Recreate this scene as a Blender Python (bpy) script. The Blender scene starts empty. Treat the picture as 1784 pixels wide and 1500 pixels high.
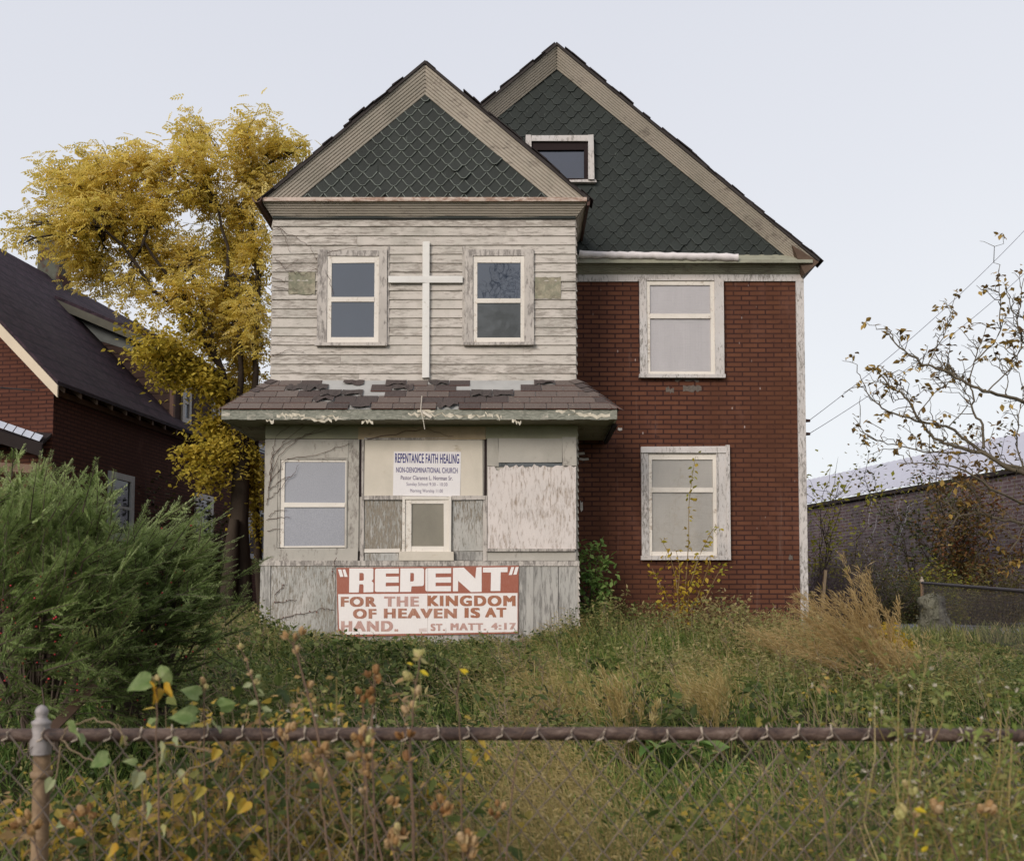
import bpy, math, random
import numpy as np
from mathutils import Vector, Matrix

# ---------------------------------------------------------------- scene, camera, sky, sun
scene = bpy.context.scene
COL = scene.collection
R = math.radians
F, CX, PY = 1700.0, 892.0, 971.0            # focal length and principal point in pixels of the 1784 x 1500 photograph
PITCH = R(3.0); CP, SP = math.cos(PITCH), math.sin(PITCH)
EYE = 1.6

cam_d = bpy.data.cameras.new("camera"); cam = bpy.data.objects.new("camera", cam_d); COL.objects.link(cam)
cam.location = (0, 0, EYE); cam.rotation_euler = (R(90) + PITCH, 0, 0)
cam_d.sensor_fit = 'HORIZONTAL'; cam_d.sensor_width = 36; cam_d.lens = 36 * F / 1784
cam_d.shift_y = (PY - 750) / 1784
cam_d.clip_start = 0.05; cam_d.clip_end = 2000
cam_d.dof.use_dof = True; cam_d.dof.focus_distance = 13.0; cam_d.dof.aperture_fstop = 4.5
scene.camera = cam

SUN_EL, SUN_AZ = 23.0, 212.0                # behind the camera, a little to its left
world = bpy.data.worlds.new("World"); scene.world = world; world.use_nodes = True
wt = world.node_tree; wt.nodes.clear()
def wn(t, **k):
    n = wt.nodes.new(t)
    for a, b in k.items(): setattr(n, a, b)
    return n
w_out = wn('ShaderNodeOutputWorld'); w_mix = wn('ShaderNodeMixShader'); w_mix.inputs[0].default_value = 0.90
w_sky = wn('ShaderNodeTexSky', sky_type='NISHITA', sun_disc=False, sun_elevation=R(SUN_EL), sun_rotation=R(SUN_AZ), air_density=1.0, dust_density=3.0, ozone_density=1.0)
w_b1 = wn('ShaderNodeBackground'); w_b1.inputs[1].default_value = 0.07
w_b2 = wn('ShaderNodeBackground'); w_b2.inputs[1].default_value = 1.06
w_tc = wn('ShaderNodeTexCoord'); w_sep = wn('ShaderNodeSeparateXYZ'); w_r = wn('ShaderNodeValToRGB')
w_n = wn('ShaderNodeTexNoise'); w_n.inputs['Scale'].default_value = 1.6; w_n.inputs['Detail'].default_value = 3
w_m = wn('ShaderNodeMath', operation='MULTIPLY_ADD'); w_m.inputs[1].default_value = 0.24
w_x = wn('ShaderNodeMath', operation='MULTIPLY_ADD'); w_x.inputs[1].default_value = -0.16
L = wt.links.new
L(w_tc.outputs['Generated'], w_sep.inputs[0]); L(w_tc.outputs['Generated'], w_n.inputs['Vector'])
L(w_sep.outputs[0], w_x.inputs[0]); L(w_sep.outputs[2], w_x.inputs[2])      # overcast is paler to the right (west glow)
L(w_n.outputs[0], w_m.inputs[0]); L(w_x.outputs[0], w_m.inputs[2]); L(w_m.outputs[0], w_r.inputs[0])
cr = w_r.color_ramp
cr.elements[0].position = 0.02; cr.elements[0].color = (0.93, 0.965, 0.99, 1)
cr.elements[1].position = 0.75; cr.elements[1].color = (0.73, 0.75, 0.825, 1)
e = cr.elements.new(0.28); e.color = (0.885, 0.91, 0.945, 1)
e = cr.elements.new(0.50); e.color = (0.80, 0.82, 0.88, 1)
L(w_r.outputs[0], w_b2.inputs[0]); L(w_sky.outputs[0], w_b1.inputs[0])
L(w_b1.outputs[0], w_mix.inputs[1]); L(w_b2.outputs[0], w_mix.inputs[2]); L(w_mix.outputs[0], w_out.inputs[0])

sun_d = bpy.data.lights.new("sun", 'SUN'); sun_d.energy = 2.55; sun_d.angle = R(26); sun_d.color = (1.0, 0.915, 0.83)
sun = bpy.data.objects.new("sun", sun_d); COL.objects.link(sun)
_az = R(SUN_AZ); _sd = Vector((math.sin(_az) * math.cos(R(SUN_EL)), math.cos(_az) * math.cos(R(SUN_EL)), math.sin(R(SUN_EL))))
sun.location = _sd * 50; sun.rotation_euler = _sd.to_track_quat('Z', 'Y').to_euler()
scene.view_settings.view_transform = 'Standard'; scene.view_settings.look = 'None'
scene.view_settings.exposure = 0.0; scene.view_settings.gamma = 1.0
scene.cycles.max_bounces = 6; scene.cycles.transparent_max_bounces = 12

# ---------------------------------------------------------------- helpers
def at(px, py, Y):
    """The world point at depth Y (metres from the camera) that the photograph shows at pixel px, py."""
    u, v = (px - CX) / F, (PY - py) / F
    t = Y / (CP - v * SP)
    return np.array([u * t, Y, EYE + (SP + v * CP) * t])
def X(px, Y, py=700): return at(px, py, Y)[0]
def Z(py, Y): return at(CX, py, Y)[2]
def ray(px, py): return at(px, py, 1.0) - np.array([0, 0, EYE])
def on_plane(px, py, p, n):
    d = ray(px, py); o = np.array([0, 0, EYE]); n = np.array(n, float)
    return o + d * (np.dot(np.array(p) - o, n) / np.dot(d, n))
GY = [-60, 2.4, 4, 6, 8, 10, 13, 16, 30, 60, 400]
GZ = [0, 0, .3, .55, .72, .85, 1.0, 1.1, 1.2, 1.2, 1.2]
def gz(x, y):
    return np.interp(y, GY, GZ) + 0.05 * np.sin(x * 1.3 + y * .7) * np.sin(y * .9 - x * .4) * np.clip((np.asarray(y) - 2.6) / 2, 0, 1)

class MB:
    def __init__(s): s.v = []; s.t = []; s.f = []; s.n = 0; s.mi = []
    def add(s, verts, faces, tint=0.5, mi=0):
        verts = np.asarray(verts, float).reshape(-1, 3); k = len(verts)
        s.v.append(verts); t = np.empty(k); t[:] = tint; s.t.append(t)
        if isinstance(faces, np.ndarray): groups = [faces]
        else:
            g = {}
            for f in faces: g.setdefault(len(f), []).append(f)
            groups = [np.array(a) for a in g.values()]
        for a in groups:
            if len(a): s.f.append(a + s.n); s.mi.append(np.full(len(a), mi))
        s.n += k
    def box(s, x0, x1, y0, y1, z0, z1, tint=0.5, mi=0, jit=0.0):
        v = np.array([[x, y, z] for z in (z0, z1) for y in (y0, y1) for x in (x0, x1)], float)
        if jit: v += RNG.normal(0, jit, v.shape)
        s.add(v, [(0, 2, 3, 1), (4, 5, 7, 6), (0, 1, 5, 4), (2, 6, 7, 3), (0, 4, 6, 2), (1, 3, 7, 5)], tint, mi)
    def prism(s, poly, y0, y1, tint=0.5, mi=0):
        """poly: list of (x, z), extruded from y0 to y1."""
        k = len(poly); v = [(x, y0, z) for x, z in poly] + [(x, y1, z) for x, z in poly]
        f = [tuple(range(k)), tuple(range(2 * k - 1, k - 1, -1))] + [(i, k + i, k + (i + 1) % k, (i + 1) % k) for i in range(k)]
        s.add(v, f, tint, mi)
    def extr(s, pts, d, tint=0.5, mi=0):
        """A 3-D polygon extruded by vector d."""
        pts = np.asarray(pts, float); k = len(pts); v = np.vstack([pts, pts + np.asarray(d)])
        f = [tuple(range(k)), tuple(range(2 * k - 1, k - 1, -1))] + [(i, k + i, k + (i + 1) % k, (i + 1) % k) for i in range(k)]
        s.add(v, f, tint, mi)
    def bar(s, p, q, w, h, up=(0, 0, 1), tint=0.5, mi=0):
        p, q = np.asarray(p, float), np.asarray(q, float); d = q - p; d /= np.linalg.norm(d)
        a = np.cross(d, up); a /= np.linalg.norm(a); b = np.cross(a, d)
        s.extr([p - a * w / 2 - b * h / 2, p + a * w / 2 - b * h / 2, p + a * w / 2 + b * h / 2, p - a * w / 2 + b * h / 2], q - p, tint, mi)
    def tube(s, pts, rad, sides=6, tint=0.5, mi=0, cap=True):
        pts = np.asarray(pts, float); m = len(pts)
        rad = np.broadcast_to(np.asarray(rad, float), (m,))
        d = np.gradient(pts, axis=0); d /= (np.linalg.norm(d, axis=1, keepdims=True) + 1e-9)
        up = np.where(np.abs(d[:, 2:3]) > .9, np.array([[1., 0, 0]]), np.array([[0., 0, 1]]))
        a = np.cross(d, up); a /= (np.linalg.norm(a, axis=1, keepdims=True) + 1e-9); b = np.cross(d, a)
        th = np.linspace(0, 2 * np.pi, sides, endpoint=False)
        v = pts[:, None] + rad[:, None, None] * (np.cos(th)[None, :, None] * a[:, None] + np.sin(th)[None, :, None] * b[:, None])
        i = np.arange(m - 1)[:, None] * sides; j = np.arange(sides)[None]
        f = np.stack([i + j, i + (j + 1) % sides, i + sides + (j + 1) % sides, i + sides + j], -1).reshape(-1, 4)
        s.add(v.reshape(-1, 3), f, tint, mi)
        if cap:
            s.add(v[0], [tuple(range(sides))], tint, mi); s.add(v[-1], [tuple(range(sides))], tint, mi)
    def lathe(s, prof, c, sides=12, tint=.5, mi=0):
        th = np.linspace(0, 2 * np.pi, sides, endpoint=False); c = np.asarray(c)
        v = np.array([[r * math.cos(t), r * math.sin(t), z] for r, z in prof for t in th]) + c
        i = np.arange(len(prof) - 1)[:, None] * sides; j = np.arange(sides)[None]
        s.add(v, np.stack([i + j, i + (j + 1) % sides, i + sides + (j + 1) % sides, i + sides + j], -1).reshape(-1, 4), tint, mi)
    def scatter(s, tv, tf, pos, rot, sc, tint=0.5, mi=0):
        """Copies of a small template (leaf, petal, needle) merged into this mesh."""
        pos = np.asarray(pos, float); n = len(pos)
        if n == 0: return
        tv = np.asarray(tv, float); k = len(tv)
        sc = np.asarray(sc, float); sc = np.broadcast_to(sc.reshape(-1, 1, 1) if sc.ndim <= 1 else sc[:, None, :], (n, 1, 3) if sc.ndim > 1 else (n, 1, 1))
        v = np.einsum('nij,nkj->nki', rot, tv[None] * sc) + pos[:, None]
        t = np.repeat(np.broadcast_to(np.asarray(tint, float), (n,)), k)
        g = {}
        for f in tf: g.setdefault(len(f), []).append(f)
        s.v.append(v.reshape(-1, 3)); s.t.append(t)
        for a in g.values():
            ff = (np.array(a)[None] + (np.arange(n) * k)[:, None, None]).reshape(-1, len(a[0])) + s.n
            s.f.append(ff); s.mi.append(np.full(len(ff), mi))
        s.n += n * k
    def mesh(s, name, mats, origin=(0, 0, 0), smooth=False):
        me = bpy.data.meshes.new(name)
        v = (np.vstack(s.v) - np.asarray(origin)).astype(np.float32)
        me.vertices.add(len(v)); me.vertices.foreach_set('co', v.ravel())
        loops = np.concatenate([a.ravel() for a in s.f]).astype(np.int32)
        sizes = np.concatenate([np.full(len(a), a.shape[1]) for a in s.f])
        starts = np.concatenate([[0], np.cumsum(sizes)[:-1]]).astype(np.int32)
        me.loops.add(len(loops)); me.loops.foreach_set('vertex_index', loops)
        me.polygons.add(len(sizes)); me.polygons.foreach_set('loop_start', starts)
        me.polygons.foreach_set('material_index', np.concatenate(s.mi).astype(np.int32))
        me.polygons.foreach_set('use_smooth', np.full(len(sizes), smooth))
        at_ = me.attributes.new('tint', 'FLOAT', 'POINT'); at_.data.foreach_set('value', np.concatenate(s.t).astype(np.float32))
        for m in (mats if isinstance(mats, (list, tuple)) else [mats]): me.materials.append(m)
        me.update(calc_edges=True)
        return me
    def build(s, name, mats, parent=None, smooth=False):
        o0 = root_loc(parent)
        o = bpy.data.objects.new(name, s.mesh(name, mats, o0, smooth)); COL.objects.link(o)
        if parent is not None: o.parent = parent
        return o
def root_loc(p):
    loc = np.zeros(3)
    while p is not None: loc = loc + np.array(p.location); p = p.parent
    return loc
def tag(o, label, cat, group=None, kind=None):
    if label: o['label'] = label
    if cat: o['category'] = cat
    if group: o['group'] = group
    if kind: o['kind'] = kind
    return o
def thing(name, loc, label, cat, group=None):
    o = bpy.data.objects.new(name, None); COL.objects.link(o); o.location = [float(a) for a in loc]; o.empty_display_size = .2
    return tag(o, label, cat, group)
RNG = np.random.default_rng(7)
random.seed(7)

def norm(v): return v / (np.linalg.norm(v, axis=-1, keepdims=True) + 1e-9)
def basis(d, roll):
    """(n, 3, 3) rotations whose y axis is d, rolled about it by roll."""
    d = norm(np.asarray(d, float)); up = np.where(np.abs(d[:, 2:3]) > .95, np.array([[1., 0, 0]]), np.array([[0., 0, 1]]))
    x = norm(np.cross(d, up)); z = np.cross(x, d)
    c, s_ = np.cos(roll)[:, None], np.sin(roll)[:, None]
    return np.stack([x * c + z * s_, d, -x * s_ + z * c], -1)
def rdir(n, rng=None):
    v = (rng or RNG).normal(size=(n, 3)); return norm(v)
LEAF = (np.array([(0, 0, 0), (-.3, .38, .05), (0, .45, -.02), (.3, .38, .05), (-.17, .75, .02), (.17, .75, .02), (0, 1, -.08)]),
        [(0, 2, 1), (0, 3, 2), (1, 2, 4), (2, 3, 5), (2, 6, 4), (2, 5, 6)])
QLEAF = (np.array([(0, 0, 0), (-.28, .5, .06), (0, 1, 0), (.28, .5, .06)]), [(0, 3, 2, 1)])
def pinnate():
    v = []; f = []
    for i in range(9):
        if i < 8: y = .15 + .1 * i; s_ = 1 if i % 2 else -1; a = s_ * (1.05 - .06 * i); L_ = .34 - .015 * abs(i - 3)
        else: y, a, L_ = .92, 0.0, .30
        dx, dy = math.sin(a), math.cos(a); n0 = len(v); w = .075
        v += [(0, y, -.12 * y * y), (dx * L_ * .5 - dy * w, y + dy * L_ * .5 + dx * w, .03 - .12 * y * y), (dx * L_, y + dy * L_, -.05 - .15 * y * y), (dx * L_ * .5 + dy * w, y + dy * L_ * .5 - dx * w, .03 - .12 * y * y)]; f.append((n0, n0 + 3, n0 + 2, n0 + 1))
    return np.array(v), f
PINN = pinnate()
SLIM = (np.array([(0, 0, 0), (-.12, .5, .03), (0, 1, -.03), (.12, .5, .03)]), [(0, 3, 2, 1)])
def heart_t():
    """A heart-shaped leaf: folded along the midrib, rippled at the edge, tip drooping."""
    out = [(0, 0), (-.16, -.10), (-.34, -.08), (-.46, .10), (-.46, .30), (-.36, .52), (-.20, .76), (0, 1)]; mid = [(0, 0), (0, .05), (0, .12), (0, .22), (0, .36), (0, .55), (0, .78), (0, 1)]; v = []; f = []
    for s_ in (1, -1):
        o0 = len(v)
        for i, ((ox, oy), (mx, my)) in enumerate(zip(out, mid)):
            for k_ in (0, .5, 1):
                x_, y_ = mx + (ox - mx) * k_, my + (oy - my) * k_; v.append((x_ * s_, y_, .34 * abs(x_) - .30 * y_ * y_ + (.035 * math.sin(i * 2.3 + s_) if k_ == 1 else 0)))
        for i in range(7):
            for k_ in range(2):
                q = (o0 + i * 3 + k_, o0 + i * 3 + k_ + 1, o0 + i * 3 + k_ + 4, o0 + i * 3 + k_ + 3); f.append(q if s_ > 0 else q[::-1])
    return np.array(v), f
HEART = heart_t()
def blob_t(seg=6, rings=4):
    v = [(0, 0, 0)]
    for i in range(1, rings):
        a = math.pi * i / rings
        for j in range(seg): v.append((math.sin(a) * .5 * math.cos(6.2832 * j / seg), .5 - .5 * math.cos(a), math.sin(a) * .5 * math.sin(6.2832 * j / seg)))
    v.append((0, 1, 0)); f = []
    for j in range(seg):
        f.append((0, 1 + j, 1 + (j + 1) % seg)); f.append((len(v) - 1, 1 + (rings - 2) * seg + (j + 1) % seg, 1 + (rings - 2) * seg + j))
        for i in range(rings - 2): a = 1 + i * seg; f.append((a + j, a + seg + j, a + seg + (j + 1) % seg, a + (j + 1) % seg))
    return np.array(v), f
BLOB = blob_t()
POD = (lambda b: (b[0] * np.array([1, 1, 1]) + np.where(b[0][:, 1:2] > .6, 0, 0), b[1]))(blob_t(7, 5))

# ---------------------------------------------------------------- materials
class NT:
    def __init__(s, name):
        s.m = bpy.data.materials.new(name); s.m.use_nodes = True; s.t = s.m.node_tree; s.t.nodes.clear()
        s.out = s.t.nodes.new('ShaderNodeOutputMaterial'); s.tc = s.t.nodes.new('ShaderNodeTexCoord')
        s.obj = s.tc.outputs['Object']
    def n(s, typ, props=None, **ins):
        n = s.t.nodes.new('ShaderNode' + typ)
        for a, b in (props or {}).items(): setattr(n, a, b)
        for a, b in ins.items():
            sock = n.inputs[int(a[1:])] if a[0] == 'i' and a[1:].isdigit() else n.inputs[a.replace('_', ' ')]
            if isinstance(b, bpy.types.NodeSocket): s.t.links.new(b, sock)
            elif isinstance(b, (tuple, list)) and len(b) == 3 and sock.type == 'RGBA': sock.default_value = (*b, 1)
            else: sock.default_value = b
        return n
    def map(s, scale=(1, 1, 1), vec=None, loc=(0, 0, 0)):
        return s.n('Mapping', Vector=vec or s.obj, Scale=scale, Location=loc).outputs[0]
    def noise(s, scale, stretch=(1, 1, 1), detail=4, rough=.55, dist=0, vec=None, loc=(0, 0, 0)):
        return s.n('TexNoise', Vector=s.map(stretch, vec, loc), Scale=scale, Detail=detail, Roughness=rough, Distortion=dist).outputs[0]
    def math(s, op, a, b=0.0, c=0.0, clamp=False): return s.n('Math', {'operation': op, 'use_clamp': clamp}, i0=a, i1=b, i2=c).outputs[0]
    def ramp(s, fac, *stops):
        n = s.n('ValToRGB', Fac=fac); r = n.color_ramp
        while len(r.elements) < len(stops): r.elements.new(0.5)
        for el, (p, c) in zip(r.elements, stops):
            el.position = p; el.color = (c, c, c, 1) if isinstance(c, (int, float)) else (*c, 1)
        return n.outputs[0]
    def mix(s, fac, a, b, mode='MIX'):
        n = s.t.nodes.new('ShaderNodeMix'); n.data_type = 'RGBA'; n.blend_type = mode
        for sock, val in ((n.inputs[0], fac), (n.inputs[6], a), (n.inputs[7], b)):
            if isinstance(val, bpy.types.NodeSocket): s.t.links.new(val, sock)
            elif isinstance(val, (tuple, list)): sock.default_value = (*val, 1)
            else: sock.default_value = val
        return n.outputs[2]
    def attr(s, name='tint'): return s.n('Attribute', {'attribute_name': name}).outputs['Fac']
    def done(s, color, rough=.8, bump=None, bstr=.4, bdist=.01, spec=.3, metal=0.0):
        p = s.n('BsdfPrincipled', Base_Color=color, Roughness=rough, Specular_IOR_Level=spec, Metallic=metal)
        if bump is not None:
            b = s.n('Bump', Strength=bstr, Distance=bdist, Height=bump); s.t.links.new(b.outputs[0], p.inputs['Normal'])
        s.t.links.new(p.outputs[0], s.out.inputs[0]); return s.m

def plain(name, col, rough=.8, var=.25, scale=6, spec=.3, metal=0.0, bump=0.0):
    k = NT(name); f = k.noise(scale, detail=5)
    c = k.mix(f, tuple(a * (1 - var) for a in col), tuple(min(1, a * (1 + var)) for a in col))
    return k.done(c, rough, f if bump else None, bump, .01, spec, metal)

def peel(name, paint, wood, grain=(1, 1, 1), thr=.5, paint2=None, soft=.04, gscale=14, wood2=None, bump=.35, big=1.1, stain=.35, stain_col=(.10, .105, .075)):
    """Old paint flaking off grey wood; grain stretches the flakes along the boards."""
    k = NT(name); t = k.attr()
    off = k.n('CombineXYZ', i0=k.math('MULTIPLY', t, 37.0), i1=0.0, i2=k.math('MULTIPLY', t, 19.0)).outputs[0]
    vec = k.n('VectorMath', {'operation': 'ADD'}, i0=k.obj, i1=off).outputs[0]
    a = k.noise(gscale, grain, 6, .62, .4, vec); b = k.noise(big, (1, 1, 1), 3, .6, 0, vec)
    c3 = k.noise(gscale * 3.3, grain, 5, .65, .2, vec)
    h = k.math('ADD', k.math('MULTIPLY', a, .75), k.math('ADD', k.math('MULTIPLY', b, .35), k.math('MULTIPLY', c3, .25)))
    h = k.math('ADD', h, k.math('MULTIPLY', k.math('SUBTRACT', t, .5), .12))
    flake = k.ramp(k.math('MULTIPLY', h, .74), (max(0, thr - soft), 0.0), (thr + soft, 1.0))       # 1 where paint holds
    wgr = k.noise(gscale * 2.2, tuple(g * 1.3 for g in grain), 5, .7, 0, vec)
    wcol = k.mix(k.ramp(wgr, (.3, 0.0), (.7, 1.0)), tuple(x * .55 for x in wood), wood2 or tuple(min(1, x * 1.35) for x in wood))
    pv = k.noise(2.3, (1, 1, 1), 5, .6, 0, vec, (3, 1, 7))
    pcol = k.mix(k.ramp(pv, (.35, 0.0), (.65, 1.0)), paint, paint2 or tuple(x * .85 for x in paint))
    fine = k.noise(90, (1, 1, 1), 3, .6)
    pcol = k.mix(.22, pcol, k.mix(fine, tuple(x * .6 for x in paint), tuple(min(1, x * 1.25) for x in paint)))
    st = k.math('MULTIPLY', k.ramp(k.noise(1.7, (1.0, 1.0, .5), 6, .68, .5, vec, (9, 2, 4)), (.48, 0.0), (.72, 1.0)), stain)
    pcol = k.mix(st, pcol, stain_col)
    return k.done(k.mix(flake, wcol, pcol), .82, k.math('ADD', k.math('MULTIPLY', flake, .6), k.math('MULTIPLY', wgr, .5)), bump, .012, .2)

def leafmat(name, *stops, trans=.35, rough=.55, nscale=3.0, nvar=.35, spec=.25):
    """Leaf colours run along the per-leaf tint; light passes through the blade."""
    k = NT(name); t = k.attr()
    nz = k.noise(nscale, detail=3)
    f = k.math('ADD', t, k.math('MULTIPLY', k.math('SUBTRACT', nz, .5), nvar), 0, True)
    n = len(stops)
    c = k.ramp(f, *[(i / max(1, n - 1), s_) for i, s_ in enumerate(stops)])
    p = k.n('BsdfPrincipled', Base_Color=c, Roughness=rough, Specular_IOR_Level=spec)
    tr = k.n('BsdfTranslucent', Color=c); mx = k.n('MixShader', i0=trans, i1=p.outputs[0], i2=tr.outputs[0])
    k.t.links.new(mx.outputs[0], k.out.inputs[0]); return k.m

def insulbrick(name, c1, c2, mortar, bw=.247, bh=.075, fleck=True, grime=.68, vdir=None):
    """Asphalt siding printed as brick."""
    k = NT(name); sx = k.n('SeparateXYZ', Vector=k.obj)
    u = k.math('ADD', sx.outputs[0], sx.outputs[1])
    wob = k.math('MULTIPLY', k.math('SUBTRACT', k.noise(.7, detail=2), .5), .02)
    v = k.n('CombineXYZ', i0=u, i1=k.math('ADD', sx.outputs[2], wob), i2=0.0).outputs[0]
    br = k.n('TexBrick', {'offset': .5, 'squash': 1.0}, Vector=v, Color1=c1, Color2=c2, Mortar=mortar, Scale=1.0, Mortar_Size=.012, Mortar_Smooth=.15, Bias=0.0, Brick_Width=bw, Row_Height=bh)
    c = br.outputs[0]
    sh = k.noise(1.1, (1, 1, .35), 5, .65, .6)                         # weathered sheets and water runs
    c = k.mix(k.math('MULTIPLY', k.ramp(sh, (.42, 0.0), (.7, 1.0)), grime), c, tuple(x * .45 for x in c1))
    lt = k.noise(2.4, (1, 1, .4), 6, .7, .3, loc=(4, 4, 4))
    c = k.mix(k.math('MULTIPLY', k.ramp(lt, (.55, 0.0), (.8, 1.0)), .35), c, (.20, .10, .08))
    g = k.noise(140, detail=2); c = k.mix(.18, c, k.mix(g, tuple(x * .4 for x in c1), tuple(min(1, x * 1.7) for x in c1)))
    if fleck:
        ru = k.ramp(k.noise(2.0, (2.2, 2.2, .16), 5, .7, .2, loc=(1, 8, 3)), (.60, 0.0), (.74, 1.0)); c = k.mix(k.math('MULTIPLY', ru, .30), c, (.24, .17, .15))
        dk = k.ramp(k.noise(5.5, (1, 1, 1), 4, .7, .8, loc=(6, 2, 9)), (.63, 0.0), (.70, 1.0)); c = k.mix(k.math('MULTIPLY', dk, .55), c, (.030, .014, .013))
        vo = k.n('TexVoronoi', Vector=k.map((7, 7, 3.2)), Scale=1.0, Randomness=1.0)
        d = k.ramp(vo.outputs['Distance'], (.03, 1.0), (.085, 0.0))
        keep = k.ramp(k.noise(.8, detail=2, loc=(2, 6, 1)), (.46, 0.0), (.56, 1.0))
        c = k.mix(k.math('MULTIPLY', k.math('MULTIPLY', d, keep), .85), c, (.45, .36, .33))
    h = k.math('SUBTRACT', k.math('MULTIPLY', g, .3), k.math('MULTIPLY', br.outputs['Fac'], .8))
    return k.done(c, .9, h, .35, .006, .15)

CREAM = (.55, .50, .45); GREYW = (.31, .275, .24)
M = {}
M['clap'] = peel('peeling_clapboard', CREAM, GREYW, (1, 1, 5.5), .468, paint2=(.48, .445, .395), gscale=5.5, stain=.35)
M['fluted'] = peel('fluted_cornice_paint', (.45, .395, .33), (.27, .23, .195), (1.2, 1.2, 3), .40, paint2=(.40, .36, .30), gscale=4, stain=.25)
M['fluted_olive'] = peel('olive_cornice_paint', (.33, .32, .245), (.22, .2, .16), (1.2, 1.2, 3), .42, paint2=(.29, .29, .225), gscale=4, stain=.4)
M['casing'] = peel('window_casing_paint', (.52, .475, .43), (.26, .235, .215), (3.5, 3.5, 1), .47, paint2=(.46, .42, .385), gscale=7, stain=.2)
M['whitewood'] = peel('flaking_white_paint', (.55, .505, .475), (.26, .24, .22), (4, 4, 1.2), .445, paint2=(.56, .54, .53), gscale=8, stain=.25, stain_col=(.2, .2, .19))
M['sash'] = peel('sash_white_paint', (.74, .69, .62), (.42, .35, .28), (2, 2, 2), .40, paint2=(.66, .61, .55), gscale=9, stain=.15, stain_col=(.3, .27, .2))
M['sage'] = peel('sage_grey_boards', (.43, .40, .355), (.25, .225, .20), (2.5, 2.5, 1.0), .42, paint2=(.385, .365, .325), gscale=6, stain=.35, stain_col=(.18, .175, .145))
M['olive'] = peel('olive_header_paint', (.30, .295, .20), (.25, .22, .18), (1, 1, 3), .36, paint2=(.33, .31, .225), gscale=4, stain=.25)
M['fascia'] = peel('green_grey_fascia', (.56, .52, .44), (.22, .225, .185), (.8, .8, 3.0), .565, paint2=(.52, .48, .40), gscale=5, wood2=(.33, .33, .275), bump=.6, stain=.3)
M['ply_pink'] = peel('white_peeling_plywood', (.66, .595, .56), (.36, .29, .235), (4.2, 4.2, 1.0), .455, paint2=(.60, .55, .52), gscale=7, soft=.06, bump=.7, stain=.12, stain_col=(.3, .26, .22))
M['ply_grey'] = peel('grey_flaking_plywood', (.47, .445, .41), (.25, .215, .17), (5.5, 5.5, 1.0), .485, paint2=(.38, .38, .36), gscale=8, soft=.05, bump=.8, stain=.45, stain_col=(.17, .18, .15))
M['vboard'] = peel('weathered_vertical_boards', (.42, .40, .37), (.23, .22, .205), (6, 6, .7), .50, paint2=(.37, .36, .335), gscale=6, stain=.35, stain_col=(.19, .185, .17))
M['cream_panel'] = peel('cream_sign_board', (.62, .56, .475), (.45, .38, .28), (1, 1, 2), .36, paint2=(.55, .50, .42), gscale=4, stain=.15)
M['white_new'] = peel('white_painted_board', (.72, .70, .66), (.5, .46, .4), (2, 2, 2), .36, paint2=(.66, .64, .61), gscale=5, stain=.12, stain_col=(.35, .33, .3))
M['pink_ledge'] = peel('pink_worn_ledge', (.58, .47, .40), (.33, .22, .17), (1, 1, 3), .48, paint2=(.5, .4, .34), gscale=7)
M['tar'] = plain('dark_roof_edge', (.028, .022, .022), .9, .5, 12, .2, 0, .3)
M['bay_roof'] = plain('old_roofing', (.045, .038, .036), .92, .4, 5, .2, 0, .4)
M['insul'] = insulbrick('red_insulbrick', (.136, .055, .031), (.092, .037, .024), (.016, .008, .011))
M['insul_shaded'] = insulbrick('shaded_insulbrick', (.085, .032, .022), (.06, .023, .017), (.018, .010, .010), fleck=False)  # same siding as the cottage front, colour darkened for the side wall's shade
M['insul_front'] = insulbrick('brown_insulbrick', (.120, .046, .030), (.088, .034, .023), (.022, .010, .011), fleck=False, grime=.35)
def m_scale(name, base, edge):
    k = NT(name); t = k.attr(); n1 = k.noise(1.2, detail=4); n2 = k.noise(40, (1, 1, .5), 4)
    c = k.mix(k.math('ADD', k.math('MULTIPLY', t, .6), k.math('MULTIPLY', n1, .4)), tuple(a * .62 for a in base), tuple(a * 1.45 for a in base))
    c = k.mix(.4, c, k.mix(n2, tuple(a * .5 for a in base), tuple(a * 1.7 for a in base)))
    sp = k.ramp(k.noise(26, (1, 1, .35), 3, loc=(3, 3, 1)), (.70, 0.0), (.74, 1.0)); c = k.mix(k.math('MULTIPLY', sp, .35), c, edge)
    return k.done(c, .75, n2, .3, .006, .3)
M['scale'] = m_scale('green_grey_shingles', (.026, .030, .027), (.14, .16, .14))
M['scale_edge'] = m_scale('worn_shingle_edges', (.12, .135, .12), (.3, .31, .28))
M['scale_main'] = m_scale('dark_green_shingles', (.024, .029, .026), (.13, .15, .13))
M['scale_edge_main'] = m_scale('worn_dark_edges', (.042, .049, .045), (.18, .20, .18))
def m_glass(name, col, rough=.06, grain=0.0, col2=None, gs=60, ior=1.5):
    k = NT(name); n1 = k.noise(1.6, (1, 1, .8), 4, .6, .5)
    c = k.mix(n1, tuple(a * .75 for a in col), col2 or tuple(a * 1.25 for a in col))
    n2 = k.noise(gs, detail=2)
    if grain: c = k.mix(grain, c, k.mix(n2, tuple(a * .5 for a in col), tuple(min(1, a * 1.6) for a in col)))
    wv_ = k.noise(2.2, detail=2); k.done(c, rough, n2 if grain else wv_, .15 if grain else .12, .002 if grain else .05, .5); k.t.nodes['Principled BSDF'].inputs['IOR'].default_value = ior; return k.m
M['glass_blue'] = m_glass('dark_blue_glass', (.022, .032, .052), .025, ior=2.1)  # base colour stands for the dark interior; raised IOR mirrors the sky
M['glass_grey'] = m_glass('grey_pane_glass', (.055, .06, .06), .06, ior=1.8)  # plain grey base colour with raised IOR
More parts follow.
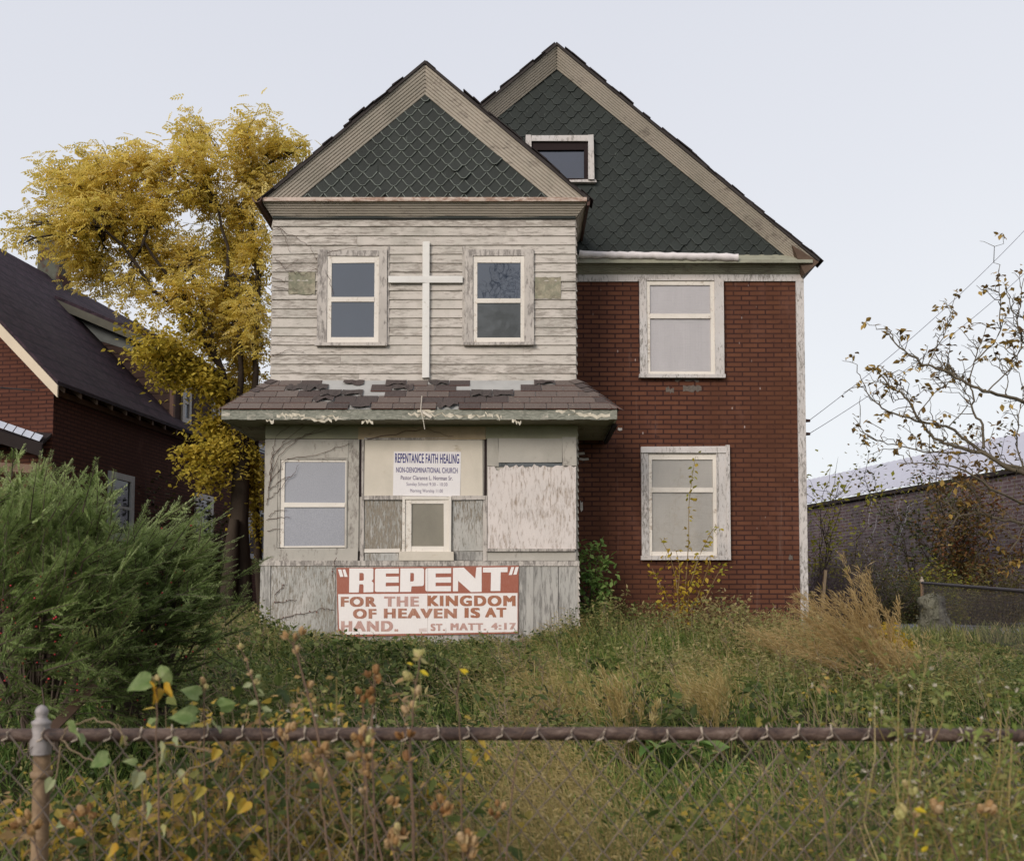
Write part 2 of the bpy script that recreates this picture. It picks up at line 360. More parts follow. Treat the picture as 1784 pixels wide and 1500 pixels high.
M['glass_attic'] = m_glass('attic_glass', (.02, .025, .045), .03, ior=2.0)
M['glass_frost'] = m_glass('frosted_glass', (.27, .275, .305), .3, .6, gs=75)
M['glass_brown'] = m_glass('dirty_brown_glass', (.17, .155, .12), .2, .2, (.30, .27, .21))
M['glass_dark'] = m_glass('dark_glass', (.02, .022, .026), .06)
def m_clear():
    k = NT('window_glass'); fr = k.n('Fresnel', IOR=1.45); tr = k.n('BsdfTransparent', Color=(.92, .94, .95)); gl = k.n('BsdfGlossy', Roughness=.03)
    mx = k.n('MixShader', i0=k.math('ADD', fr.outputs[0], .02), i1=tr.outputs[0], i2=gl.outputs[0]); k.t.links.new(mx.outputs[0], k.out.inputs[0]); return k.m
M['glass_clear'] = m_clear()
def m_curtain(name, col, fold=9.0):
    k = NT(name); a = k.noise(1.6, (2.2, 2.2, .8), 4, .6); b = k.noise(4, (.8, .8, 18), 5, .7); w = k.noise(220, detail=1)
    c = k.mix(a, tuple(x * .84 for x in col), col); c = k.mix(k.math('MULTIPLY', k.ramp(b, (.5, 0.0), (.72, 1.0)), .4), c, tuple(x * .6 for x in col)); c = k.mix(.15, c, k.mix(w, (.1, .1, .1), (.9, .9, .9)))
    return k.done(c, .9, a, .3, .02, .1)
M['curtain'] = m_curtain('pale_sheer_curtain', (.76, .70, .70)); M['curtain_tan'] = m_curtain('yellowed_curtain', (.62, .56, .50))
M['rust_metal'] = plain('rusted_gutter', (.085, .040, .028), .55, .6, 9, .4, .2, .3)
M['wood_dark'] = plain('dark_soffit_boards', (.10, .065, .045), .85, .45, 7)
M['soffit'] = peel('soffit_boards', (.24, .225, .17), (.14, .11, .085), (3, .6, 1), .42, gscale=4)
M['black_gap'] = plain('dark_gap', (.02, .012, .012), .9)
# ---------------------------------------------------------------- ground and gravel
def sheet(name, x0, x1, y0, y1, nx, ny, dz, mat, fx=None):
    xs = np.linspace(x0, x1, nx); ys = np.linspace(y0, y1, ny)
    gx, gy = np.meshgrid(xs, ys); z = gz(gx, gy) + dz
    m = MB(); i = (np.arange(ny - 1)[:, None] * nx + np.arange(nx - 1)[None]).reshape(-1)
    m.add(np.stack([gx, gy, z], -1).reshape(-1, 3), np.stack([i, i + 1, i + nx + 1, i + nx], -1)); return m.build(name, mat, smooth=True)
k = NT('soil'); a_ = k.noise(1.5, detail=6); b_ = k.noise(30, detail=4)
M['soil'] = k.done(k.mix(k.ramp(a_, (.4, 0.), (.6, 1.)), k.mix(b_, (.018, .016, .008), (.05, .042, .022)), k.mix(b_, (.02, .026, .008), (.06, .065, .02))), .95, b_, .6, .03, .1)
k = NT('gravel'); vo_ = k.n('TexVoronoi', Vector=k.map((26, 26, 26)), Scale=1.0); nz_ = k.noise(.5, detail=5)
M['gravel'] = k.done(k.mix(k.math('MULTIPLY', k.ramp(nz_, (.4, 0.), (.65, 1.)), .55), k.mix(k.n('SeparateColor', Color=vo_.outputs['Color']).outputs[0], (.16, .165, .19), (.36, .37, .42)), (.13, .12, .10)), .95, vo_.outputs['Distance'], .8, .03, .1)
ground = MB()
def big_ground():
    ys = np.array([-300, -60, -20, 0, 2.4, 3, 3.5, 4, 5, 6, 7, 8, 9, 10, 11, 12, 13, 14.5, 16, 20, 25, 30, 45, 60, 120, 300, 700.])
    xs = np.array([-500, -200, -80, -40, -25, -18, -14, -10, -8, -6, -5, -4, -3, -2, -1, 0, 1, 2, 3, 4, 5, 6, 8, 10, 14, 18, 25, 40, 80, 200, 500.])
    gx, gy = np.meshgrid(xs, ys); z = gz(gx, gy); nx = len(xs); ny = len(ys)
    i = (np.arange(ny - 1)[:, None] * nx + np.arange(nx - 1)[None]).reshape(-1)
    ground.add(np.stack([gx, gy, z], -1).reshape(-1, 3), np.stack([i, i + 1, i + nx + 1, i + nx], -1))
big_ground(); tag(ground.build('ground', M['soil'], smooth=True), None, None, None, 'structure')
tag(sheet('gravel_lot', 6.2, 24, 17.0, 27.5, 30, 20, .03, M['gravel']), None, None, None, 'structure')

# ---------------------------------------------------------------- the church house
YM, YB, YP, YS = 15.0, 13.8, 13.74, 13.70        # brick face, bay clapboards, ground-floor bay face, its skirt
YE_B, YE_M, YE_P = 13.62, 14.78, 13.24           # eaves of bay gable, main gable, pent roof
house = thing('church_house', (0, YM, 1.0), 'weathered two storey house with clapboard front bay, twin gables and red brick-print siding', 'house')
GB = 0.85                                         # bottom of walls, below the lawn
xr = X(1401, YM); xl = X(540, YM); DEEP = 24.0
xbrick = X(1389, YM)
z_eave_m = Z(456, YE_M); apex_m = at(970, 80, YE_M); eR_m = at(1426, 457, YE_M); eL_m = np.array([2 * apex_m[0] - eR_m[0], YE_M, eR_m[2]])
z_fr_m = Z(480, YM)                               # foot of the main cornice = top of frieze board
z_base_m = Z(447, YM)                             # foot of the shingled gable
# brick-print walls (front, right, back, left) as one shell
m = MB()
m.box(xl, xr - .012, YM, DEEP, GB, z_fr_m - .05)
m.build('brick_siding_wall', M['insul'], house)
m = MB(); m.prism([(xl, z_base_m - .4), (xr, z_base_m - .4), (xr, z_base_m), (apex_m[0], apex_m[2] - .28), (xl, z_base_m)], YM - .004, YM + .3)
m.build('gable_wall', M['scale_main'], house); m = MB(); m.prism([(xl, z_base_m - .4), (xr, z_base_m - .4), (xr, z_base_m), (apex_m[0], apex_m[2] - .28), (xl, z_base_m)], DEEP - .3, DEEP + .004)
m.build('gable_wall', M['scale_main'], house)
m = MB(); zc = z_fr_m - .09
m.box(xbrick, xr + .012, YM - .024, YM + .10, GB, zc, .3, jit=.004); m.box(xr - .012, xr + .012, YM + .10, YM + .18, GB, zc, .6)
m.build('corner_board', M['whitewood'], house)

def cove(m, A0, A1, B0, B1, n, depth, tint=.5):
    """Fluted cornice face between inner line A0-A1 and outer line B0-B1."""
    A0, A1, B0, B1 = map(np.asarray, (A0, A1, B0, B1))
    nr = np.cross(A1 - A0, B0 - A0); nr = nr / np.linalg.norm(nr)
    if nr[1] > 0: nr = -nr
    ts = []; off = []
    for i in range(n):
        a = i / n; w = 1 / n
        ts += [a, a + .12 * w, a + .30 * w, a + .82 * w, a + .94 * w]; off += [-depth, -depth * .2, 0, 0, -depth * .8]
    ts.append(1.0); off.append(0)
    seg = 14; v = []
    for j in range(seg + 1):
        u = j / seg; A = A0 + (A1 - A0) * u; B = B0 + (B1 - B0) * u
        wob = .004 * math.sin(u * 19 + tint * 30)
        for t, o in zip(ts, off): v.append(A + (B - A) * t + nr * (o + wob))
    k = len(ts)
    f = [(j * k + i, j * k + i + 1, (j + 1) * k + i + 1, (j + 1) * k + i) for j in range(seg) for i in range(k - 1)]
    m.add(v, f, tint)

# bay geometry
zc_b, ze_b = Z(383, YB), Z(351, YE_B)
bxl, bxr = X(474, YB, 520), X(1003, YB, 520)
el, er = X(456, YE_B, 350), X(1025, YE_B, 350); bax = X(740.5, YE_B, 112); apex_b = np.array([bax, YE_B, Z(112, YE_B)])
YG = 13.76                                        # bay gable shingle plane
# main cornice, frieze and rake
m = MB()
cove(m, (bxr - .1, YM - .01, z_fr_m), (xr - .02, YM - .01, z_fr_m), (bxr - .1, YE_M, z_eave_m), (X(1393, YE_M, 460), YE_M, z_eave_m), 6, .018, .3)
m.build('cornice', M['fluted_olive'], house)
m = MB(); m.box(bxr - .1, xr + .016, YM - .03, YM + .02, z_fr_m - .10, z_fr_m + .004, .4, jit=.003); m.build('frieze_board', M['whitewood'], house)
iR = at(1367, 446, YM - .03); iL = np.array([2 * apex_m[0] - iR[0], iR[1], iR[2]]); iA = at(970, 122, YM - .03)
for s, (i0, e0) in enumerate(((iR, eR_m), (iL, eL_m))):
    m = MB(); cove(m, i0, iA, e0, apex_m, 8, .016, .2 + .5 * s); m.build('raking_cornice', M['fluted'], house)
# white caulked flashing along the foot of the main gable and the ledge behind it
m = MB(); fl0, fl1 = X(1009, 14.74, 445), X(1286, 14.74, 445); pts = []; rr = []
for i in range(40):
    u = i / 39; pts.append((fl0 + (fl1 - fl0) * u, 14.745 + RNG.normal(0, .004), Z(444 + 4.5 * u, 14.74) + RNG.normal(0, .005))); rr.append(.058 + RNG.normal(0, .005))
m.tube(pts, rr, 9, .5); m.build('caulked_flashing', plain('white_caulk', (.66, .61, .60), .7, .2, 14, .3, 0, .4), house, True)
m = MB(); m.add([(bxr - .1, YE_M - .01, z_eave_m + .012), (eR_m[0] - .05, YE_M - .01, z_eave_m + .012), (eR_m[0] - .05, YM, z_base_m + .03), (bxr - .1, YM, z_base_m + .03)], [(0, 1, 2, 3)])
m.box(bxr - .1, eR_m[0] - .10, YE_M - .035, YE_M - .005, z_eave_m - .03, z_eave_m + .02, .3, jit=.003); m.build('gable_ledge', M['fluted_olive'], house)

def roof_slab(name, eL, ap, eR, y0, y1, th, mat, ragged=True):
    m = MB()
    poly = [(eL[0], eL[2]), (ap[0], ap[2]), (eR[0], eR[2]), (eR[0] + .02, eR[2] + th * 1.2), (ap[0], ap[2] + th * 1.3), (eL[0] - .02, eL[2] + th * 1.2)]
    m.prism(poly, y0, y1)
    o = m.build(name, mat, house)
    if ragged:                                     # curled shingle ends along the rakes
        for e in (eL, eR):
            g = MB()
            Ln = math.hypot(ap[0] - e[0], ap[2] - e[2]); d = np.array([(ap[0] - e[0]) / Ln, 0, (ap[2] - e[2]) / Ln]); up = np.array([-d[2], 0, d[0]]) * (1 if d[0] > 0 else -1)
            s = -.05
            while s < Ln - .16:
                w = min(RNG.uniform(.12, .34), Ln - s); p = np.array([e[0], y0 - RNG.uniform(.0, .03), e[2]]) + d * s + up * (th * 1.02 + RNG.uniform(-.012, .018))
                tl = RNG.normal(.015, .03); dd = d + up * tl
                if RNG.random() < .86: g.extr([p, p + dd * w, p + dd * w + up * RNG.uniform(.006, .02), p + up * RNG.uniform(.008, .024)], (0, RNG.uniform(.2, .4), 0), RNG.random())
                s += w * RNG.uniform(.75, 1.0)
            g.build('shingle_edge', M['tar'], o)
    return o
roof_slab('main_roof', eL_m, apex_m, eR_m, YE_M - .022, DEEP + .3, .036, M['bay_roof'])
eLb, eRb = np.array([el, YE_B, ze_b]), np.array([er, YE_B, ze_b])
roof_slab('bay_roof', eLb, apex_b, eRb, YE_B - .022, 20.0, .036, M['bay_roof'])
# right-hand eave of the main roof: boxed soffit down to the side wall
m = MB(); m.extr([(xr - .02, YE_M + .02, z_fr_m - .05), (eR_m[0], YE_M - .02, eR_m[2] - .005), (eR_m[0] - .4, YE_M + .02, eR_m[2] + .28)], (0, DEEP - YE_M, 0)); m.build('eave_soffit', M['wood_dark'], house)
m = MB(); m.tube([(xr - .015, YE_M + .12, z_eave_m - .05), (xr + .05, YM - .12, z_eave_m - .03)], .035, 7); m.build('outlet', M['whitewood'], house)

# bay cornice, ledge, rakes
zi_b = zc_b
m = MB(); cove(m, (bxl + .01, YB - .022, zi_b), (bxr - .01, YB - .022, zi_b), (el, YE_B, ze_b), (er, YE_B, ze_b), 7, .018, .6); m.build('cornice', M['fluted'], house)
for s, (xw, xe) in enumerate(((bxl, el), (bxr, er))):
    m = MB(); cove(m, (xw, YB - .02, zi_b), (xw, YM, zi_b), (xe, YE_B, ze_b), (xe, YM, ze_b), 7, .018, .3 + .4 * s); m.build('side_cornice', M['fluted'] if s else M['wood_dark'], house)  # left face in the dark soffit colour, right in cornice paint
m = MB(); m.box(el + .02, er - .02, YE_B - .03, YE_B + .012, ze_b - .008, ze_b + .045, .4, jit=.004); m.box(el + .1, er - .1, YE_B + .012, YG + .02, ze_b - .004, ze_b + .03, .6)
m.build('gable_ledge', M['pink_ledge'], house)
jA = at(740.5, 166, YG - .02); jR = at(957, 346, YG - .02); jL = np.array([2 * jA[0] - jR[0], jR[1], jR[2]])
for s, (i0, e0) in enumerate(((jR, eRb), (jL, eLb))):
    m = MB(); cove(m, i0, jA, e0 + np.array([0, 0, .03]), apex_b, 8, .016, .1 + .6 * s); m.build('raking_cornice', M['fluted'], house)
m = MB(); m.prism([(bxl, zi_b), (bxr, zi_b), (bxr, ze_b), (apex_b[0], apex_b[2] - .25), (bxl, ze_b)], YG, YG + .2); m.build('gable_wall', M['scale'], house)
# gutter down the left eave of the bay
m = MB(); gx = el - .055; th = np.linspace(math.pi, 2 * math.pi, 8); prof = [(gx + .07 * math.cos(t), ze_b + .03 + .075 * math.sin(t)) for t in th]
v = [(x, y, z - .05 * (y - YE_B) * 0) for y in (YE_B - .07, YM) for x, z in prof]; v += [(x * .0 + gx + (x - gx) * .86, y, ze_b + .03 + (z - ze_b - .03) * .86) for y in (YE_B - .07, YM) for x, z in prof]
k8 = 8; fs = [(i, i + 1, k8 + i + 1, k8 + i) for i in range(7)] + [(16 + i, 16 + k8 + i, 16 + k8 + i + 1, 16 + i + 1) for i in range(7)] + [(i, 16 + i, 17 + i, i + 1) for i in range(7)]
m.add(v, fs); m.build('gutter', M['rust_metal'], house)
m = MB(); m.extr([(er - .01, YE_B, ze_b + .03), (er + .03, YE_B, ze_b + .03), (er + .015, YE_B, ze_b - .06), (er - .02, YE_B, ze_b - .06)], (0, YM - YE_B, 0)); m.build('eave_board', M['rust_metal'], house)

# shingled gables
def scales(name, A, Lp, Rp, yf, w, row, hole, m0, m1, tip=.035):
    m = MB(); z0 = Lp[2]; slope = (A[2] - z0) / (A[0] - Lp[0]); r = 0; z = z0 - row * .3
    while z < A[2] - .02:
        half = (A[2] - (z + row * .5)) / slope; n = int(half / w) + 1
        for i in range(-n - 1, n + 2):
            x = A[0] + (i + (.5 if r % 2 else 0)) * w + RNG.normal(0, .004)
            if abs(x - A[0]) > half + w * .15: continue
            if hole and hole[0] - w * .2 < x < hole[1] + w * .2 and hole[2] - row < z < hole[3] - row * .8: continue
            if RNG.random() < .004: continue
            hw = w * .492; H = row * 2.05; dz = RNG.normal(0, .004); c = row * .96
            poly = [(-hw, H), (-hw, c), (-hw * .62, c * .52), (-tip, .012), (0, 0), (tip, .012), (hw * .62, c * .52), (hw, c), (hw, H)]
            cur = RNG.uniform(.016, .026) + (RNG.random() < .06) * RNG.uniform(.005, .03); th = .009
            rot = RNG.normal(0, .012); cr_, sr_ = math.cos(rot), math.sin(rot)
            fr = []
            for px, pz in poly:
                qx, qz = px * cr_ - pz * sr_, px * sr_ + pz * cr_
                f = 1 - min(1, max(0, pz / H)); fr.append((x + qx, yf - .002 - cur * f ** 1.2, z + qz + dz))
            kk = len(fr); bk = [(a, b + th, cc) for a, b, cc in fr]; t = RNG.random()
            m.add(fr, [tuple(range(kk))], t, 0)
            m.add([p for p in fr] + bk, [(q, q + 1, kk + q + 1, kk + q) for q in range(kk - 1)], t, 1)
            lip = [(a, b - .0015, cc) for a, b, cc in fr[1:8]]; inn = [(x + (a - x) * .90, b - .0015, cc + .011) for a, b, cc in fr[1:8]]
            m.add(lip + inn, [(q, q + 1, 7 + q + 1, 7 + q) for q in range(6)], t, 1)
        z += row; r += 1
    return m.build(name, [m0, m1], house)
scales('shingled_gable', jA, jL, jR, YG - .001, .224, .104, None, M['scale'], M['scale_edge'])
hA = (X(917, YM - .05), X(1036, YM - .05), Z(318, YM - .05), Z(240, YM - .05))
scales('shingled_gable', iA, iL, iR, YM - .005, .220, .102, hA, M['scale_main'], M['scale_edge_main'], .045)

# ---- windows. Everything measured in photograph pixels on the plane Y
def window(parent, Y, outer, sash, panes, cas, sashm, panem, proud=.035, curtain=None, rails=True, sill=None, name='window', head=None, sw=.0, wide=(0, 0, 0, 0)):
    """outer, sash: x0, y0, x1, y1; panes: list of the same. Casing boards butt, sash frame sits in them, glass behind."""
    x0, x1, z0, z1 = X(outer[0], Y), X(outer[2], Y), Z(outer[3], Y), Z(outer[1], Y)
    a0, a1, b0, b1 = X(sash[0], Y), X(sash[2], Y), Z(sash[3], Y), Z(sash[1], Y)
    m = MB(); j = .003
    m.box(x0, a0 + .002, Y - proud, Y + .01, z0, z1, .2, jit=j); m.box(a1 - .002, x1, Y - proud, Y + .01, z0, z1, .7, jit=j)
    m.box(a0 + .002, a1 - .002, Y - proud + .003, Y + .01, b1 - .002, z1 - .004, .45, jit=j)
    if b0 - z0 > .02: m.box(a0 + .002, a1 - .002, Y - proud + .004, Y + .01, z0 + .003, b0, .9, jit=j)
    w = m.build(name, cas, parent)
    s = MB(); yf = Y - proud * .55
    ps = [(X(p[0], Y), X(p[2], Y), Z(p[3], Y), Z(p[1], Y)) for p in panes]
    g0, g1 = min(p[0] for p in ps), max(p[1] for p in ps)
    s.box(a0, g0, yf, Y + .008, b0, b1, .1, jit=.002); s.box(g1, a1, yf, Y + .008, b0, b1, .5, jit=.002)
    tops = sorted(ps, key=lambda p: -p[3]); zt = b1
    for i, p in enumerate(tops):
        s.box(g0, g1, yf - (.008 if i else -.002), Y + .006, p[3], zt, .3 + .2 * i, jit=.002); zt = p[2]
    s.box(g0, g1, yf + .002, Y + .006, b0, zt, .8, jit=.002)
    s.build('sash', sashm, w)
    for i, p in enumerate(tops):
        pm = panem[i] if isinstance(panem, (list, tuple)) else panem
        yy = Y - proud * .12 - (.004 if i else 0)
        q = MB(); q.add([(p[0] - .004, yy, p[2] - .004), (p[1] + .004, yy, p[2] - .004), (p[1] + .004, yy, p[3] + .004), (p[0] - .004, yy, p[3] + .004)], [(0, 1, 2, 3)]); q.build('pane', pm, w)
    if curtain:
        q = MB(); n = 60; zs = (min(p[2] for p in ps), max(p[3] for p in ps)); xs = np.linspace(g0, g1, n)
        yy = Y + .003 + .002 * np.sin(np.linspace(0, 17, n)) + RNG.normal(0, .0003, n)
        q.add([(x, y, z) for z in zs for x, y in zip(xs, yy)], [(i, i + 1, n + i + 1, n + i) for i in range(n - 1)]); q.build('curtain', curtain, w)
    if sill:
        q = MB(); q.box(X(sill[0], Y), X(sill[2], Y), Y - proud - .03, Y - proud + .02, Z(sill[3], Y), Z(sill[1], Y), .5, jit=.003); q.build('sill', cas, w)
    return w
# upper bay
OPEN = [(568, 446, 659, 600), (822, 446, 915, 600)]
window(house, YB - .012, (552, 437, 673, 601), (568, 447, 659, 599), [(576, 459, 651, 519), (576, 527, 651, 588)], M['casing'], M['sash'], M['glass_blue'], .035, sill=(549, 598, 674, 604))
window(house, YB - .012, (809, 436, 930, 601), (823, 447, 914, 599), [(831, 459, 907, 521), (831, 529, 907, 589)], M['casing'], M['sash'], [M['glass_blue'], M['glass_grey']], .035, sill=(807, 598, 931, 603))
# clapboards
def clap(m, x0, x1, z0, z1, Y, pitch, holes, seams=True):
    z = z0; i = 0
    while z < z1 - .01:
        zt = min(z + pitch * RNG.normal(1, .03), z1); segs = [(x0, x1)]
        for hx0, hx1, hz0, hz1 in holes:
            if zt > hz0 and z < hz1:
                ns = []
                for a, b in segs:
                    if hx0 > a and hx1 < b: ns += [(a, hx0), (hx1, b)]
                    elif hx0 <= a < hx1 < b: ns.append((hx1, b))
                    elif a < hx0 < b <= hx1: ns.append((a, hx0))
                    elif not (hx0 <= a and b <= hx1): ns.append((a, b))
                segs = ns
        for a, b in segs:
            cuts = [a, b]
            if b - a > 2.5 and seams: cuts = [a, RNG.uniform(a + .6, b - .6), b]
            for p, q in zip(cuts, cuts[1:]):
                nx = max(2, int((q - p) / .25)); xs = np.linspace(p + .001, q - .001, nx); t = RNG.random()
                sag = np.cumsum(RNG.normal(0, .0015, nx)); sag -= sag.mean(); cup = RNG.normal(0, .002, nx)
                lo = np.stack([xs, np.full(nx, Y - .022) + cup, z + sag], -1); lo2 = np.stack([xs, np.full(nx, Y - .019) + cup, z - .003 + sag], -1); bk = np.stack([xs, np.full(nx, Y), z - .002 + sag], -1)
                hi = np.stack([xs, np.full(nx, Y - .003), np.full(nx, zt + .004)], -1)
                v = np.vstack([hi, lo, lo2, bk]); f = []
                for r in range(3): f += [(r * nx + c, (r + 1) * nx + c, (r + 1) * nx + c + 1, r * nx + c + 1) for c in range(nx - 1)]
                m.add(v, f, t)
                m.add([hi[0], lo[0], bk[0]], [(0, 1, 2)], t); m.add([hi[-1], bk[-1], lo[-1]], [(0, 1, 2)], t)
        z = zt; i += 1
z_p1 = Z(664, YB)
holes = [(X(a, YB) - .01, X(c, YB) + .01, Z(d, YB) - .01, Z(b, YB) + .01) for a, b, c, d in OPEN]
m = MB(); clap(m, bxl, bxr, z_p1 - .02, zc_b + .03, YB, .1335, holes)
m.box(bxl - .004, bxr + .004, YB + .004, YM - .002, z_p1 - .5, zc_b + .2, .5)
# lapped boards on the two side walls of the bay
for xs_, sg in ((bxl, -1), (bxr, 1)):
    z = z_p1 - .3
    while z < zc_b:
        m.extr([(xs_ + sg * .003, YB + .005, z + .134), (xs_ + sg * .024, YB + .005, z), (xs_, YB + .005, z)], (0, YM - YB - .01, 0), RNG.random()); z += .1335
m.build('clapboard_wall', M['clap'], house)
m = MB()
for sx, s_ in ((bxl, -1), (bxr, 1)): m.box(sx - .035 if s_ > 0 else sx - .022, sx + .022 if s_ > 0 else sx + .035, YB - .026, YB + .02, z_p1 - .02, zc_b - .005, RNG.random(), jit=.003)
m.build('corner_board', M['casing'], house) if False else None
for px in ((503, 475, 550, 514), (932, 484, 977, 521)):
    m = MB(); a, b = at(px[0], px[3], YB), at(px[2], px[1], YB); n = 10
    v = []
    for i in range(n + 1):
        for jx in (0, 1): v.append((a[0] + (b[0] - a[0]) * i / n, YB - .024 + RNG.normal(0, .002), (a[2] if jx == 0 else b[2]) + RNG.normal(0, .006)))
    m.add(v, [(2 * i, 2 * i + 2, 2 * i + 3, 2 * i + 1) for i in range(n)]); m.build('patch_panel', peel('lichen_patch', (.24, .235, .17), (.30, .27, .2), (1, 1, 1), .5, gscale=5, stain=.6, stain_col=(.12, .125, .08)), house)
for px in ((673, 430, 677, 602), (805, 430, 809, 602)):
    m = MB(); m.box(X(px[0], YB), X(px[2], YB), YB - .024, YB - .001, Z(px[3], YB), Z(px[1], YB), .5); m.build('trim_strip', M['casing'], house)
# upper and lower windows of the brick wall
window(house, YM - .012, (1115, 488, 1262, 659), (1127, 490, 1246, 655), [(1134, 498, 1239, 548), (1133, 556, 1238, 648)], M['whitewood'], M['sash'], M['glass_clear'], .05, M['curtain'], sill=(1113, 654, 1263, 660))
window(house, YM - .012, (1116, 779, 1267, 975), (1128, 791, 1246, 968), [(1135, 801, 1240, 850), (1134, 858, 1239, 961)], M['whitewood'], M['sash'], M['glass_clear'], .05, M['curtain_tan'], sill=(1114, 968, 1268, 976))
m = MB(); m.box(X(1246, YM), X(1249, YM), YM - .066, YM - .02, Z(968, YM), Z(791, YM), .3); m.box(X(1262, YM), X(1268, YM), YM - .075, YM - .01, Z(975, YM), Z(777, YM), .6, jit=.004); m.box(X(1115, YM), X(1262, YM), YM - .078, YM - .06, Z(790, YM), Z(779, YM), .8, jit=.005)
m.build('window_trim', M['whitewood'], house)
# attic window
window(house, YM - .03, (916, 240, 1036, 317), (926, 250, 1026, 316), [(932, 264, 1019, 313)], M['whitewood'], M['black_gap'], M['glass_attic'], .09)  # shade of the recess put into the near-black sash colour
m = MB(); a = at(985, 323, YM - .06); m.box(X(990, YM - .05), X(1040, YM - .05), YM - .08, YM - .01, Z(322, YM), Z(317, YM), .5, jit=.006); m.build('window_trim', M['whitewood'], house)
# worn spots in the siding under the upper window
for a, b, c, d in ((1190, 672, 1222, 682), (1160, 676, 1174, 683), (1176, 660, 1218, 664), (1374, 968, 1381, 976)):
    m = MB(); p0, p1 = at(a, d, YM - .004), at(c, b, YM - .004); n = 9
    up = [(p0[0] + (p1[0] - p0[0]) * i / n, YM - .004, p1[2] + RNG.normal(0, .012)) for i in range(n + 1)]; dn = [(p1[0] - (p1[0] - p0[0]) * i / n, YM - .004, p0[2] + RNG.normal(0, .012)) for i in range(n + 1)]
    m.add(up + dn, [tuple(range(2 * n + 2))]); m.build('torn_siding', plain('bare_sheathing', (.12, .10, .085), .9, .6, 30), house)
for x, y, l, w_ in ((1017, 800, 18, 5), (1013, 882, 5, 20), (1009, 790, 20, 6), (1080, 748, 8, 6)):
    m = MB(); p = at(x, y, YM - .006); m.add([(p[0] + dx * l / 113, YM - .008 - RNG.uniform(0, .012), p[2] + dz * w_ / 113) for dx, dz in ((-.5, -.2), (-.1, -.5), (.5, -.3), (.45, .4), (0, .3), (-.4, .5))], [(0, 1, 2, 3, 4, 5)]); m.build('torn_siding', plain('pale_torn_paper', (.5, .46, .42), .9, .4, 30), house)

# ---- pent roof over the ground floor
ze_p, zt_p = Z(713, YE_P), Z(664, YB)
pxl, pxr = X(386, YE_P, 715), X(1075, YE_P, 715)
yT = YB - .03
m = MB(); TLc = np.array([bxl - .02, yT, zt_p]); TRc = np.array([bxr + .02, yT, zt_p]); BL = np.array([pxl, YE_P, ze_p]); BR = np.array([pxr, YE_P, ze_p])
bTL = np.array([bxl - .02, YM - .003, zt_p]); bTR = np.array([bxr + .02, YM - .003, zt_p]); bBL = np.array([pxl, YM - .003, ze_p]); bBR = np.array([pxr, YM - .003, ze_p])
m.add([BL, BR, TRc, TLc, bBL, bTL, bBR, bTR], [(0, 1, 2, 3), (4, 0, 3, 5), (1, 6, 7, 2)])
pent = m.build('pent_roof', plain('bare_roof_boards', (.36, .355, .34), .9, .3, 3, .2, 0, .3), house)
k = NT('worn_asphalt_shingles'); t = k.attr(); n1 = k.noise(60, detail=3); n2 = k.noise(3, detail=5)
c = k.ramp(t, (0, (.058, .038, .034)), (.3, (.10, .075, .066)), (.55, (.115, .082, .070)), (.72, (.135, .108, .095)), (.84, (.030, .014, .016)), (1, (.014, .009, .012)))
c = k.mix(.4, c, k.mix(n1, (.03, .025, .025), (.3, .26, .23))); lich = k.ramp(k.noise(45, detail=2, loc=(5, 1, 1)), (.66, 0.), (.70, 1.)); c = k.mix(k.math('MULTIPLY', lich, k.math('SUBTRACT', .75, t, 0, True)), c, (.5, .38, .28))
M['pent'] = k.done(c, .92, n1, .4, .006, .15)
M['pent_edge'] = plain('rusty_shingle_edges', (.15, .055, .038), .9, .5, 20)
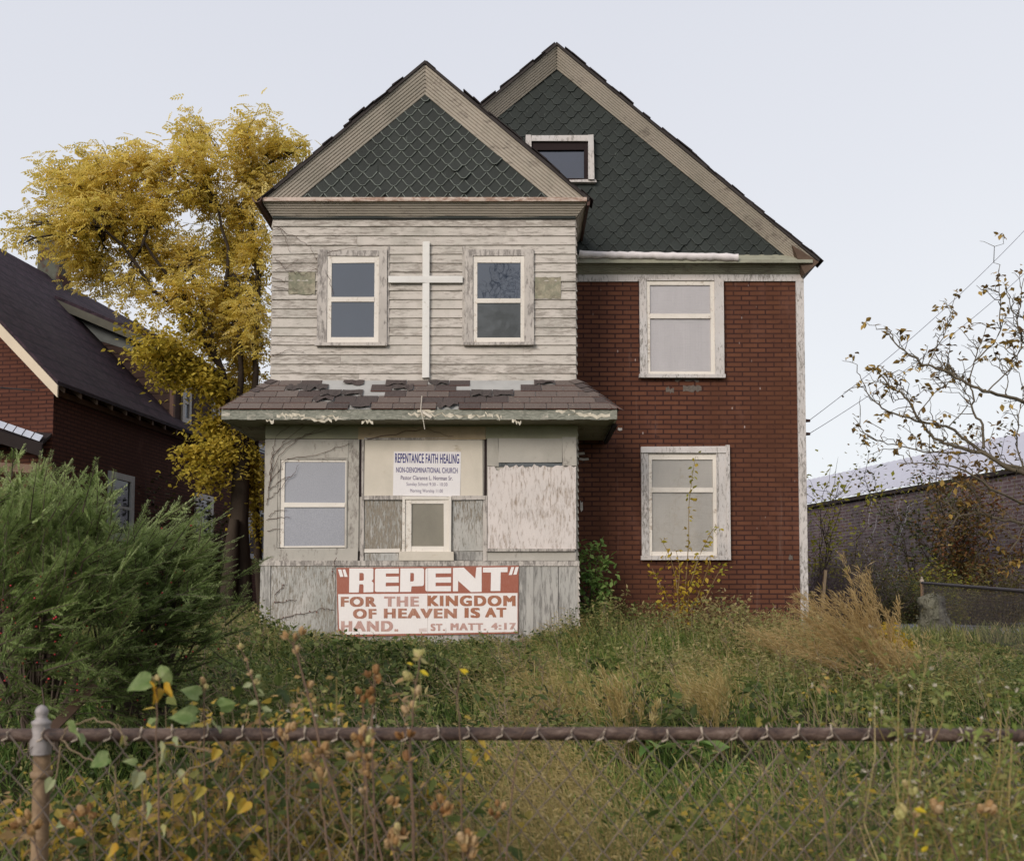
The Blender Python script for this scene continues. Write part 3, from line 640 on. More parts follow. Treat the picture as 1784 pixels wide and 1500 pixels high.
def shingles(P0, P1, T0, T1, rows, w, bare):
    """Tabs laid up the slope P (eave) to T (top); bare(u, r) says whether the boards show or the tab is torn."""
    P0, P1, T0, T1 = map(np.asarray, (P0, P1, T0, T1)); m = MB()
    nr = np.cross(P1 - P0, T0 - P0); nr /= np.linalg.norm(nr); nr = nr if nr[2] > 0 else -nr
    for r in range(rows):
        a, b = r / rows, min(1.0, (r + 1.25) / rows); A0, A1 = P0 + (T0 - P0) * a, P1 + (T1 - P1) * a; B0, B1 = P0 + (T0 - P0) * b, P1 + (T1 - P1) * b
        Ln = np.linalg.norm(P1 - P0); n = int(Ln / w); off = RNG.uniform(0, 1) / n; u = -off
        while u < 1:
            u0, u1 = max(0, u), min(1, u + 1 / n - .006 / Ln * 1.5)
            # keep tabs within the trapezoid by clipping at both hips
            la = np.linalg.norm(A0 - P0) ; u += 1 / n
            if u1 - u0 < .01: continue
            xa0 = P0 + (P1 - P0) * u0 + (T0 - P0) * 0; st = bare((u0 + u1) / 2, r)
            def pt(uu, s):                                 # straight up the slope, clamped to the hips
                L0 = P0 + (T0 - P0) * s; L1 = P1 + (T1 - P1) * s; q = (P0 + (P1 - P0) * uu) + ((T0 + T1) / 2 - (P0 + P1) / 2) * s
                f = np.dot(q - L0, L1 - L0) / np.dot(L1 - L0, L1 - L0); return L0 + (L1 - L0) * min(1, max(0, f))
            q0, q1, q2, q3 = pt(u0, a), pt(u1, a), pt(u1, b), pt(u0, b)
            if np.linalg.norm(q1 - q0) < .03 and np.linalg.norm(q2 - q3) < .03: continue
            lift = .012 + r * .0005; tn = RNG.uniform(.1, .70)
            if st == 2: continue
            if st == 1:                                      # torn, curled black tab
                tn = RNG.uniform(.86, 1); nn = 5; v = []
                for i in range(nn + 1):
                    uu = i / nn; v.append(q0 + (q1 - q0) * uu + nr * RNG.uniform(.008, .045) + (q3 - q0) * RNG.uniform(-.08, .4)); v.append(q3 + (q2 - q3) * uu + nr * (.006 + RNG.uniform(0, .012)))
                m.add(v, [(2 * i, 2 * i + 2, 2 * i + 3, 2 * i + 1) for i in range(nn)], tn); continue
            if st == 3: tn = RNG.uniform(.84, .95)
            e = RNG.normal(0, .004); v = [q0 + nr * lift + (q3 - q0) * e, q1 + nr * lift + (q2 - q1) * e, q2 + nr * .003, q3 + nr * .003]
            m.add(v, [(0, 1, 2, 3)], tn); m.add([v[0], v[1], q1 + nr * .001, q0 + nr * .001], [(0, 1, 2, 3)], .5, 1)
            m.add([v[0], v[3], q3, q0 + nr * .001], [(0, 1, 2, 3)], .5, 1); m.add([v[1], v[2], q2, q1 + nr * .001], [(3, 2, 1, 0)], .5, 1)
    return m
def bare(u, r):
    """Where the pent roof is torn: 1 curled black tab, 2 gone to the boards, 3 dark surface lost, 0 sound."""
    x = 386 + 689 * u; j = RNG.uniform(-12, 12); q = RNG.random()
    if r == 4: return (2 if q < .9 else 1) if (560 + j < x < 650 or 825 + j < x < 925) else (1 if q < .35 else 3) if (505 < x < 700 or 755 < x < 985) else 0
    if r == 3: return (2 if q < .6 else 1) if (545 + j < x < 655 or 800 + j < x < 905) else (1 if q < .45 else 3) if (500 < x < 700 or 745 < x < 960) else 0
    if r == 2: return (1 if q < .7 else 2) if (540 + j < x < 680 or 835 + j < x < 905) else 3 if (520 < x < 700 or 770 < x < 850) else 0
    if r == 1: return (1 if q < .35 else 3) if (530 < x < 640 or 772 < x < 900) else (3 if q < .08 else 0)
    return (1 if q < .5 else 3) if (585 < x < 650 or 775 < x < 850) else 0
n_ = np.array([0, -.01, .01])
shingles(BL + [0, -.03, -.004], BR + [0, -.03, -.004], TLc, TRc, 5, .30, bare).build('shingle', [M['pent'], M['pent_edge']], pent)
shingles(bBL + [-.03, 0, 0], BL + [-.03, 0, 0], bTL, TLc, 5, .30, lambda u, r: 0).build('shingle', [M['pent'], M['pent_edge']], pent)
shingles(BR + [.03, 0, 0], bBR + [.03, 0, 0], TRc, bTR, 5, .30, lambda u, r: 0).build('shingle', [M['pent'], M['pent_edge']], pent)
for P, T in ((BL, TLc), (BR, TRc)):                         # hip caps
    m = MB(); d = T - P; sgn = 1 if P is BR else -1
    for i in range(7):
        p = P + d * (i / 7) + np.array([0, 0, .022 + .002 * i]); q = P + d * ((i + 1.2) / 7) + np.array([0, 0, .014]); s_ = np.array([.11, .02, -.018]); r_ = np.array([.0, -.10, -.06]) if False else np.array([-.10 * sgn * .9, -.03, -.02])
        m.add([p, p + np.array([sgn * .10, .04, -.03]), q + np.array([sgn * .10, .04, -.03]), q, p + np.array([-sgn * .12, -.04, -.032]), q + np.array([-sgn * .12, -.04, -.032])], [(0, 1, 2, 3), (4, 0, 3, 5)], RNG.choice([.2, .35, .5, .62, .9]))
    m.build('hip_cap', M['pent'], pent)
# fascia and soffit
zf0 = Z(731, YE_P)
m = MB(); nseg = 46
for i in range(nseg):                                       # fascia board with chewed lower edge
    x0 = pxl + (pxr - pxl) * i / nseg; x1 = pxl + (pxr - pxl) * (i + 1) / nseg; zz = zf0 + .004 * math.sin(i * 1.7)
    m.box(x0, x1, YE_P - .004 + .003 * math.sin(i * .9), YE_P + .022, zz, ze_p - .004, .42 + .1 * math.sin(i * .35))
m.build('fascia_board', M['fascia'], house)
m = MB(); m.box(pxl + .001, pxl + .024, YE_P + .022, YM - .01, zf0, ze_p - .006, .3); m.build('fascia_board', M['fascia'], house); m = MB(); m.box(pxr - .024, pxr - .001, YE_P + .022, YM - .01, zf0, ze_p - .006, .7); m.build('fascia_board', M['fascia'], house)
m = MB()
for i in range(6):
    y0 = YE_P + .022 + i * (YM - YE_P - .04) / 6; m.box(pxl + .03, pxr - .03, y0 + .003, y0 + (YM - YE_P - .04) / 6, zf0 + .012 + .002 * (i % 2), zf0 + .04, RNG.random())
m.build('soffit', M['soffit'], house)
m = MB(); m.box(pxr - .03, pxr + .02, YE_P + .3, YM - .05, zf0 - .05, zf0 + .005, .5, jit=.01); m.build('rotten_eave_board', M['tar'], house)
# curls of paint and a hanging splinter on the fascia
cpaint = plain('curled_cream_paint', (.66, .60, .49), .8, .2, 20)
for x, y, l in [(490, 724, 16), (505, 722, 20), (520, 723, 22), (545, 729, 40), (575, 726, 30), (728, 721, 34), (742, 716, 30), (770, 722, 40), (800, 725, 44), (830, 724, 30), (852, 722, 14), (868, 724, 12), (985, 716, 34), (1010, 722, 40), (1040, 724, 46), (640, 733, 20), (900, 733, 16), (470, 733, 14), (560, 733, 36)]:
    m = MB(); p = at(x, y, YE_P - .008); n = 6; lm = l / 128
    a = [(p[0] + lm * (i / n - .5), YE_P - .008 - .012 * math.sin(math.pi * i / n), p[2] + RNG.normal(.012, .012)) for i in range(n + 1)]; b = [(q[0], YE_P - .006, q[2] - RNG.uniform(.006, .05)) for q in a]
    m.add(a + b, [(i, i + 1, n + 2 + i, n + 1 + i) for i in range(n)], RNG.random()); m.build('paint_curl', cpaint, house)
m = MB(); m.bar(at(733, 716, YE_P - .03), at(752, 727, YE_P - .05), .012, .035); m.tube([at(735, 690, YE_P + .1), at(733, 715, YE_P - .06), at(738, 735, YE_P - .05), at(740, 748, YE_P - .02)], .006, 5); m.build('splinter', M['cream_panel'], house)

# ---- ground-floor front of the bay (all boards butt; each stands a little off the sheathing)
lxl, lxr = X(463, YP, 850), X(1006, YP, 850); zw1 = zf0 + .02
m = MB(); m.box(lxl + .005, lxr - .005, YP + .002, YM - .002, GB, zw1, .5)
for sg, xs_ in ((1, lxr), (-1, lxl)):
    z = GB
    while z < zw1 - .1:
        m.extr([(xs_ + sg * .001, YP + .03, z + .1), (xs_ + sg * .022, YP + .03, z), (xs_ - sg * .006, YP + .03, z)], (0, YM - YP - .04, 0), RNG.random()); z += .10
m.build('sheathing_wall', M['sage'], house)
def board(name, mat, px, Y=YP, th=.02, tint=None, jit=.003, parent=None):
    m = MB(); m.box(X(px[0], Y), X(px[2], Y), Y - th, Y + .001, Z(px[3], Y), Z(px[1], Y), RNG.random() if tint is None else tint, jit=jit); return m.build(name, mat, parent or house)
board('header_board', M['olive'], (464, 736, 1006, 765), th=.018)
board('header_board', peel('tan_header_paint', (.44, .34, .22), (.3, .24, .17), (1, 1, 2), .4, gscale=4), (625, 744, 846, 766), th=.022)
board('wall_board', M['sage'], (464, 766, 486, 985), th=.024); board('wall_board', M['sage'], (486.4, 766, 608, 799), th=.018)
board('wall_board', M['sage'], (607, 766, 627, 955), th=.021); board('wall_board', M['sage'], (474, 955, 626, 979), th=.026)
board('shadow_gap', M['black_gap'], (627.5, 766, 632, 865), th=.008); board('shadow_gap', M['black_gap'], (844, 764, 848, 866), th=.008); board('shadow_gap', M['black_gap'], (626.5, 960, 629, 977), th=.008)
w1 = window(house, YP - .004, (486.5, 799, 607, 955), (490, 801, 605, 954), [(499, 805, 603, 876), (498, 884, 602, 951)], M['sage'], M['sash'], M['glass_frost'], .03)
board('post', M['casing'], (630.5, 865, 636, 977), th=.03); board('post', M['casing'], (631.5, 766, 635, 865), th=.03); board('post', M['casing'], (842, 864, 848.5, 977), th=.028)
board('sign_backing', M['cream_panel'], (636, 767, 841, 864), th=.016, jit=.002)
board('top_strip', M['casing'], (635.5, 763.5, 842, 767), th=.026); board('ledge', M['casing'], (632, 864, 703, 871), th=.04); board('ledge', M['casing'], (788, 864, 846, 871), th=.04)
board('plywood_panel', M['ply_grey'], (636, 872, 701, 956), th=.012, tint=.35); board('white_strip', M['sash'], (637, 956, 699, 963), th=.02); board('wall_board', M['ply_grey'], (637, 964, 696, 976), th=.014, tint=.9)
board('plywood_panel', M['ply_grey'], (789, 872, 841, 960), th=.012, tint=.7); board('wall_board', M['vboard'], (793, 961, 841, 976), th=.016, tint=.2)
window(house, YP - .006, (703, 865, 787, 964), (707, 870, 783, 962), [(718, 878, 774, 952)], M['sash'], M['sash'], M['glass_brown'], .05, name='small_window')
board('sill', M['cream_panel'], (698, 961, 792, 977), th=.085)
board('wall_board', M['sage'], (849, 764, 868, 812), th=.022); board('vent_panel', M['sage'], (868.5, 764, 979, 806), th=.03); board('wall_board', M['sage'], (979.5, 762, 1004, 812), th=.024)
board('shadow_gap', M['glass_grey'], (869, 806.5, 979, 813), th=.006)
# delaminated plywood over the right-hand window, ragged along the top
m = MB(); p0, p1 = at(849.5, 957, YP), at(1003, 813, YP); n = 40
top = [(p0[0] + (p1[0] - p0[0]) * i / n, p1[2] + (0 if i in (0, n) else RNG.normal(-.004, .016)) - (.05 if 3 < i < 6 else 0)) for i in range(n + 1)]
m.prism([(p0[0], p0[2]), (p1[0], p0[2])] + top[::-1], YP - .04, YP - .005, .6); m.build('plywood_sheet', M['ply_pink'], house)
board('sill', M['casing'], (848, 956, 1000, 961), th=.06); board('wall_board', M['sage'], (849, 961, 1002, 977), th=.02)
board('belt_rail', M['casing'], (457, 977, 1008, 986), YS + .02, th=.05)
# skirt below the rail
zs1 = Z(985, YS); sl, sr = X(457, YS, 1040), X(1008, YS, 1040)
m = MB(); m.box(sl, sr, YS + .006, YM - .002, GB, zs1 + .01, .5); m.build('skirt_wall', M['vboard'], house)
board('skirt_panel', M['ply_grey'], (477, 986, 588, 1135), YS, .016, .55); board('skirt_board', M['vboard'], (457.5, 986, 476, 1135), YS, .02)
for a, b in ((588.5, 700), (700.5, 810), (810.5, 916), (916.5, 929), (929.5, 944), (944.5, 972), (972.5, 998), (998.5, 1007.5)): board('skirt_board', M['vboard'], (a, 986, b, 1135), YS, .012 + .006 * RNG.random())
for a in (916.2, 944.2, 972.2): board('shadow_gap', M['black_gap'], (a - .8, 986, a + .8, 1135), YS, .007)
m = MB()
z = GB
while z < zs1 - .05: m.extr([(sr - .004, YS - .03, z + .09), (sr + .022, YS - .03, z), (sr - .01, YS - .03, z)], (0, 1.2, 0), RNG.random()); z += .085
m.build('clapboard_wall', M['clap'], house)
board('foundation', plain('foundation_stone', (.16, .15, .13), .9, .4, 5, .2, 0, .5), (465, 1128, 1004, 1180), YS + .08, .05)
# ---------------------------------------------------------------- cross and signs on the front
cr_root = thing('wooden_cross', at(741, 660, YB - .03), 'tall thin white wooden cross nailed to the clapboards between the two upper windows', 'cross')
m = MB(); m.box(X(735.5, YB), X(747.5, YB), YB - .062, YB - .02, Z(660, YB), Z(424, YB), .3, jit=.004); m.build('upright', M['white_new'], cr_root)
m = MB(); m.box(X(676, YB), X(806, YB), YB - .072, YB - .04, Z(495.5, YB), Z(483.5, YB), .7, jit=.004); m.build('crossbar', M['white_new'], cr_root)

def to_mesh(o, name):
    dg = bpy.context.evaluated_depsgraph_get(); me = bpy.data.meshes.new_from_object(o.evaluated_get(dg)); me.name = name; return me
def poly_mesh(polys, name):
    cu = bpy.data.curves.new(name, 'CURVE'); cu.dimensions = '2D'; cu.fill_mode = 'BOTH'
    for p in polys:
        sp = cu.splines.new('POLY'); sp.points.add(len(p) - 1); sp.use_cyclic_u = True
        for q, (x, y) in zip(sp.points, p): q.co = (x, y, 0, 1)
    o = bpy.data.objects.new(name, cu); COL.objects.link(o); me = to_mesh(o, name); bpy.data.objects.remove(o); bpy.data.curves.remove(cu); return me
def text_mesh(s, bold, name, spacing=1.0):
    """Lettering from the built-in face, thickened by overlaying copies a hair apart (bold in em)."""
    cu = bpy.data.curves.new(name, 'FONT'); cu.body = s; cu.space_character = spacing + bold * 1.6; cu.offset = 0.0
    o = bpy.data.objects.new(name, cu); COL.objects.link(o); me = to_mesh(o, name); bpy.data.objects.remove(o); bpy.data.curves.remove(cu)
    v0 = [v.co.copy() for v in me.vertices]; f0 = [tuple(p.vertices) for p in me.polygons]; V = []; Fc = []
    for i, (dx, dy) in enumerate([(0, 0), (-1, -.5), (1, .5), (-1, .5), (1, -.5), (-.5, 0), (.5, 0)] if bold > .01 else [(0, 0)]):
        n = len(V); V += [(c.x + dx * bold, c.y + dy * bold, i) for c in v0]; Fc += [tuple(n + q for q in f) for f in f0]
    me2 = bpy.data.meshes.new(name); me2.from_pydata(V, [], Fc); bpy.data.meshes.remove(me); return me2
def put(me, parent, mat, fn, name):
    """Map a flat mesh through fn(x, y) -> world and link it under parent."""
    o0 = root_loc(parent)
    for v in me.vertices: v.co = Vector([float(a) for a in (np.array(fn(v.co.x, v.co.y)) - o0 - np.array([0, v.co.z * .00025, 0]))])
    me.materials.clear(); me.materials.append(mat); o = bpy.data.objects.new(name, me); COL.objects.link(o); o.parent = parent; return o
def fit(me, x0, y0, x1, y1):
    xs = [v.co.x for v in me.vertices]; ys = [v.co.y for v in me.vertices]; a, b, c, d = min(xs), max(xs), min(ys), max(ys)
    for v in me.vertices: v.co.x = x0 + (v.co.x - a) / (b - a) * (x1 - x0); v.co.y = y1 + (v.co.y - c) / (d - c) * (y0 - y1)
    return me

def signpaint(name, base, faded, amt, streak=(14, 14, 2), lo=.35, hi=.65):
    k = NT(name); a = k.noise(3.2, streak, 5, .65, .3); b = k.noise(1.1, (1, 1, 1), 3); g = k.noise(60, (1, 1, .3), 3)
    f = k.math('MULTIPLY', k.ramp(k.math('ADD', k.math('MULTIPLY', a, .6), k.math('MULTIPLY', b, .4)), (lo, 0.), (hi, 1.)), amt)
    c = k.mix(f, base, faded); c = k.mix(.12, c, k.mix(g, (.05, .03, .02), (.9, .8, .75))); return k.done(c, .5, g, .08, .003, .4)
# -- the REPENT board. Its drawing is measured in units of 1/4.694 photograph pixel
YR = YS - .035
def rp(x, y, dy=0.0): return at(560 + x / 4.694, 960 + y / 4.694, YR - dy)
rep = thing('scripture_sign', rp(870, 690), 'long rust red and white hand painted REPENT sign on the skirt below the bay', 'sign')
m = MB(); m.extr([rp(122, 136), rp(135, 645), rp(190, 700), rp(1608, 672), rp(1614, 118)], (0, .014, 0)); m.build('board', signpaint('rust_red_sign_paint', (.285, .056, .018), (.34, .11, .06), .3, (3, 3, 3), .5, .8), rep)
put(poly_mesh([[(136, 352), (1603, 342), (1603, 660), (205, 682), (184, 668), (145, 630)]], 'panel'), rep, signpaint('white_sign_paint', (.78, .74, .72), (.66, .58, .54), .4, (1, 1, 1), .45, .75), lambda x, y: rp(x, y, .0025), 'white_panel')
m = MB(); m.extr([rp(868, 130, .003), rp(868, 676, .003), rp(870, 676, .003), rp(870, 130, .003)], (0, .0005, 0)); m.build('seam', plain('sign_seam', (.35, .28, .24)), rep)
def rnd(p, corners, r=12):
    out = []
    for i, (x, y) in enumerate(p):
        if i in corners:
            a = np.array(p[i - 1], float) - (x, y); b = np.array(p[(i + 1) % len(p)], float) - (x, y); a /= np.linalg.norm(a); b /= np.linalg.norm(b)
            s, e = np.array((x, y)) + a * r, np.array((x, y)) + b * r
            for t in (0, .25, .5, .75, 1): out.append(tuple((1 - t) ** 2 * s + 2 * t * (1 - t) * np.array((x, y)) + t * t * e))
        else: out.append((x, y))
    return out
BIG = {
 'R': [rnd([(228, 141), (425, 140), (424, 232), (409, 243), (426, 256), (424, 335), (344, 336), (345, 278), (338, 270), (310, 270), (305, 337), (226, 338)], {1, 2, 4, 7}), rnd([(311, 178), (346, 178), (347, 241), (309, 241)], {1, 2}, 14)],
 'E': [rnd([(438, 143), (633, 141), (633, 182), (527, 182), (527, 208), (632, 207), (632, 257), (527, 257), (525, 287), (632, 285), (631, 333), (437, 333)], {0, 11}, 16)],
 'P': [rnd([(646, 141), (840, 139), (838, 284), (737, 287), (732, 332), (642, 333)], {1, 2}, 18), rnd([(727, 178), (757, 178), (756, 247), (726, 248)], {1, 2}, 12)],
 'E ': [rnd([(850, 140), (1061, 138), (1061, 181), (934, 182), (934, 214), (1060, 212), (1060, 257), (934, 257), (933, 286), (1060, 285), (1059, 328), (850, 328)], {0, 11}, 18)],
 'N': [[(1076, 137), (1164, 134), (1258, 224), (1267, 132), (1310, 130), (1310, 332), (1222, 334), (1118, 242), (1117, 328), (1075, 328)]],
 'T': [[(1321, 134), (1522, 131), (1522, 171), (1466, 172), (1463, 325), (1384, 326), (1387, 174), (1321, 174)]],
 '"': [[(135, 150), (163, 149), (180, 209), (153, 211)], [(172, 150), (194, 148), (214, 209), (189, 211)], [(1553, 130), (1577, 130), (1557, 194), (1531, 195)], [(1588, 130), (1613, 129), (1596, 191), (1569, 193)]],
}
wp = signpaint('white_lettering', (.80, .76, .74), (.68, .60, .56), .35, (1, 1, 1), .5, .8)
allp = [p for v in BIG.values() for p in v]
put(poly_mesh(allp, 'lettering'), rep, wp, lambda x, y: rp(x, y, .003), 'lettering')
strong = signpaint('rust_lettering', (.27, .066, .016), (.40, .16, .06), .6)
fade = signpaint('faded_lettering', (.36, .15, .11), (.58, .42, .38), .9, (16, 16, 3), .30, .72)
half = signpaint('streaked_lettering', (.27, .072, .022), (.56, .34, .24), .8, (16, 16, 3), .38, .72)
for s, bx, mt in (('FOR', (158, 372, 448, 455), half), ('THE', (512, 370, 797, 452), fade), ('KINGDOM', (866, 362, 1588, 450), strong), ('OF', (258, 471, 450, 552), half),
                  ('HEAVEN', (510, 468, 1108, 549), half), ('IS', (1170, 462, 1297, 546), strong), ('AT', (1338, 462, 1512, 541), strong), ('HAND.', (160, 570, 628, 657), fade),
                  ('ST.', (893, 592, 1012, 652), fade), ('MATT.', (1055, 588, 1348, 647), fade), ('4:17', (1388, 585, 1590, 641), fade)):
    put(fit(text_mesh(s, .062, 'lettering', 1.12), *bx), rep, mt, lambda x, y: rp(x, y, .0042), 'lettering')
put(poly_mesh([[(797, 634), (862, 631), (862, 635), (797, 638)], [(797, 645), (862, 642), (862, 646), (797, 649)], [(797, 656), (862, 653), (862, 657), (797, 660)]], 'rule'), rep, fade, lambda x, y: rp(x, y, .0042), 'rule_lines')
# -- the church notice
YN = YP - .022
def np_(x, y, dy=0.0): return at(680 + x / 13.723, 780 + y / 13.723, YN - dy)
nt = thing('church_notice', np_(870, 1160), 'small white notice with dark blue lettering on the cream board above the small window', 'sign')
m = MB(); m.extr([np_(85, 90), np_(60, 1145), np_(1668, 1165), np_(1690, 100)], (0, .01, 0)); m.build('board', signpaint('notice_white', (.74, .715, .72), (.66, .63, .62), .5, (1, 1, 1)), nt)
navy = plain('navy_lettering', (.022, .020, .16), .5, .2); dusk = plain('violet_grey_lettering', (.17, .135, .21), .5, .2); pur = plain('blue_violet_lettering', (.10, .085, .21), .5, .2)
for s, bx, mt, b in (('REPENTANCE FAITH HEALING', (115, 140, 1645, 370), navy, .02), ('NON-DENOMINATIONAL CHURCH', (140, 470, 1610, 600), pur, .012), ('Pastor Clarance L. Norman Sr.', (250, 670, 1490, 770), dusk, .012),
                     ('Sunday School 9:30 - 10:30', (385, 830, 1365, 935), dusk, .004), ('Morning Worship 11:00', (475, 985, 1255, 1095), dusk, .004)):
    put(fit(text_mesh(s, b, 'lettering', 1.05), *bx), nt, mt, lambda x, y: np_(x, y + (x - 870) * .012, .0022), 'lettering')
# ---------------------------------------------------------------- the neighbour's brick-print cottage on the left
YN0 = 17.5
NC = np.array([X(93, YN0, 700), YN0, 0.0])
na = np.array([-1, .15, 0]) / math.hypot(1, .15); nb = np.array([.15, 1, 0]) / math.hypot(1, .15)
def NP(a, b, z): return NC + na * a + nb * b + np.array([0, 0, z])
nh = thing('neighbour_house', NP(0, 0, 1.1), 'dark brown brick-print cottage with purple shingle roof, dormer and chimney left of the church house', 'house')
ez = Z(652, YN0) - .05; HW, RH = 3.75, 3.75; NB_ = 13.0
def quad(m, *p, tint=.5): m.add(p, [tuple(range(len(p)))], tint)
m = MB(); quad(m, NP(0, 0, .9), NP(2 * HW, 0, .9), NP(2 * HW, 0, ez), NP(HW, 0, ez + RH), NP(0, 0, ez)); m.build('front_wall', M['insul_front'], nh)
m = MB(); quad(m, NP(0, .002, .9), NP(0, .002, ez), NP(0, NB_, ez), NP(0, NB_, .9)); quad(m, NP(2 * HW, 0, .9), NP(2 * HW, NB_, .9), NP(2 * HW, NB_, ez), NP(2 * HW, 0, ez)); quad(m, NP(0, NB_, .9), NP(0, NB_, ez), NP(HW, NB_, ez + RH), NP(2 * HW, NB_, ez), NP(2 * HW, NB_, .9))
m.build('side_wall', M['insul_shaded'], nh)
k = NT('purple_black_shingles'); sx = k.n('SeparateXYZ', Vector=k.obj); rows = k.n('TexWave', {'wave_type': 'BANDS', 'bands_direction': 'Z', 'wave_profile': 'SAW'}, Vector=k.obj, Scale=1.05, Distortion=.5, Detail=2, Detail_Scale=2.5)
nz = k.noise(6, (1, 1, 1), 6, .7); st = k.noise(.8, detail=4)
c = k.mix(k.ramp(nz, (.3, 0.), (.7, 1.)), (.014, .008, .012), (.062, .037, .050)); c = k.mix(k.math('MULTIPLY', k.ramp(rows.outputs[0], (.0, 1.), (.25, 0.)), .85), c, (.010, .007, .011)); c = k.mix(k.math('MULTIPLY', k.ramp(st, (.5, 0.), (.7, 1.)), .4), c, (.06, .045, .05))
M['purple'] = k.done(c, .85, k.math('ADD', rows.outputs[0], nz), .5, .03, .25)
ov, fo = .28, .30; thr_ = .09
m = MB()
def slab(m, p, up): m.extr(p, up)
e0 = ez - ov * RH / HW
slab(m, [NP(-ov, -fo, e0 + .06), NP(HW, -fo, ez + RH + .06), NP(HW, NB_ + .3, ez + RH + .06), NP(-ov, NB_ + .3, e0 + .06)], (0, 0, .07)); m.build('roof', M['purple'], nh)
m = MB(); slab(m, [NP(2 * HW + ov, -fo, e0 + .06), NP(HW + .002, -fo, ez + RH + .06), NP(HW + .002, NB_ + .3, ez + RH + .06), NP(2 * HW + ov, NB_ + .3, e0 + .06)], (0, 0, .07)); m.build('roof', M['purple'], nh)
m = MB(); m.extr([NP(-ov - .0, -fo - .012, e0 - .17), NP(-ov, -fo - .012, e0 + .05), NP(HW, -fo - .012, ez + RH + .05), NP(HW, -fo - .012, ez + RH - .22)], nb * .03); m.build('bargeboard', plain('cream_bargeboard', (.62, .52, .39), .7, .12, 3), nh)
m = MB(); m.extr([NP(2 * HW + ov, -fo - .012, e0 - .17), NP(2 * HW + ov, -fo - .012, e0 + .05), NP(HW + .002, -fo - .012, ez + RH + .05), NP(HW + .002, -fo - .012, ez + RH - .22)], nb * .03); m.build('bargeboard', plain('cream_bargeboard', (.62, .52, .39), .7, .12, 3), nh)
for i in range(26):                                                   # rafter tails under the eave
    m = MB(); b = -.1 + i * .52; m.extr([NP(-.002, b, ez - .02), NP(-ov + .02, b, e0 + .05), NP(-ov + .02, b, e0 - .04), NP(-.002, b, ez - .13)], nb * .05); m.build('rafter_tail', M['wood_dark'], nh)
m = MB(); m.extr([NP(-.012, -.02, ez - .32), NP(-.012, -.02, ez - .22), NP(-.03, -.02, ez - .22), NP(-.03, -.02, ez - .32)], nb * NB_); m.build('frieze_board', plain('brown_frieze', (.12, .07, .05), .8, .4, 6), nh)
m = MB(); m.extr([NP(-.015, -.015, .9), NP(.16, -.015, .9), NP(.16, -.015, ez - .1), NP(-.015, -.015, ez - .3)], nb * .012); m.build('corner_trim', M['insul_front'], nh)
# porch roof across the front, its eave a row of pale shingles
pr = MB(); pz = Z(772, YN0 - .5); 
pr.extr([NP(-.05, -.35, pz), NP(4.5, -.9, pz + .05), NP(4.5, 0, pz + .62), NP(.0, 0, pz + .22)], (0, 0, .05)); po = pr.build('porch_roof', M['tar'], nh)
pale = plain('pale_grey_shingles', (.46, .49, .56), .6, .2, 10)
for i in range(16):
    p = NP(-.02 + i * .17, -.40 - i * .008, pz + .05 + i * .058); m = MB(); a = p; b = NP(-.02 + i * .17 + .155, -.40 - i * .008, pz + .05 + i * .058 + .053)
    m.extr([a, b, b + nb * .10 + np.array([0, 0, .11]), a + nb * .10 + np.array([0, 0, .11])], (0, 0, .012)); m.build('shingle', pale, po)
m = MB(); m.extr([NP(-.05, -.38, pz - .22), NP(5, -.9, pz + 1.4), NP(5, -.9, pz + 1.62), NP(-.05, -.38, pz)], nb * .04); m.build('porch_beam', plain('black_porch_beam', (.018, .012, .011), .9), nh)
m = MB(); m.extr([NP(-.05, -.36, pz - .52), NP(5, -.5, pz - .1), NP(5, -.5, pz + .05), NP(-.05, -.36, pz - .37)], nb * .04); m.build('porch_fascia', plain('brown_porch_fascia', (.16, .10, .07), .8), nh)
# chimney astride the ridge
cb0 = 5.2; cq = on_plane(84, 470, NP(0, cb0, 0), nb); ca = np.dot(cq - NC, na); cz1 = on_plane(84, 408, NP(0, cb0, 0), nb)[2]
k = NT('patchy_rendered_brick'); n1 = k.noise(3, detail=6); n2 = k.noise(14, detail=4)
M['chimney'] = k.done(k.mix(k.ramp(n1, (.42, 0.), (.55, 1.)), k.mix(n2, (.035, .015, .012), (.085, .036, .028)), k.mix(n2, (.05, .055, .042), (.12, .12, .095))), .9, n2, .6, .02)
wv = .29
def pbox(m, a0, a1, b0, b1, z0, z1): m.extr([NP(a0, b0, z0), NP(a1, b0, z0), NP(a1, b1, z0), NP(a0, b1, z0)], (0, 0, z1 - z0))
m = MB(); pbox(m, ca - wv, ca + wv, cb0, cb0 + .5, ez + RH - 1.0, cz1 - .1); ch = m.build('chimney', M['chimney'], nh)
m = MB(); pbox(m, ca - wv - .05, ca + wv + .05, cb0 - .05, cb0 + .55, cz1 - .1, cz1 + .05); m.build('cap', M['chimney'], ch)
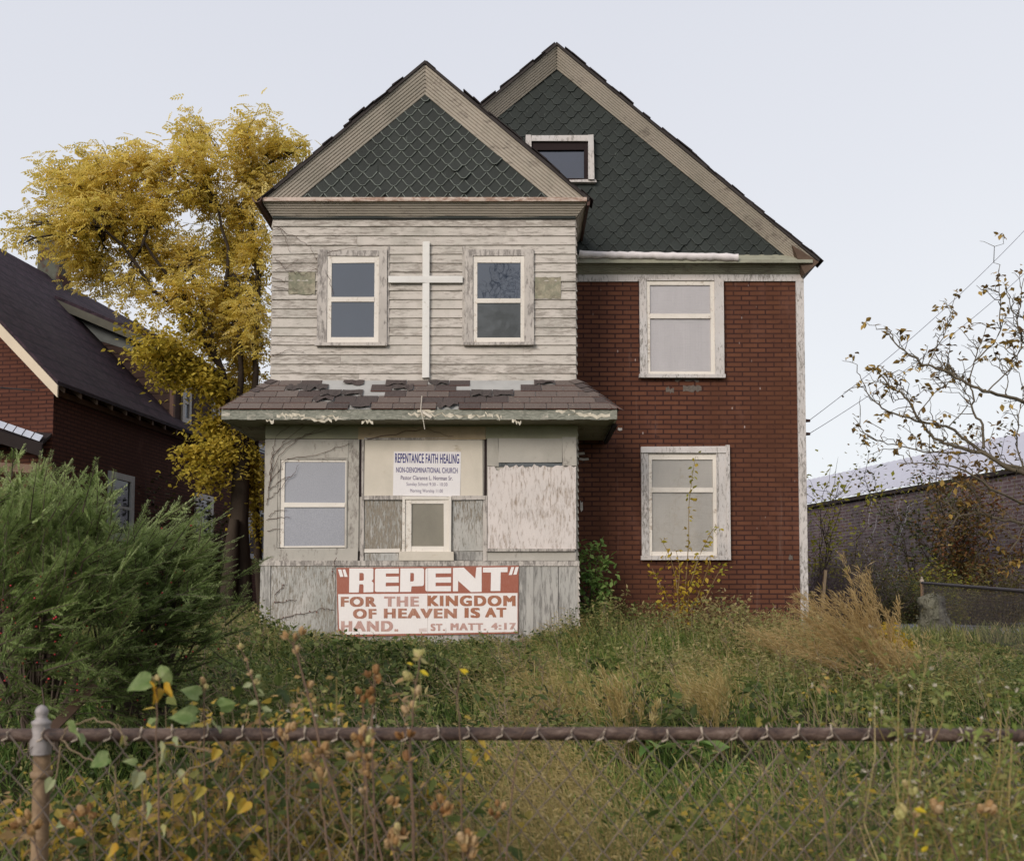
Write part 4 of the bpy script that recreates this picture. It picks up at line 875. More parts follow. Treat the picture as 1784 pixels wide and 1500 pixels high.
# shed dormer on the slope facing the church
rn_ = np.cross(nb, NP(HW, 0, ez + RH) - NP(0, 0, ez)); q_ = on_plane(301, 724, NP(0, 0, ez + .15), rn_) - NC
db = float(np.dot(q_, nb))
def dp(px, py): q = on_plane(px, py, NP(0, db, 0), nb) - NC; return np.dot(q, na), q[2]
da, dz0 = dp(301, 724); _, dzt = dp(301, 612); ta, tz = dp(118, 534); za = lambda a: ez + a * RH / HW
dz0 = za(da)
DL = 7.5
dm = MB(); sid = plain('brown_dormer_siding', (.050, .028, .023), .85, .4, 5)
n = 9
for i in range(n + 4):                                                # lapped siding on the cheek
    z0 = dz0 - .1 + i * (dzt - dz0 + .1) / n * 1.0; z1 = z0 + (dzt - dz0 + .1) / n + .01
    aL = max(da, (z0 + .0 - ez) * HW / RH - .0); aR = da
    # left end follows the main roof; upper end follows the dormer roof
    top_at = lambda a: dzt + (tz - dzt) * (a - da) / (ta - da)
    a_lo = (z0 - ez) * HW / RH; a_up0 = da if z1 <= dzt else da + (z1 - dzt) / ((tz - dzt) / (ta - da))
    a_end = min((z1 - ez) * HW / RH + .05, ta)
    if a_end - a_up0 < .05: continue
    dm.extr([NP(a_up0, db - .02, z0), NP(a_end, db - .02, z0), NP(a_end, db - .002, z1), NP(a_up0, db - .002, z1)], nb * .03, RNG.random())
dorm = dm.build('dormer', sid, nh)
m = MB(); m.extr([NP(da, db + .03, dz0 - .2), NP(da, db + .03, dzt), NP(ta, db + .03, tz), NP(ta, db + .03, tz - 1)], nb * DL); m.build('dormer_wall', sid, dorm)
m = MB(); pbox(m, da - .03, da + .06, db - .04, db + .05, dz0 - .05, dzt); m.build('corner_post', plain('brown_post', (.15, .09, .07), .8), dorm)
sl_ = (tz - dzt) / (ta - da)
m = MB(); o_ = .35; m.extr([NP(da - o_, db - .35, dzt - o_ * sl_ + .02), NP(ta + .1, db - .35, tz + .1 * sl_ + .02), NP(ta + .1, db + DL, tz + .1 * sl_ + .02), NP(da - o_, db + DL, dzt - o_ * sl_ + .02)], (0, 0, .09)); m.build('dormer_roof', M['purple'], dorm)
m = MB(); m.extr([NP(da - o_, db - .37, dzt - o_ * sl_ - .16), NP(da - o_, db - .37, dzt - o_ * sl_ + .03), NP(ta + .1, db - .37, tz + .1 * sl_ + .03), NP(ta + .1, db - .37, tz + .1 * sl_ - .16)], nb * .02); m.build('rake_board', plain('grey_rake_board', (.10, .095, .075), .8, .3, 6), dorm)
m = MB(); m.extr([NP(da + .9, db - .025, tz - 1.15), NP(ta + .05, db - .025, tz - .55), NP(ta + .05, db - .025, tz - .15), NP(da + 1.1, db - .025, tz - .75)], nb * .02); m.build('flashing', plain('grey_flashing', (.13, .14, .135), .6, .3, 5), dorm)
wht = plain('weathered_white_frame', (.50, .48, .46), .7, .3, 12); grey = plain('grey_white_frame', (.36, .36, .37), .7, .35, 12)
def side_window(px0, py0, px1, py1, a, frame, pane, parent, fw=.09, rail=True):
    """Window on a wall that runs back along nb at offset a."""
    P_ = NP(a, 0, 0); q0 = on_plane(px0, py0, P_, na); q1 = on_plane(px1, py1, P_, na); b0, b1 = np.dot(q0 - NC, nb), np.dot(q1 - NC, nb)
    z1 = q0[2]; z0 = on_plane(px0, py1, P_, na)[2] if True else q1[2]
    w = MB(); 
    for (c0, c1, d0, d1) in ((b0, b0 + fw, z0, z1), (b1 - fw, b1, z0, z1), (b0 + fw, b1 - fw, z1 - fw, z1), (b0 + fw, b1 - fw, z0, z0 + fw * 1.2)): pbox(w, a - .05, a, c0, c1, d0, d1)
    o = w.build('window', frame, parent)
    if rail: w = MB(); pbox(w, a - .035, a, b0 + fw, b1 - fw, (z0 + z1) / 2 - .03, (z0 + z1) / 2 + .03); w.build('meeting_rail', frame, o)
    w = MB(); quad(w, NP(a - .012, b0 + fw, z0), NP(a - .012, b1 - fw, z0), NP(a - .012, b1 - fw, z1), NP(a - .012, b0 + fw, z1)); w.build('pane', pane, o)
    return o
skyglass = m_glass('sky_lit_glass', (.16, .18, .22), .04)
side_window(188, 820, 229, 940, 0, grey, M['glass_dark'], nh, .13)
side_window(339, 858, 368, 930, 0, wht, M['glass_grey'], nh, .13)
side_window(430, 884, 458, 972, 0, grey, M['glass_dark'], nh, .1)
side_window(441, 770, 470, 815, 0, grey, skyglass, nh, .14, False)
side_window(316, 662, 330, 735, da, wht, skyglass, dorm, .10)
side_window(368, 700, 380, 742, da, wht, skyglass, dorm, .10)
# a cable drooping across its front
cb = MB(); pts = [NP(4 - i * .5, -.45 - .01 * i, Z(676, YN0) + .5 - .0 - .115 * i + .004 * i * i) for i in range(9)]; cb.tube(pts, .012, 5); tag(cb.build('wall_cable', plain('black_cable', (.02, .02, .022), .6)), 'thin black cable sagging across the cottage front below its cream bargeboard', 'cable')

# ---------------------------------------------------------------- long brick warehouse at the right
wd = np.array([-.283, .959, 0]); wp_ = np.array([.959, .283, 0])
W0 = np.array([14.7, 28.0, 0]); 
def WP(s, w, z): return W0 + wd * s + wp_ * w + np.array([0, 0, z])
wh = thing('brick_warehouse', WP(0, 0, 1.2), 'long low purple brown brick warehouse with pale metal roof beyond the gravel lot', 'warehouse')
k = NT('mottled_warehouse_brick'); sxn = k.n('SeparateXYZ', Vector=k.obj); v = k.n('CombineXYZ', i0=sxn.outputs[1], i1=sxn.outputs[2], i2=0.).outputs[0]
br = k.n('TexBrick', {'offset': .5}, Vector=v, Color1=(.108, .072, .076), Color2=(.075, .052, .058), Mortar=(.165, .15, .155), Scale=1.0, Mortar_Size=.012, Mortar_Smooth=.2, Brick_Width=.34, Row_Height=.115)
n1 = k.noise(.35, detail=5); n2 = k.noise(3, detail=5); c = k.mix(k.math('MULTIPLY', k.ramp(n1, (.45, 0.), (.62, 1.)), .55), br.outputs[0], (.045, .045, .05))  # large random dark patches over the brick
c = k.mix(k.math('MULTIPLY', k.ramp(n2, (.5, 0.), (.75, 1.)), .45), c, (.19, .15, .155)); M['wh'] = k.done(c, .9, br.outputs['Fac'], -.3, .01, .15)
ewz = EYE + (1060 - 813) * 28 / F
m = MB()
m.extr([WP(-30, 0, .9), WP(26, 0, .9), WP(26, 6, .9), WP(-30, 6, .9)], (0, 0, ewz - .9)); m.build('brick_wall', M['wh'], wh)
m = MB(); n = 280; xs = np.linspace(-30.2, 26.2, n); a = np.array([WP(s, -.18, ewz + .04 + .028 * math.cos(i * math.pi)) for i, s in enumerate(xs)]); b = np.array([WP(s, 6.2, ewz + 2.42 + .028 * math.cos(i * math.pi)) for i, s in enumerate(xs)])
m.add(np.vstack([a, b]), [(i, i + 1, n + i + 1, n + i) for i in range(n - 1)])
k = NT('pale_metal_roofing'); nn = k.noise(2, detail=5); M['metal'] = k.done(k.mix(nn, (.40, .40, .46), (.50, .50, .56)), .6, None, spec=.3, metal=.15)
m.build('metal_roof', M['metal'], wh)
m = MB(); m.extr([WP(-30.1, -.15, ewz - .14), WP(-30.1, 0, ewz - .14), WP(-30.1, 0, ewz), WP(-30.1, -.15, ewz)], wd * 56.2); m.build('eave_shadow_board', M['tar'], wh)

# ---------------------------------------------------------------- service wires
for i, (p, q, lb) in enumerate((((1409, 733), (1860, 320), 'upper of two thin service wires rising from the house corner to the right'), ((1409, 756), (1860, 405), 'lower of two thin service wires rising from the house corner to the right'))):
    a, b = at(*p, 15.35), at(*q, 19.0); w = thing('service_wire', a, lb, 'wire')
    pts = [a + (b - a) * t - np.array([0, 0, .22 * 4 * t * (1 - t)]) for t in np.linspace(0, 1, 24)]
    m = MB(); m.tube(pts, .0055, 5); m.build('wire', plain('grey_wire', (.19, .19, .22), .6), w)
    m = MB(); m.tube([a - np.array([.07, 0, -.0]), a + np.array([.02, 0, 0])], [.03, .022], 8); m.build('insulator', M['rust_metal'], w)
# ---------------------------------------------------------------- front chain-link fence
YF = 2.65
k = NT('rusty_pipe'); n1 = k.noise(11, (1, 2, 2), 7, .78, .6); n2 = k.noise(60, detail=4)
c = k.ramp(n1, (.36, (.013, .009, .009)), (.46, (.060, .037, .027)), (.55, (.115, .076, .056)), (.64, (.21, .155, .125))); c = k.mix(.25, c, k.mix(n2, (.012, .008, .008), (.17, .12, .11)))
M['pipe'] = k.done(c, .55, k.math('ADD', n1, n2), .6, .006, .2)
k = NT('tan_rusted_post'); n1 = k.noise(6, (1, 1, .6), 6, .7); n2 = k.noise(70, detail=3)
c = k.ramp(n1, (.34, (.06, .032, .024)), (.5, (.20, .125, .07)), (.66, (.34, .23, .125))); M['post'] = k.done(k.mix(.25, c, k.mix(n2, (.05, .03, .02), (.5, .38, .25))), .65, n2, .4, .003, .3)
M['wirem'] = plain('rusted_fence_wire', (.155, .122, .10), .55, .75, 20, .3, .2)
M['knuckle'] = plain('pale_wire_knuckles', (.40, .33, .26), .6, .4, 30, .3, .1)
fz = Z(1281, YF)
fence = thing('chain_link_fence', (X(85, YF), YF, 0), 'rusty chain link fence with pipe top rail across the foreground', 'fence')
m = MB(); xs = np.linspace(-3.4, 3.4, 90); m.tube([(x, YF + .004 * math.sin(x * 2), fz + .006 * math.sin(x * 1.1 + 1) + (-.006 * x / 2 if True else 0)) for x in xs], .0178, 14); m.build('top_rail', M['pipe'], fence, True)
for px in (85, 1990):
    xp = X(px, YF); m = MB(); m.tube([(xp, YF + .012, -.1), (xp, YF + .012, fz - .05), (xp, YF + .012, fz + .012)], .0225, 14)
    po = m.build('post', M['post'], fence, True)
    m = MB(); m.lathe([(.0265, -.05), (.028, -.02), (.026, .01), (.022, .024), (.0245, .03), (.0255, .037), (.017, .042), (.0135, .05), (.0165, .058), (.017, .066), (.012, .076), (.002, .082)], (xp, YF + .004, fz), 16); m.build('cap', M['knuckle'] if False else plain('grey_cast_cap', (.30, .27, .26), .6, .3, 40, .3, .2, .3), po, True)
    m = MB(); m.lathe([(.0235, 0), (.0285, .004), (.0285, .016), (.0235, .02)], (xp, YF + .012, fz - .115), 14); m.build('band', M['post'], po, True)
w_, h_ = .088, .104; nw = 77; x0 = -3.388; ztop = fz + .022; m = MB()
for i in range(nw):
    pts = []; nlev = 13
    for j in range(nlev * 2):
        zc_ = ztop - .012 - j * h_ / 2; sgn = 1 if (j + 0) % 2 == 0 else -1
        xx = x0 + i * w_ + sgn * w_ / 4 * (1 if i % 1 == 0 else 1)
        xx += .006 * math.sin(i * 1.3 + j * .5); zz = zc_ + .005 * math.sin(i * .7 + j)
        yo = -.021 + (.0028 if sgn > 0 else -.0028)
        pts.append((xx, YF + yo, zz))
    if zc_ < -.05: pass
    m.tube(pts, .0022, 5)
    px_, pz_ = pts[0][0], pts[0][2]                                 # bent knuckle over the rail
    m.tube([(pts[1][0] * .35 + px_ * .65, YF - .0225, pz_ - h_ * .18), (px_, YF - .024, pz_ - .012), (px_ + RNG.uniform(-.003, .004), YF - .024, pz_ + .004), (px_ + RNG.uniform(-.008, .010), YF - .019, pz_ + RNG.uniform(.012, .022))], [.0023, .0025, .0025, .0022], 6, mi=1)
# second set of wires makes the diamonds
for i in range(nw):
    pts = []
    for j in range(26):
        sgn = -1 if j % 2 == 0 else 1; xx = x0 + (i + .5) * w_ + sgn * w_ / 4 + .006 * math.sin((i + .5) * 1.3 + j * .5); pts.append((xx, YF - .021 - (.0028 if sgn > 0 else -.0028), ztop - .012 - j * h_ / 2 + .005 * math.sin((i + .5) * .7 + j)))
    m.tube(pts, .0022, 5)
m.build('wire_mesh', [M['wirem'], M['knuckle']], fence)
# ---------------------------------------------------------------- fence along the gravel lot
A = at(1606, 1015, 20.0); B = at(1800, 1031, 12.3); d_ = B - A; Ld = np.linalg.norm(d_)
bf = thing('side_fence', (A[0], A[1], gz(A[0], A[1])), 'low dark chain link fence along the gravel lot at the right edge', 'fence')
B2 = A + d_ * 1.9
m = MB(); m.tube([A - d_ * .012, A + d_ * .4, A + d_ * .41, B2], .026, 8); m.build('top_rail', plain('dark_rail', (.035, .026, .030), .6, .4, 10), bf)
m = MB(); m.tube([(A[0], A[1], .9), (A[0], A[1], A[2] + .03)], .035, 8); pp = m.build('post', M['post'], bf)
m = MB(); m.lathe([(.045, 0), (.045, .04), (.02, .07), (.022, .1), (.002, .12)], (A[0], A[1], A[2] + .01), 8); m.build('cap', M['knuckle'], pp)
m = MB(); q = A + d_ * 1.02; m.tube([(q[0], q[1], .6), (q[0], q[1], q[2])], .03, 8); m.build('post', M['post'], bf)
m = MB(); hd = d_ / Ld
ncol = int(Ld * 1.5 / .075)
for i in range(ncol):
    for sg in (1, -1):
        pts = []
        for j in range(22):
            s_ = (i + (.25 if (j % 2) == (sg > 0) else -.25)) * .075 + .05; p = A + d_ * (s_ / Ld); pts.append(p - np.array([0, 0, .02 + j * .05]))
        m.tube(pts, .0017, 3, cap=False)
m.build('wire_mesh', plain('dark_fence_wire', (.09, .078, .085), .7, .3, 10), bf)
st = MB(); p = at(1436, 1060, 17.0); st.bar(at(1431, 1075, 17.0), at(1438, 993, 17.0), .05, .05, (0, 1, 0)); tag(st.build('wooden_stake', plain('tan_stake', (.42, .30, .19), .8, .3, 8)), 'thin bare wooden stake behind the tan plume grass', 'stake')
# ---------------------------------------------------------------- trees and shrubs
def bark(name, c0, c1, sc=8): 
    k = NT(name); n1 = k.noise(sc, (1, 1, .25), 6, .7); return k.done(k.mix(n1, c0, c1), .9, n1, .8, .02, .15)
M['bark_dark'] = bark('dark_bark', (.018, .013, .010), (.07, .052, .038))
M['bark_pale'] = bark('pale_grey_bark', (.10, .085, .06), (.30, .25, .18), 14)
M['twig'] = plain('brown_twig', (.085, .062, .048), .85, .4, 20)
M['yellow_leaf'] = leafmat('yellow_autumn_leaves', (.38, .33, .06), (.66, .52, .10), (.82, .66, .18), (.86, .73, .32), trans=.55, nscale=1.0, nvar=.7)
def limb(m, p, q, r0, r1, sag=.0, wob=.05, n=7, sides=6, rng=RNG):
    p, q = np.asarray(p, float), np.asarray(q, float); t = np.linspace(0, 1, n)[:, None]; L_ = np.linalg.norm(q - p)
    pts = p + (q - p) * t; w = rng.normal(0, wob * L_, (n, 3)) * np.sin(math.pi * t); pts = pts + w; pts[:, 2] += (sag * L_ * np.sin(math.pi * t))[:, 0]
    m.tube(pts, np.linspace(r0, r1, n), sides, rng.random(), cap=False); return pts

def leaf_spray(m, pts, n, spread, size, T, tint, flat=.5, drift=None, rng=RNG):
    """n leaves about the points of a twig."""
    i = rng.integers(0, len(pts), n); pos = pts[i] + rng.normal(0, spread, (n, 3)); d = rdir(n, rng); d[:, 2] *= flat
    if drift is not None: d = d + np.asarray(drift)
    m.scatter(T[0], T[1], pos, basis(d, rng.uniform(-.9, .9, n)), size * rng.uniform(.6, 1.25, n), np.clip(tint + rng.normal(0, .16, n), 0, 1))

# the tall yellow tree between the two houses
rng = np.random.default_rng(11)
ytree = thing('yellow_tree', np.array([X(418, 18.5, 1060), 18.5, 1.1]), 'large autumn tree with wind blown yellow leaves rising between the cottage and the clapboard bay', 'tree')
tr = MB(); br_ = MB(); lv = MB()
base = at(418, 1110, 18.5); fork = at(421, 800, 18.5); base[2] = .9
tr.tube([base, base + (fork - base) * .3 + [.03, 0, 0], base + (fork - base) * .65 + [-.04, 0, 0], fork], [.25, .20, .18, .16], 12, .4)
tr.tube([at(395, 1080, 18.2), at(403, 960, 18.2), at(408, 905, 18.25)], [.17, .14, .09], 9, .7)
CL = [(95,300,48,24,.6),(140,325,70,42,1),(58,388,40,24,.35),(28,398,26,16,.2),(190,300,80,50,1),(255,285,70,50,1),(332,225,26,38,.7),(345,275,48,50,1),(425,235,28,36,.8),(440,295,48,55,1),(492,250,46,45,.8),(520,262,34,34,.35),
      (140,392,52,36,1),(200,385,70,50,1),(280,365,75,50,1),(362,345,55,50,1),(430,375,45,50,1),(152,448,30,28,.7),(180,465,60,34,.55),(250,440,62,36,.7),(335,440,60,40,.9),(400,430,60,50,1),(450,440,30,55,.9),
      (322,525,60,40,.9),(395,520,60,45,1),(440,560,30,50,.9),(285,470,50,30,.6),(370,590,60,36,.9),(450,500,25,60,.8),(40,425,26,14,.25),(230,505,50,24,.45),(165,500,36,24,.5),(470,330,40,40,.8),(430,640,26,40,.8),(405,590,34,34,.9),(440,690,20,30,.6),(460,600,14,40,.7)]
hubs = [at(330, 470, 18.3), at(400, 470, 18.8), at(440, 430, 19.0), at(250, 420, 18.0), at(380, 360, 18.6), at(180, 400, 17.6), at(440, 300, 19.0)]
mid = [at(385, 640, 18.4), at(420, 640, 18.6), at(446, 640, 18.9)]
for q, r0 in zip(mid, (.085, .075, .08)): limb(br_, fork - [0, 0, .1], q, r0, r0 * .75, 0, .02, 6, 8, rng)
for a, hs, r0 in ((mid[0], (hubs[0], hubs[3], hubs[5]), .055), (mid[1], (hubs[1], hubs[4]), .05), (mid[2], (hubs[2], hubs[6]), .055)):
    for h in hs: limb(br_, a, h, r0, .024, .03, .03, 8, 7, rng)
hubA = np.array(hubs)
for cx_, cy_, rx, ry, w in CL:
    Yc = 17.4 + 1.6 * (cx_ / 450) + rng.normal(0, .5); c = at(cx_, cy_, Yc)
    h = hubA[np.argmin(np.linalg.norm(hubA - c, axis=1))]; pts = limb(br_, h, c, .03, .012, .04, .05, 7, 5, rng)
    sc_ = Yc / F; nt_ = int(9 + rx * ry / 260)
    for j in range(nt_):
        s = pts[rng.integers(3, len(pts))]; v = rng.normal(0, .55, 3); e = c + np.array([v[0] * rx * sc_, v[1] * (rx + ry) * .5 * sc_, -v[2] * ry * sc_])
        tw = limb(br_, s, e, .010, .003, .05, .06, 5, 4, rng)
        n = int(19 * w * rng.uniform(.6, 1.5)); leaf_spray(lv, tw[1:], n, .14, .25, PINN, .55 + rng.normal(0, .13), .45, (-.45, 0, -.25), rng)
tr.build('trunk', M['bark_dark'], ytree, True); br_.build('limbs', M['bark_dark'], ytree, True); lv.build('crown', M['yellow_leaf'], ytree)
# a lower yellow maple growing in front of the dormer, and its skirts down to the gap
mtree = thing('yellow_maple', np.array([X(452, 19.5, 1060), 19.5, 1.1]), 'lower bushy yellow green maple hanging over the dormer and gutter of the cottage', 'tree')
tr = MB(); br_ = MB(); lv = MB(); b0 = at(452, 1120, 19.5); b0[2] = .9; f0 = at(446, 760, 19.2); limb(tr, b0, f0, .10, .06, 0, .01, 6, 8, rng)
M['olive_leaf'] = leafmat('olive_yellow_leaves', (.19, .17, .03), (.42, .34, .045), (.62, .48, .07), (.70, .55, .12), trans=.5, nscale=1.5, nvar=.6)
for cx_, cy_, rx, ry, w, Yc in [(300,600,55,28,1,17.8),(255,610,34,26,.9,17.5),(285,645,55,26,1,17.7),(340,640,45,30,.9,18),(235,570,24,16,.4,17.5),(375,680,45,35,.9,18.3),(355,740,30,40,.8,18.3),(395,750,40,40,.9,18.6),(425,700,30,35,.8,19),(345,790,45,24,1,17.9),(400,795,45,30,1,18.4),(430,810,30,30,.9,18.8),(335,825,38,15,.7,17.8),(385,840,45,18,.8,18.2),(440,850,20,40,.7,19),(430,880,18,30,.55,18.8),(446,930,12,45,.5,19.2),(455,720,12,40,.6,19.4),(330,560,40,22,.5,18)]:
    c = at(cx_, cy_, Yc); pts = limb(br_, f0 if cy_ > 680 else at(400, 700, 18.6), c, .022, .008, .03, .05, 7, 5, rng); sc_ = Yc / F
    for j in range(int(8 + rx * ry / 170)):
        s = pts[rng.integers(3, len(pts))]; v = rng.normal(0, .5, 3); e = c + np.array([v[0] * rx * sc_, v[1] * rx * sc_, -v[2] * ry * sc_]); tw = limb(br_, s, e, .007, .003, .04, .06, 5, 4, rng)
        leaf_spray(lv, tw[1:], int(44 * w * rng.uniform(.6, 1.5)), .11, .10, LEAF, .55 + rng.normal(0, .12), .5, (-.1, -.2, -.45), rng)
limb(br_, f0, at(400, 700, 18.6), .045, .03, 0, .03, 6, 6, rng)
tr.build('trunk', M['bark_dark'], mtree, True); br_.build('limbs', M['bark_dark'], mtree, True); lv.build('crown', M['olive_leaf'], mtree)

# ---- yews: arching sprays of flat needles with red berries
M['yew'] = leafmat('yew_needles', (.035, .058, .018), (.12, .175, .05), (.29, .37, .125), (.44, .51, .23), trans=.42, nscale=2.0, nvar=.25, rough=.5)
M['berry'] = plain('red_berries', (.42, .02, .03), .4, .3, 10, .5)
NEEDLE = (np.array([(0, 0, 0), (-.125, .45, .02), (0, 1, -.02), (.125, .45, .02)]), [(0, 3, 2, 1)])
def yew_spray(m, st, p, d, L_, tint, rng, dens=1.0):
    """One leafy shoot from p along d, side shoots in a flat fan, needles in two ranks."""
    d = norm(np.asarray(d, float)[None])[0]; n = 7; t = np.linspace(0, 1, n); up = np.array([0, 0, 1.])
    bend = up * .25 * rng.uniform(-.4, 1.0) + rng.normal(0, .1, 3); pts = p + np.outer(t, d) * L_ + np.outer(t ** 2, bend) * L_ * .5
    st.tube(pts, np.linspace(.005, .0015, n), 4, .5, cap=False)
    side = norm(np.cross(d, up + rng.normal(0, .35, 3))[None])[0]
    axes = [(pts, 1.0)]
    for j in range(int(8 * dens)):
        u = rng.uniform(.12, .85); b = p + d * L_ * u + bend * L_ * .5 * u * u; s = 1 if j % 2 else -1; l2 = L_ * rng.uniform(.28, .50) * (1.15 - u)
        dd = norm((d * .75 + side * s * .75 + rng.normal(0, .12, 3))[None])[0]; axes.append((b + np.outer(np.linspace(0, 1, 4), dd) * l2, .9))
    P_, D_, S_, T_ = [], [], [], []
    for a, f in axes:
        L2 = np.linalg.norm(a[-1] - a[0]); k_ = max(4, int(L2 / .0078)); u = np.linspace(0, 1, k_) * (len(a) - 1); i = np.minimum(u.astype(int), len(a) - 2); fr = (u - i)[:, None]
        q = a[i] * (1 - fr) + a[i + 1] * fr; ax = norm(a[i + 1] - a[i]); sd = norm(np.cross(ax, np.cross(side, d)) + 1e-6)
        for s in (1, -1):
            P_.append(q); D_.append(ax * .62 + sd * s * .8 + rng.normal(0, .1, q.shape)); S_.append(.034 * f * np.clip(1.15 - .45 * u / (len(a) - 1), .5, 1) * rng.uniform(.8, 1.15, k_)); T_.append(np.clip(tint + .22 * (u / (len(a) - 1)) + rng.normal(0, .06, k_), 0, 1))
    P_, D_, S_, T_ = map(np.concatenate, (P_, D_, S_, T_)); m.scatter(NEEDLE[0], NEEDLE[1], P_, basis(D_, rng.uniform(-.4, .4, len(P_))), S_, T_)
def yew(root, basep, shoots, fill, rng):
    m, st, be = MB(), MB(), MB(); basep = np.asarray(basep)
    for px_, py_, Y_, ang, L_, tn in shoots:                        # tips seen against the house; ang = screen angle of growth
        tip = at(px_, py_, Y_); d = np.array([math.cos(R(ang)), rng.normal(-.05, .3), math.sin(R(ang))]); d /= np.linalg.norm(d); p = tip - d * L_
        yew_spray(m, st, p, d, L_, tn, rng, 1.1); k_ = basep + (p - basep) * .35; st.tube([k_, k_ + (p - k_) * .5 + rng.normal(0, .03, 3), p], [.012, .008, .005], 5, .5, cap=False)
    for px_, py_, Y_, rx, ry, n, ang, tn in fill:
        c = at(px_, py_, Y_); sc_ = Y_ / F
        for j in range(int(n * 1.5)):
            v = rng.normal(0, .55, 3); p = c + np.array([v[0] * rx * sc_, v[1] * .35 - .1, -v[2] * ry * sc_]); a = R(ang + rng.normal(0, 28)); d = np.array([math.cos(a), rng.normal(-.35, .35), math.sin(a)]); yew_spray(m, st, p, d, rng.uniform(.18, .36), np.clip(tn + .06 + rng.normal(0, .1), 0, 1), rng, .8)
            if rng.random() < .30 and py_ > 930:
                q = p + rng.normal(0, .06, 3) + [0, -.06, 0]; be.scatter(BLOB[0], BLOB[1], [q], basis(rdir(1, rng), np.zeros(1)), rng.uniform(.010, .015), rng.random())
    for j in range(9):
        q = basep + np.array([rng.normal(0, .10), rng.normal(0, .08), 0]); tp = basep + np.array([rng.normal(0, .26), rng.normal(0, .2), rng.uniform(.4, .85)]); limb(st, q, tp, .022, .010, 0, .04, 6, 6, rng)
    m.build('foliage', M['yew'], root); st.build('stems', M['twig'], root); be.build('berries', M['berry'], root, True)
rng = np.random.default_rng(23)
ya = at(60, 1400, 6.3); ya[2] = gz(ya[0], 6.3)
y1 = thing('yew_shrub', ya, 'tall feathery green yew shrub with red berries at the left edge behind the fence', 'shrub')
sh = [(30,775,6.4,82,.5,.75),(70,785,6.3,75,.5,.8),(120,800,6.3,68,.45,.75),(150,815,6.2,60,.4,.7),(10,800,6.5,95,.45,.7),(95,840,6.1,70,.4,.7),(165,850,6.2,62,.45,.7),(195,830,6.3,45,.45,.75),(185,870,6.1,50,.4,.65),(215,855,6.2,38,.45,.7),(205,890,6.1,42,.4,.65),(40,850,6.0,85,.4,.65),(0,860,6.1,100,.4,.6),(130,880,6.0,65,.4,.6),(210,915,6.0,35,.4,.6),(60,815,6.4,80,.4,.7),(140,845,6.3,64,.4,.7)]
for _ in range(80): sh.append((rng.uniform(-20, 210), rng.uniform(820, 1000), rng.uniform(5.8, 6.4), rng.normal(62, 16), rng.uniform(.28, .45), rng.uniform(.45, .7)))
fl = [(40,900,6.1,70,40,26,70,.5),(120,930,6.0,70,50,30,60,.5),(30,980,5.9,60,50,30,60,.42),(110,1010,5.9,80,50,34,50,.42),(40,1060,5.8,60,50,26,40,.36),(120,1090,5.8,80,50,32,35,.40),(60,1150,5.7,70,40,26,25,.38),(130,1170,5.7,70,40,26,20,.40),(40,1220,5.8,60,30,12,10,.3),(180,1060,5.9,50,60,24,45,.42)]
yew(y1, ya, sh, fl, rng)
yb = at(250, 1340, 6.9); yb[2] = gz(yb[0], 6.9)
y2 = thing('yew_shrub', yb, 'wider yew shrub with long shoots leaning right towards the bay and scattered red berries', 'shrub')
sh = [(340,870,7.0,33,.5,.8),(405,895,7.1,30,.55,.85),(425,925,7.1,30,.55,.85),(395,965,7.0,22,.45,.7),(410,985,7.0,18,.4,.7),(300,890,7.0,40,.45,.75),(315,915,6.9,36,.45,.7),(380,885,7.2,30,.4,.75),(280,900,7.0,48,.4,.7),(235,935,6.9,55,.4,.65),(255,920,7.0,50,.4,.7),(350,925,6.9,32,.45,.75),(385,935,6.9,28,.45,.75),(400,950,6.9,25,.4,.7),(365,900,7.1,34,.5,.8),(330,890,7.1,38,.45,.75),(420,1000,6.8,15,.35,.6),(380,1045,6.7,12,.4,.6),(365,1080,6.7,8,.35,.55),(345,1010,6.8,22,.4,.65)]
for _ in range(90): sh.append((rng.uniform(215, 395), rng.uniform(930, 1060), rng.uniform(6.5, 7.1), rng.normal(36, 13), rng.uniform(.25, .42), rng.uniform(.45, .75)))
fl = [(260,980,6.8,50,40,22,40,.5),(320,990,6.8,50,40,24,32,.52),(250,1050,6.6,60,50,30,28,.42),(330,1060,6.6,50,40,24,22,.42),(250,1120,6.5,70,50,30,18,.36),(330,1110,6.6,40,35,16,12,.36),(215,1170,6.4,60,40,22,12,.38),(280,1190,6.4,50,35,16,8,.32),(190,1220,6.3,60,24,12,5,.3)]
yew(y2, yb, sh, fl, rng)
lp = thing('leaning_plank', at(105, 1235, 5.2), 'weathered brown plank leaning under the yew behind the fence post', 'plank')
m = MB(); m.bar(at(90, 1270, 5.3), at(165, 1195, 5.7), .05, .03, (0, 1, .3)); m.build('plank', plain('brown_plank', (.10, .06, .04), .85, .4, 12), lp)

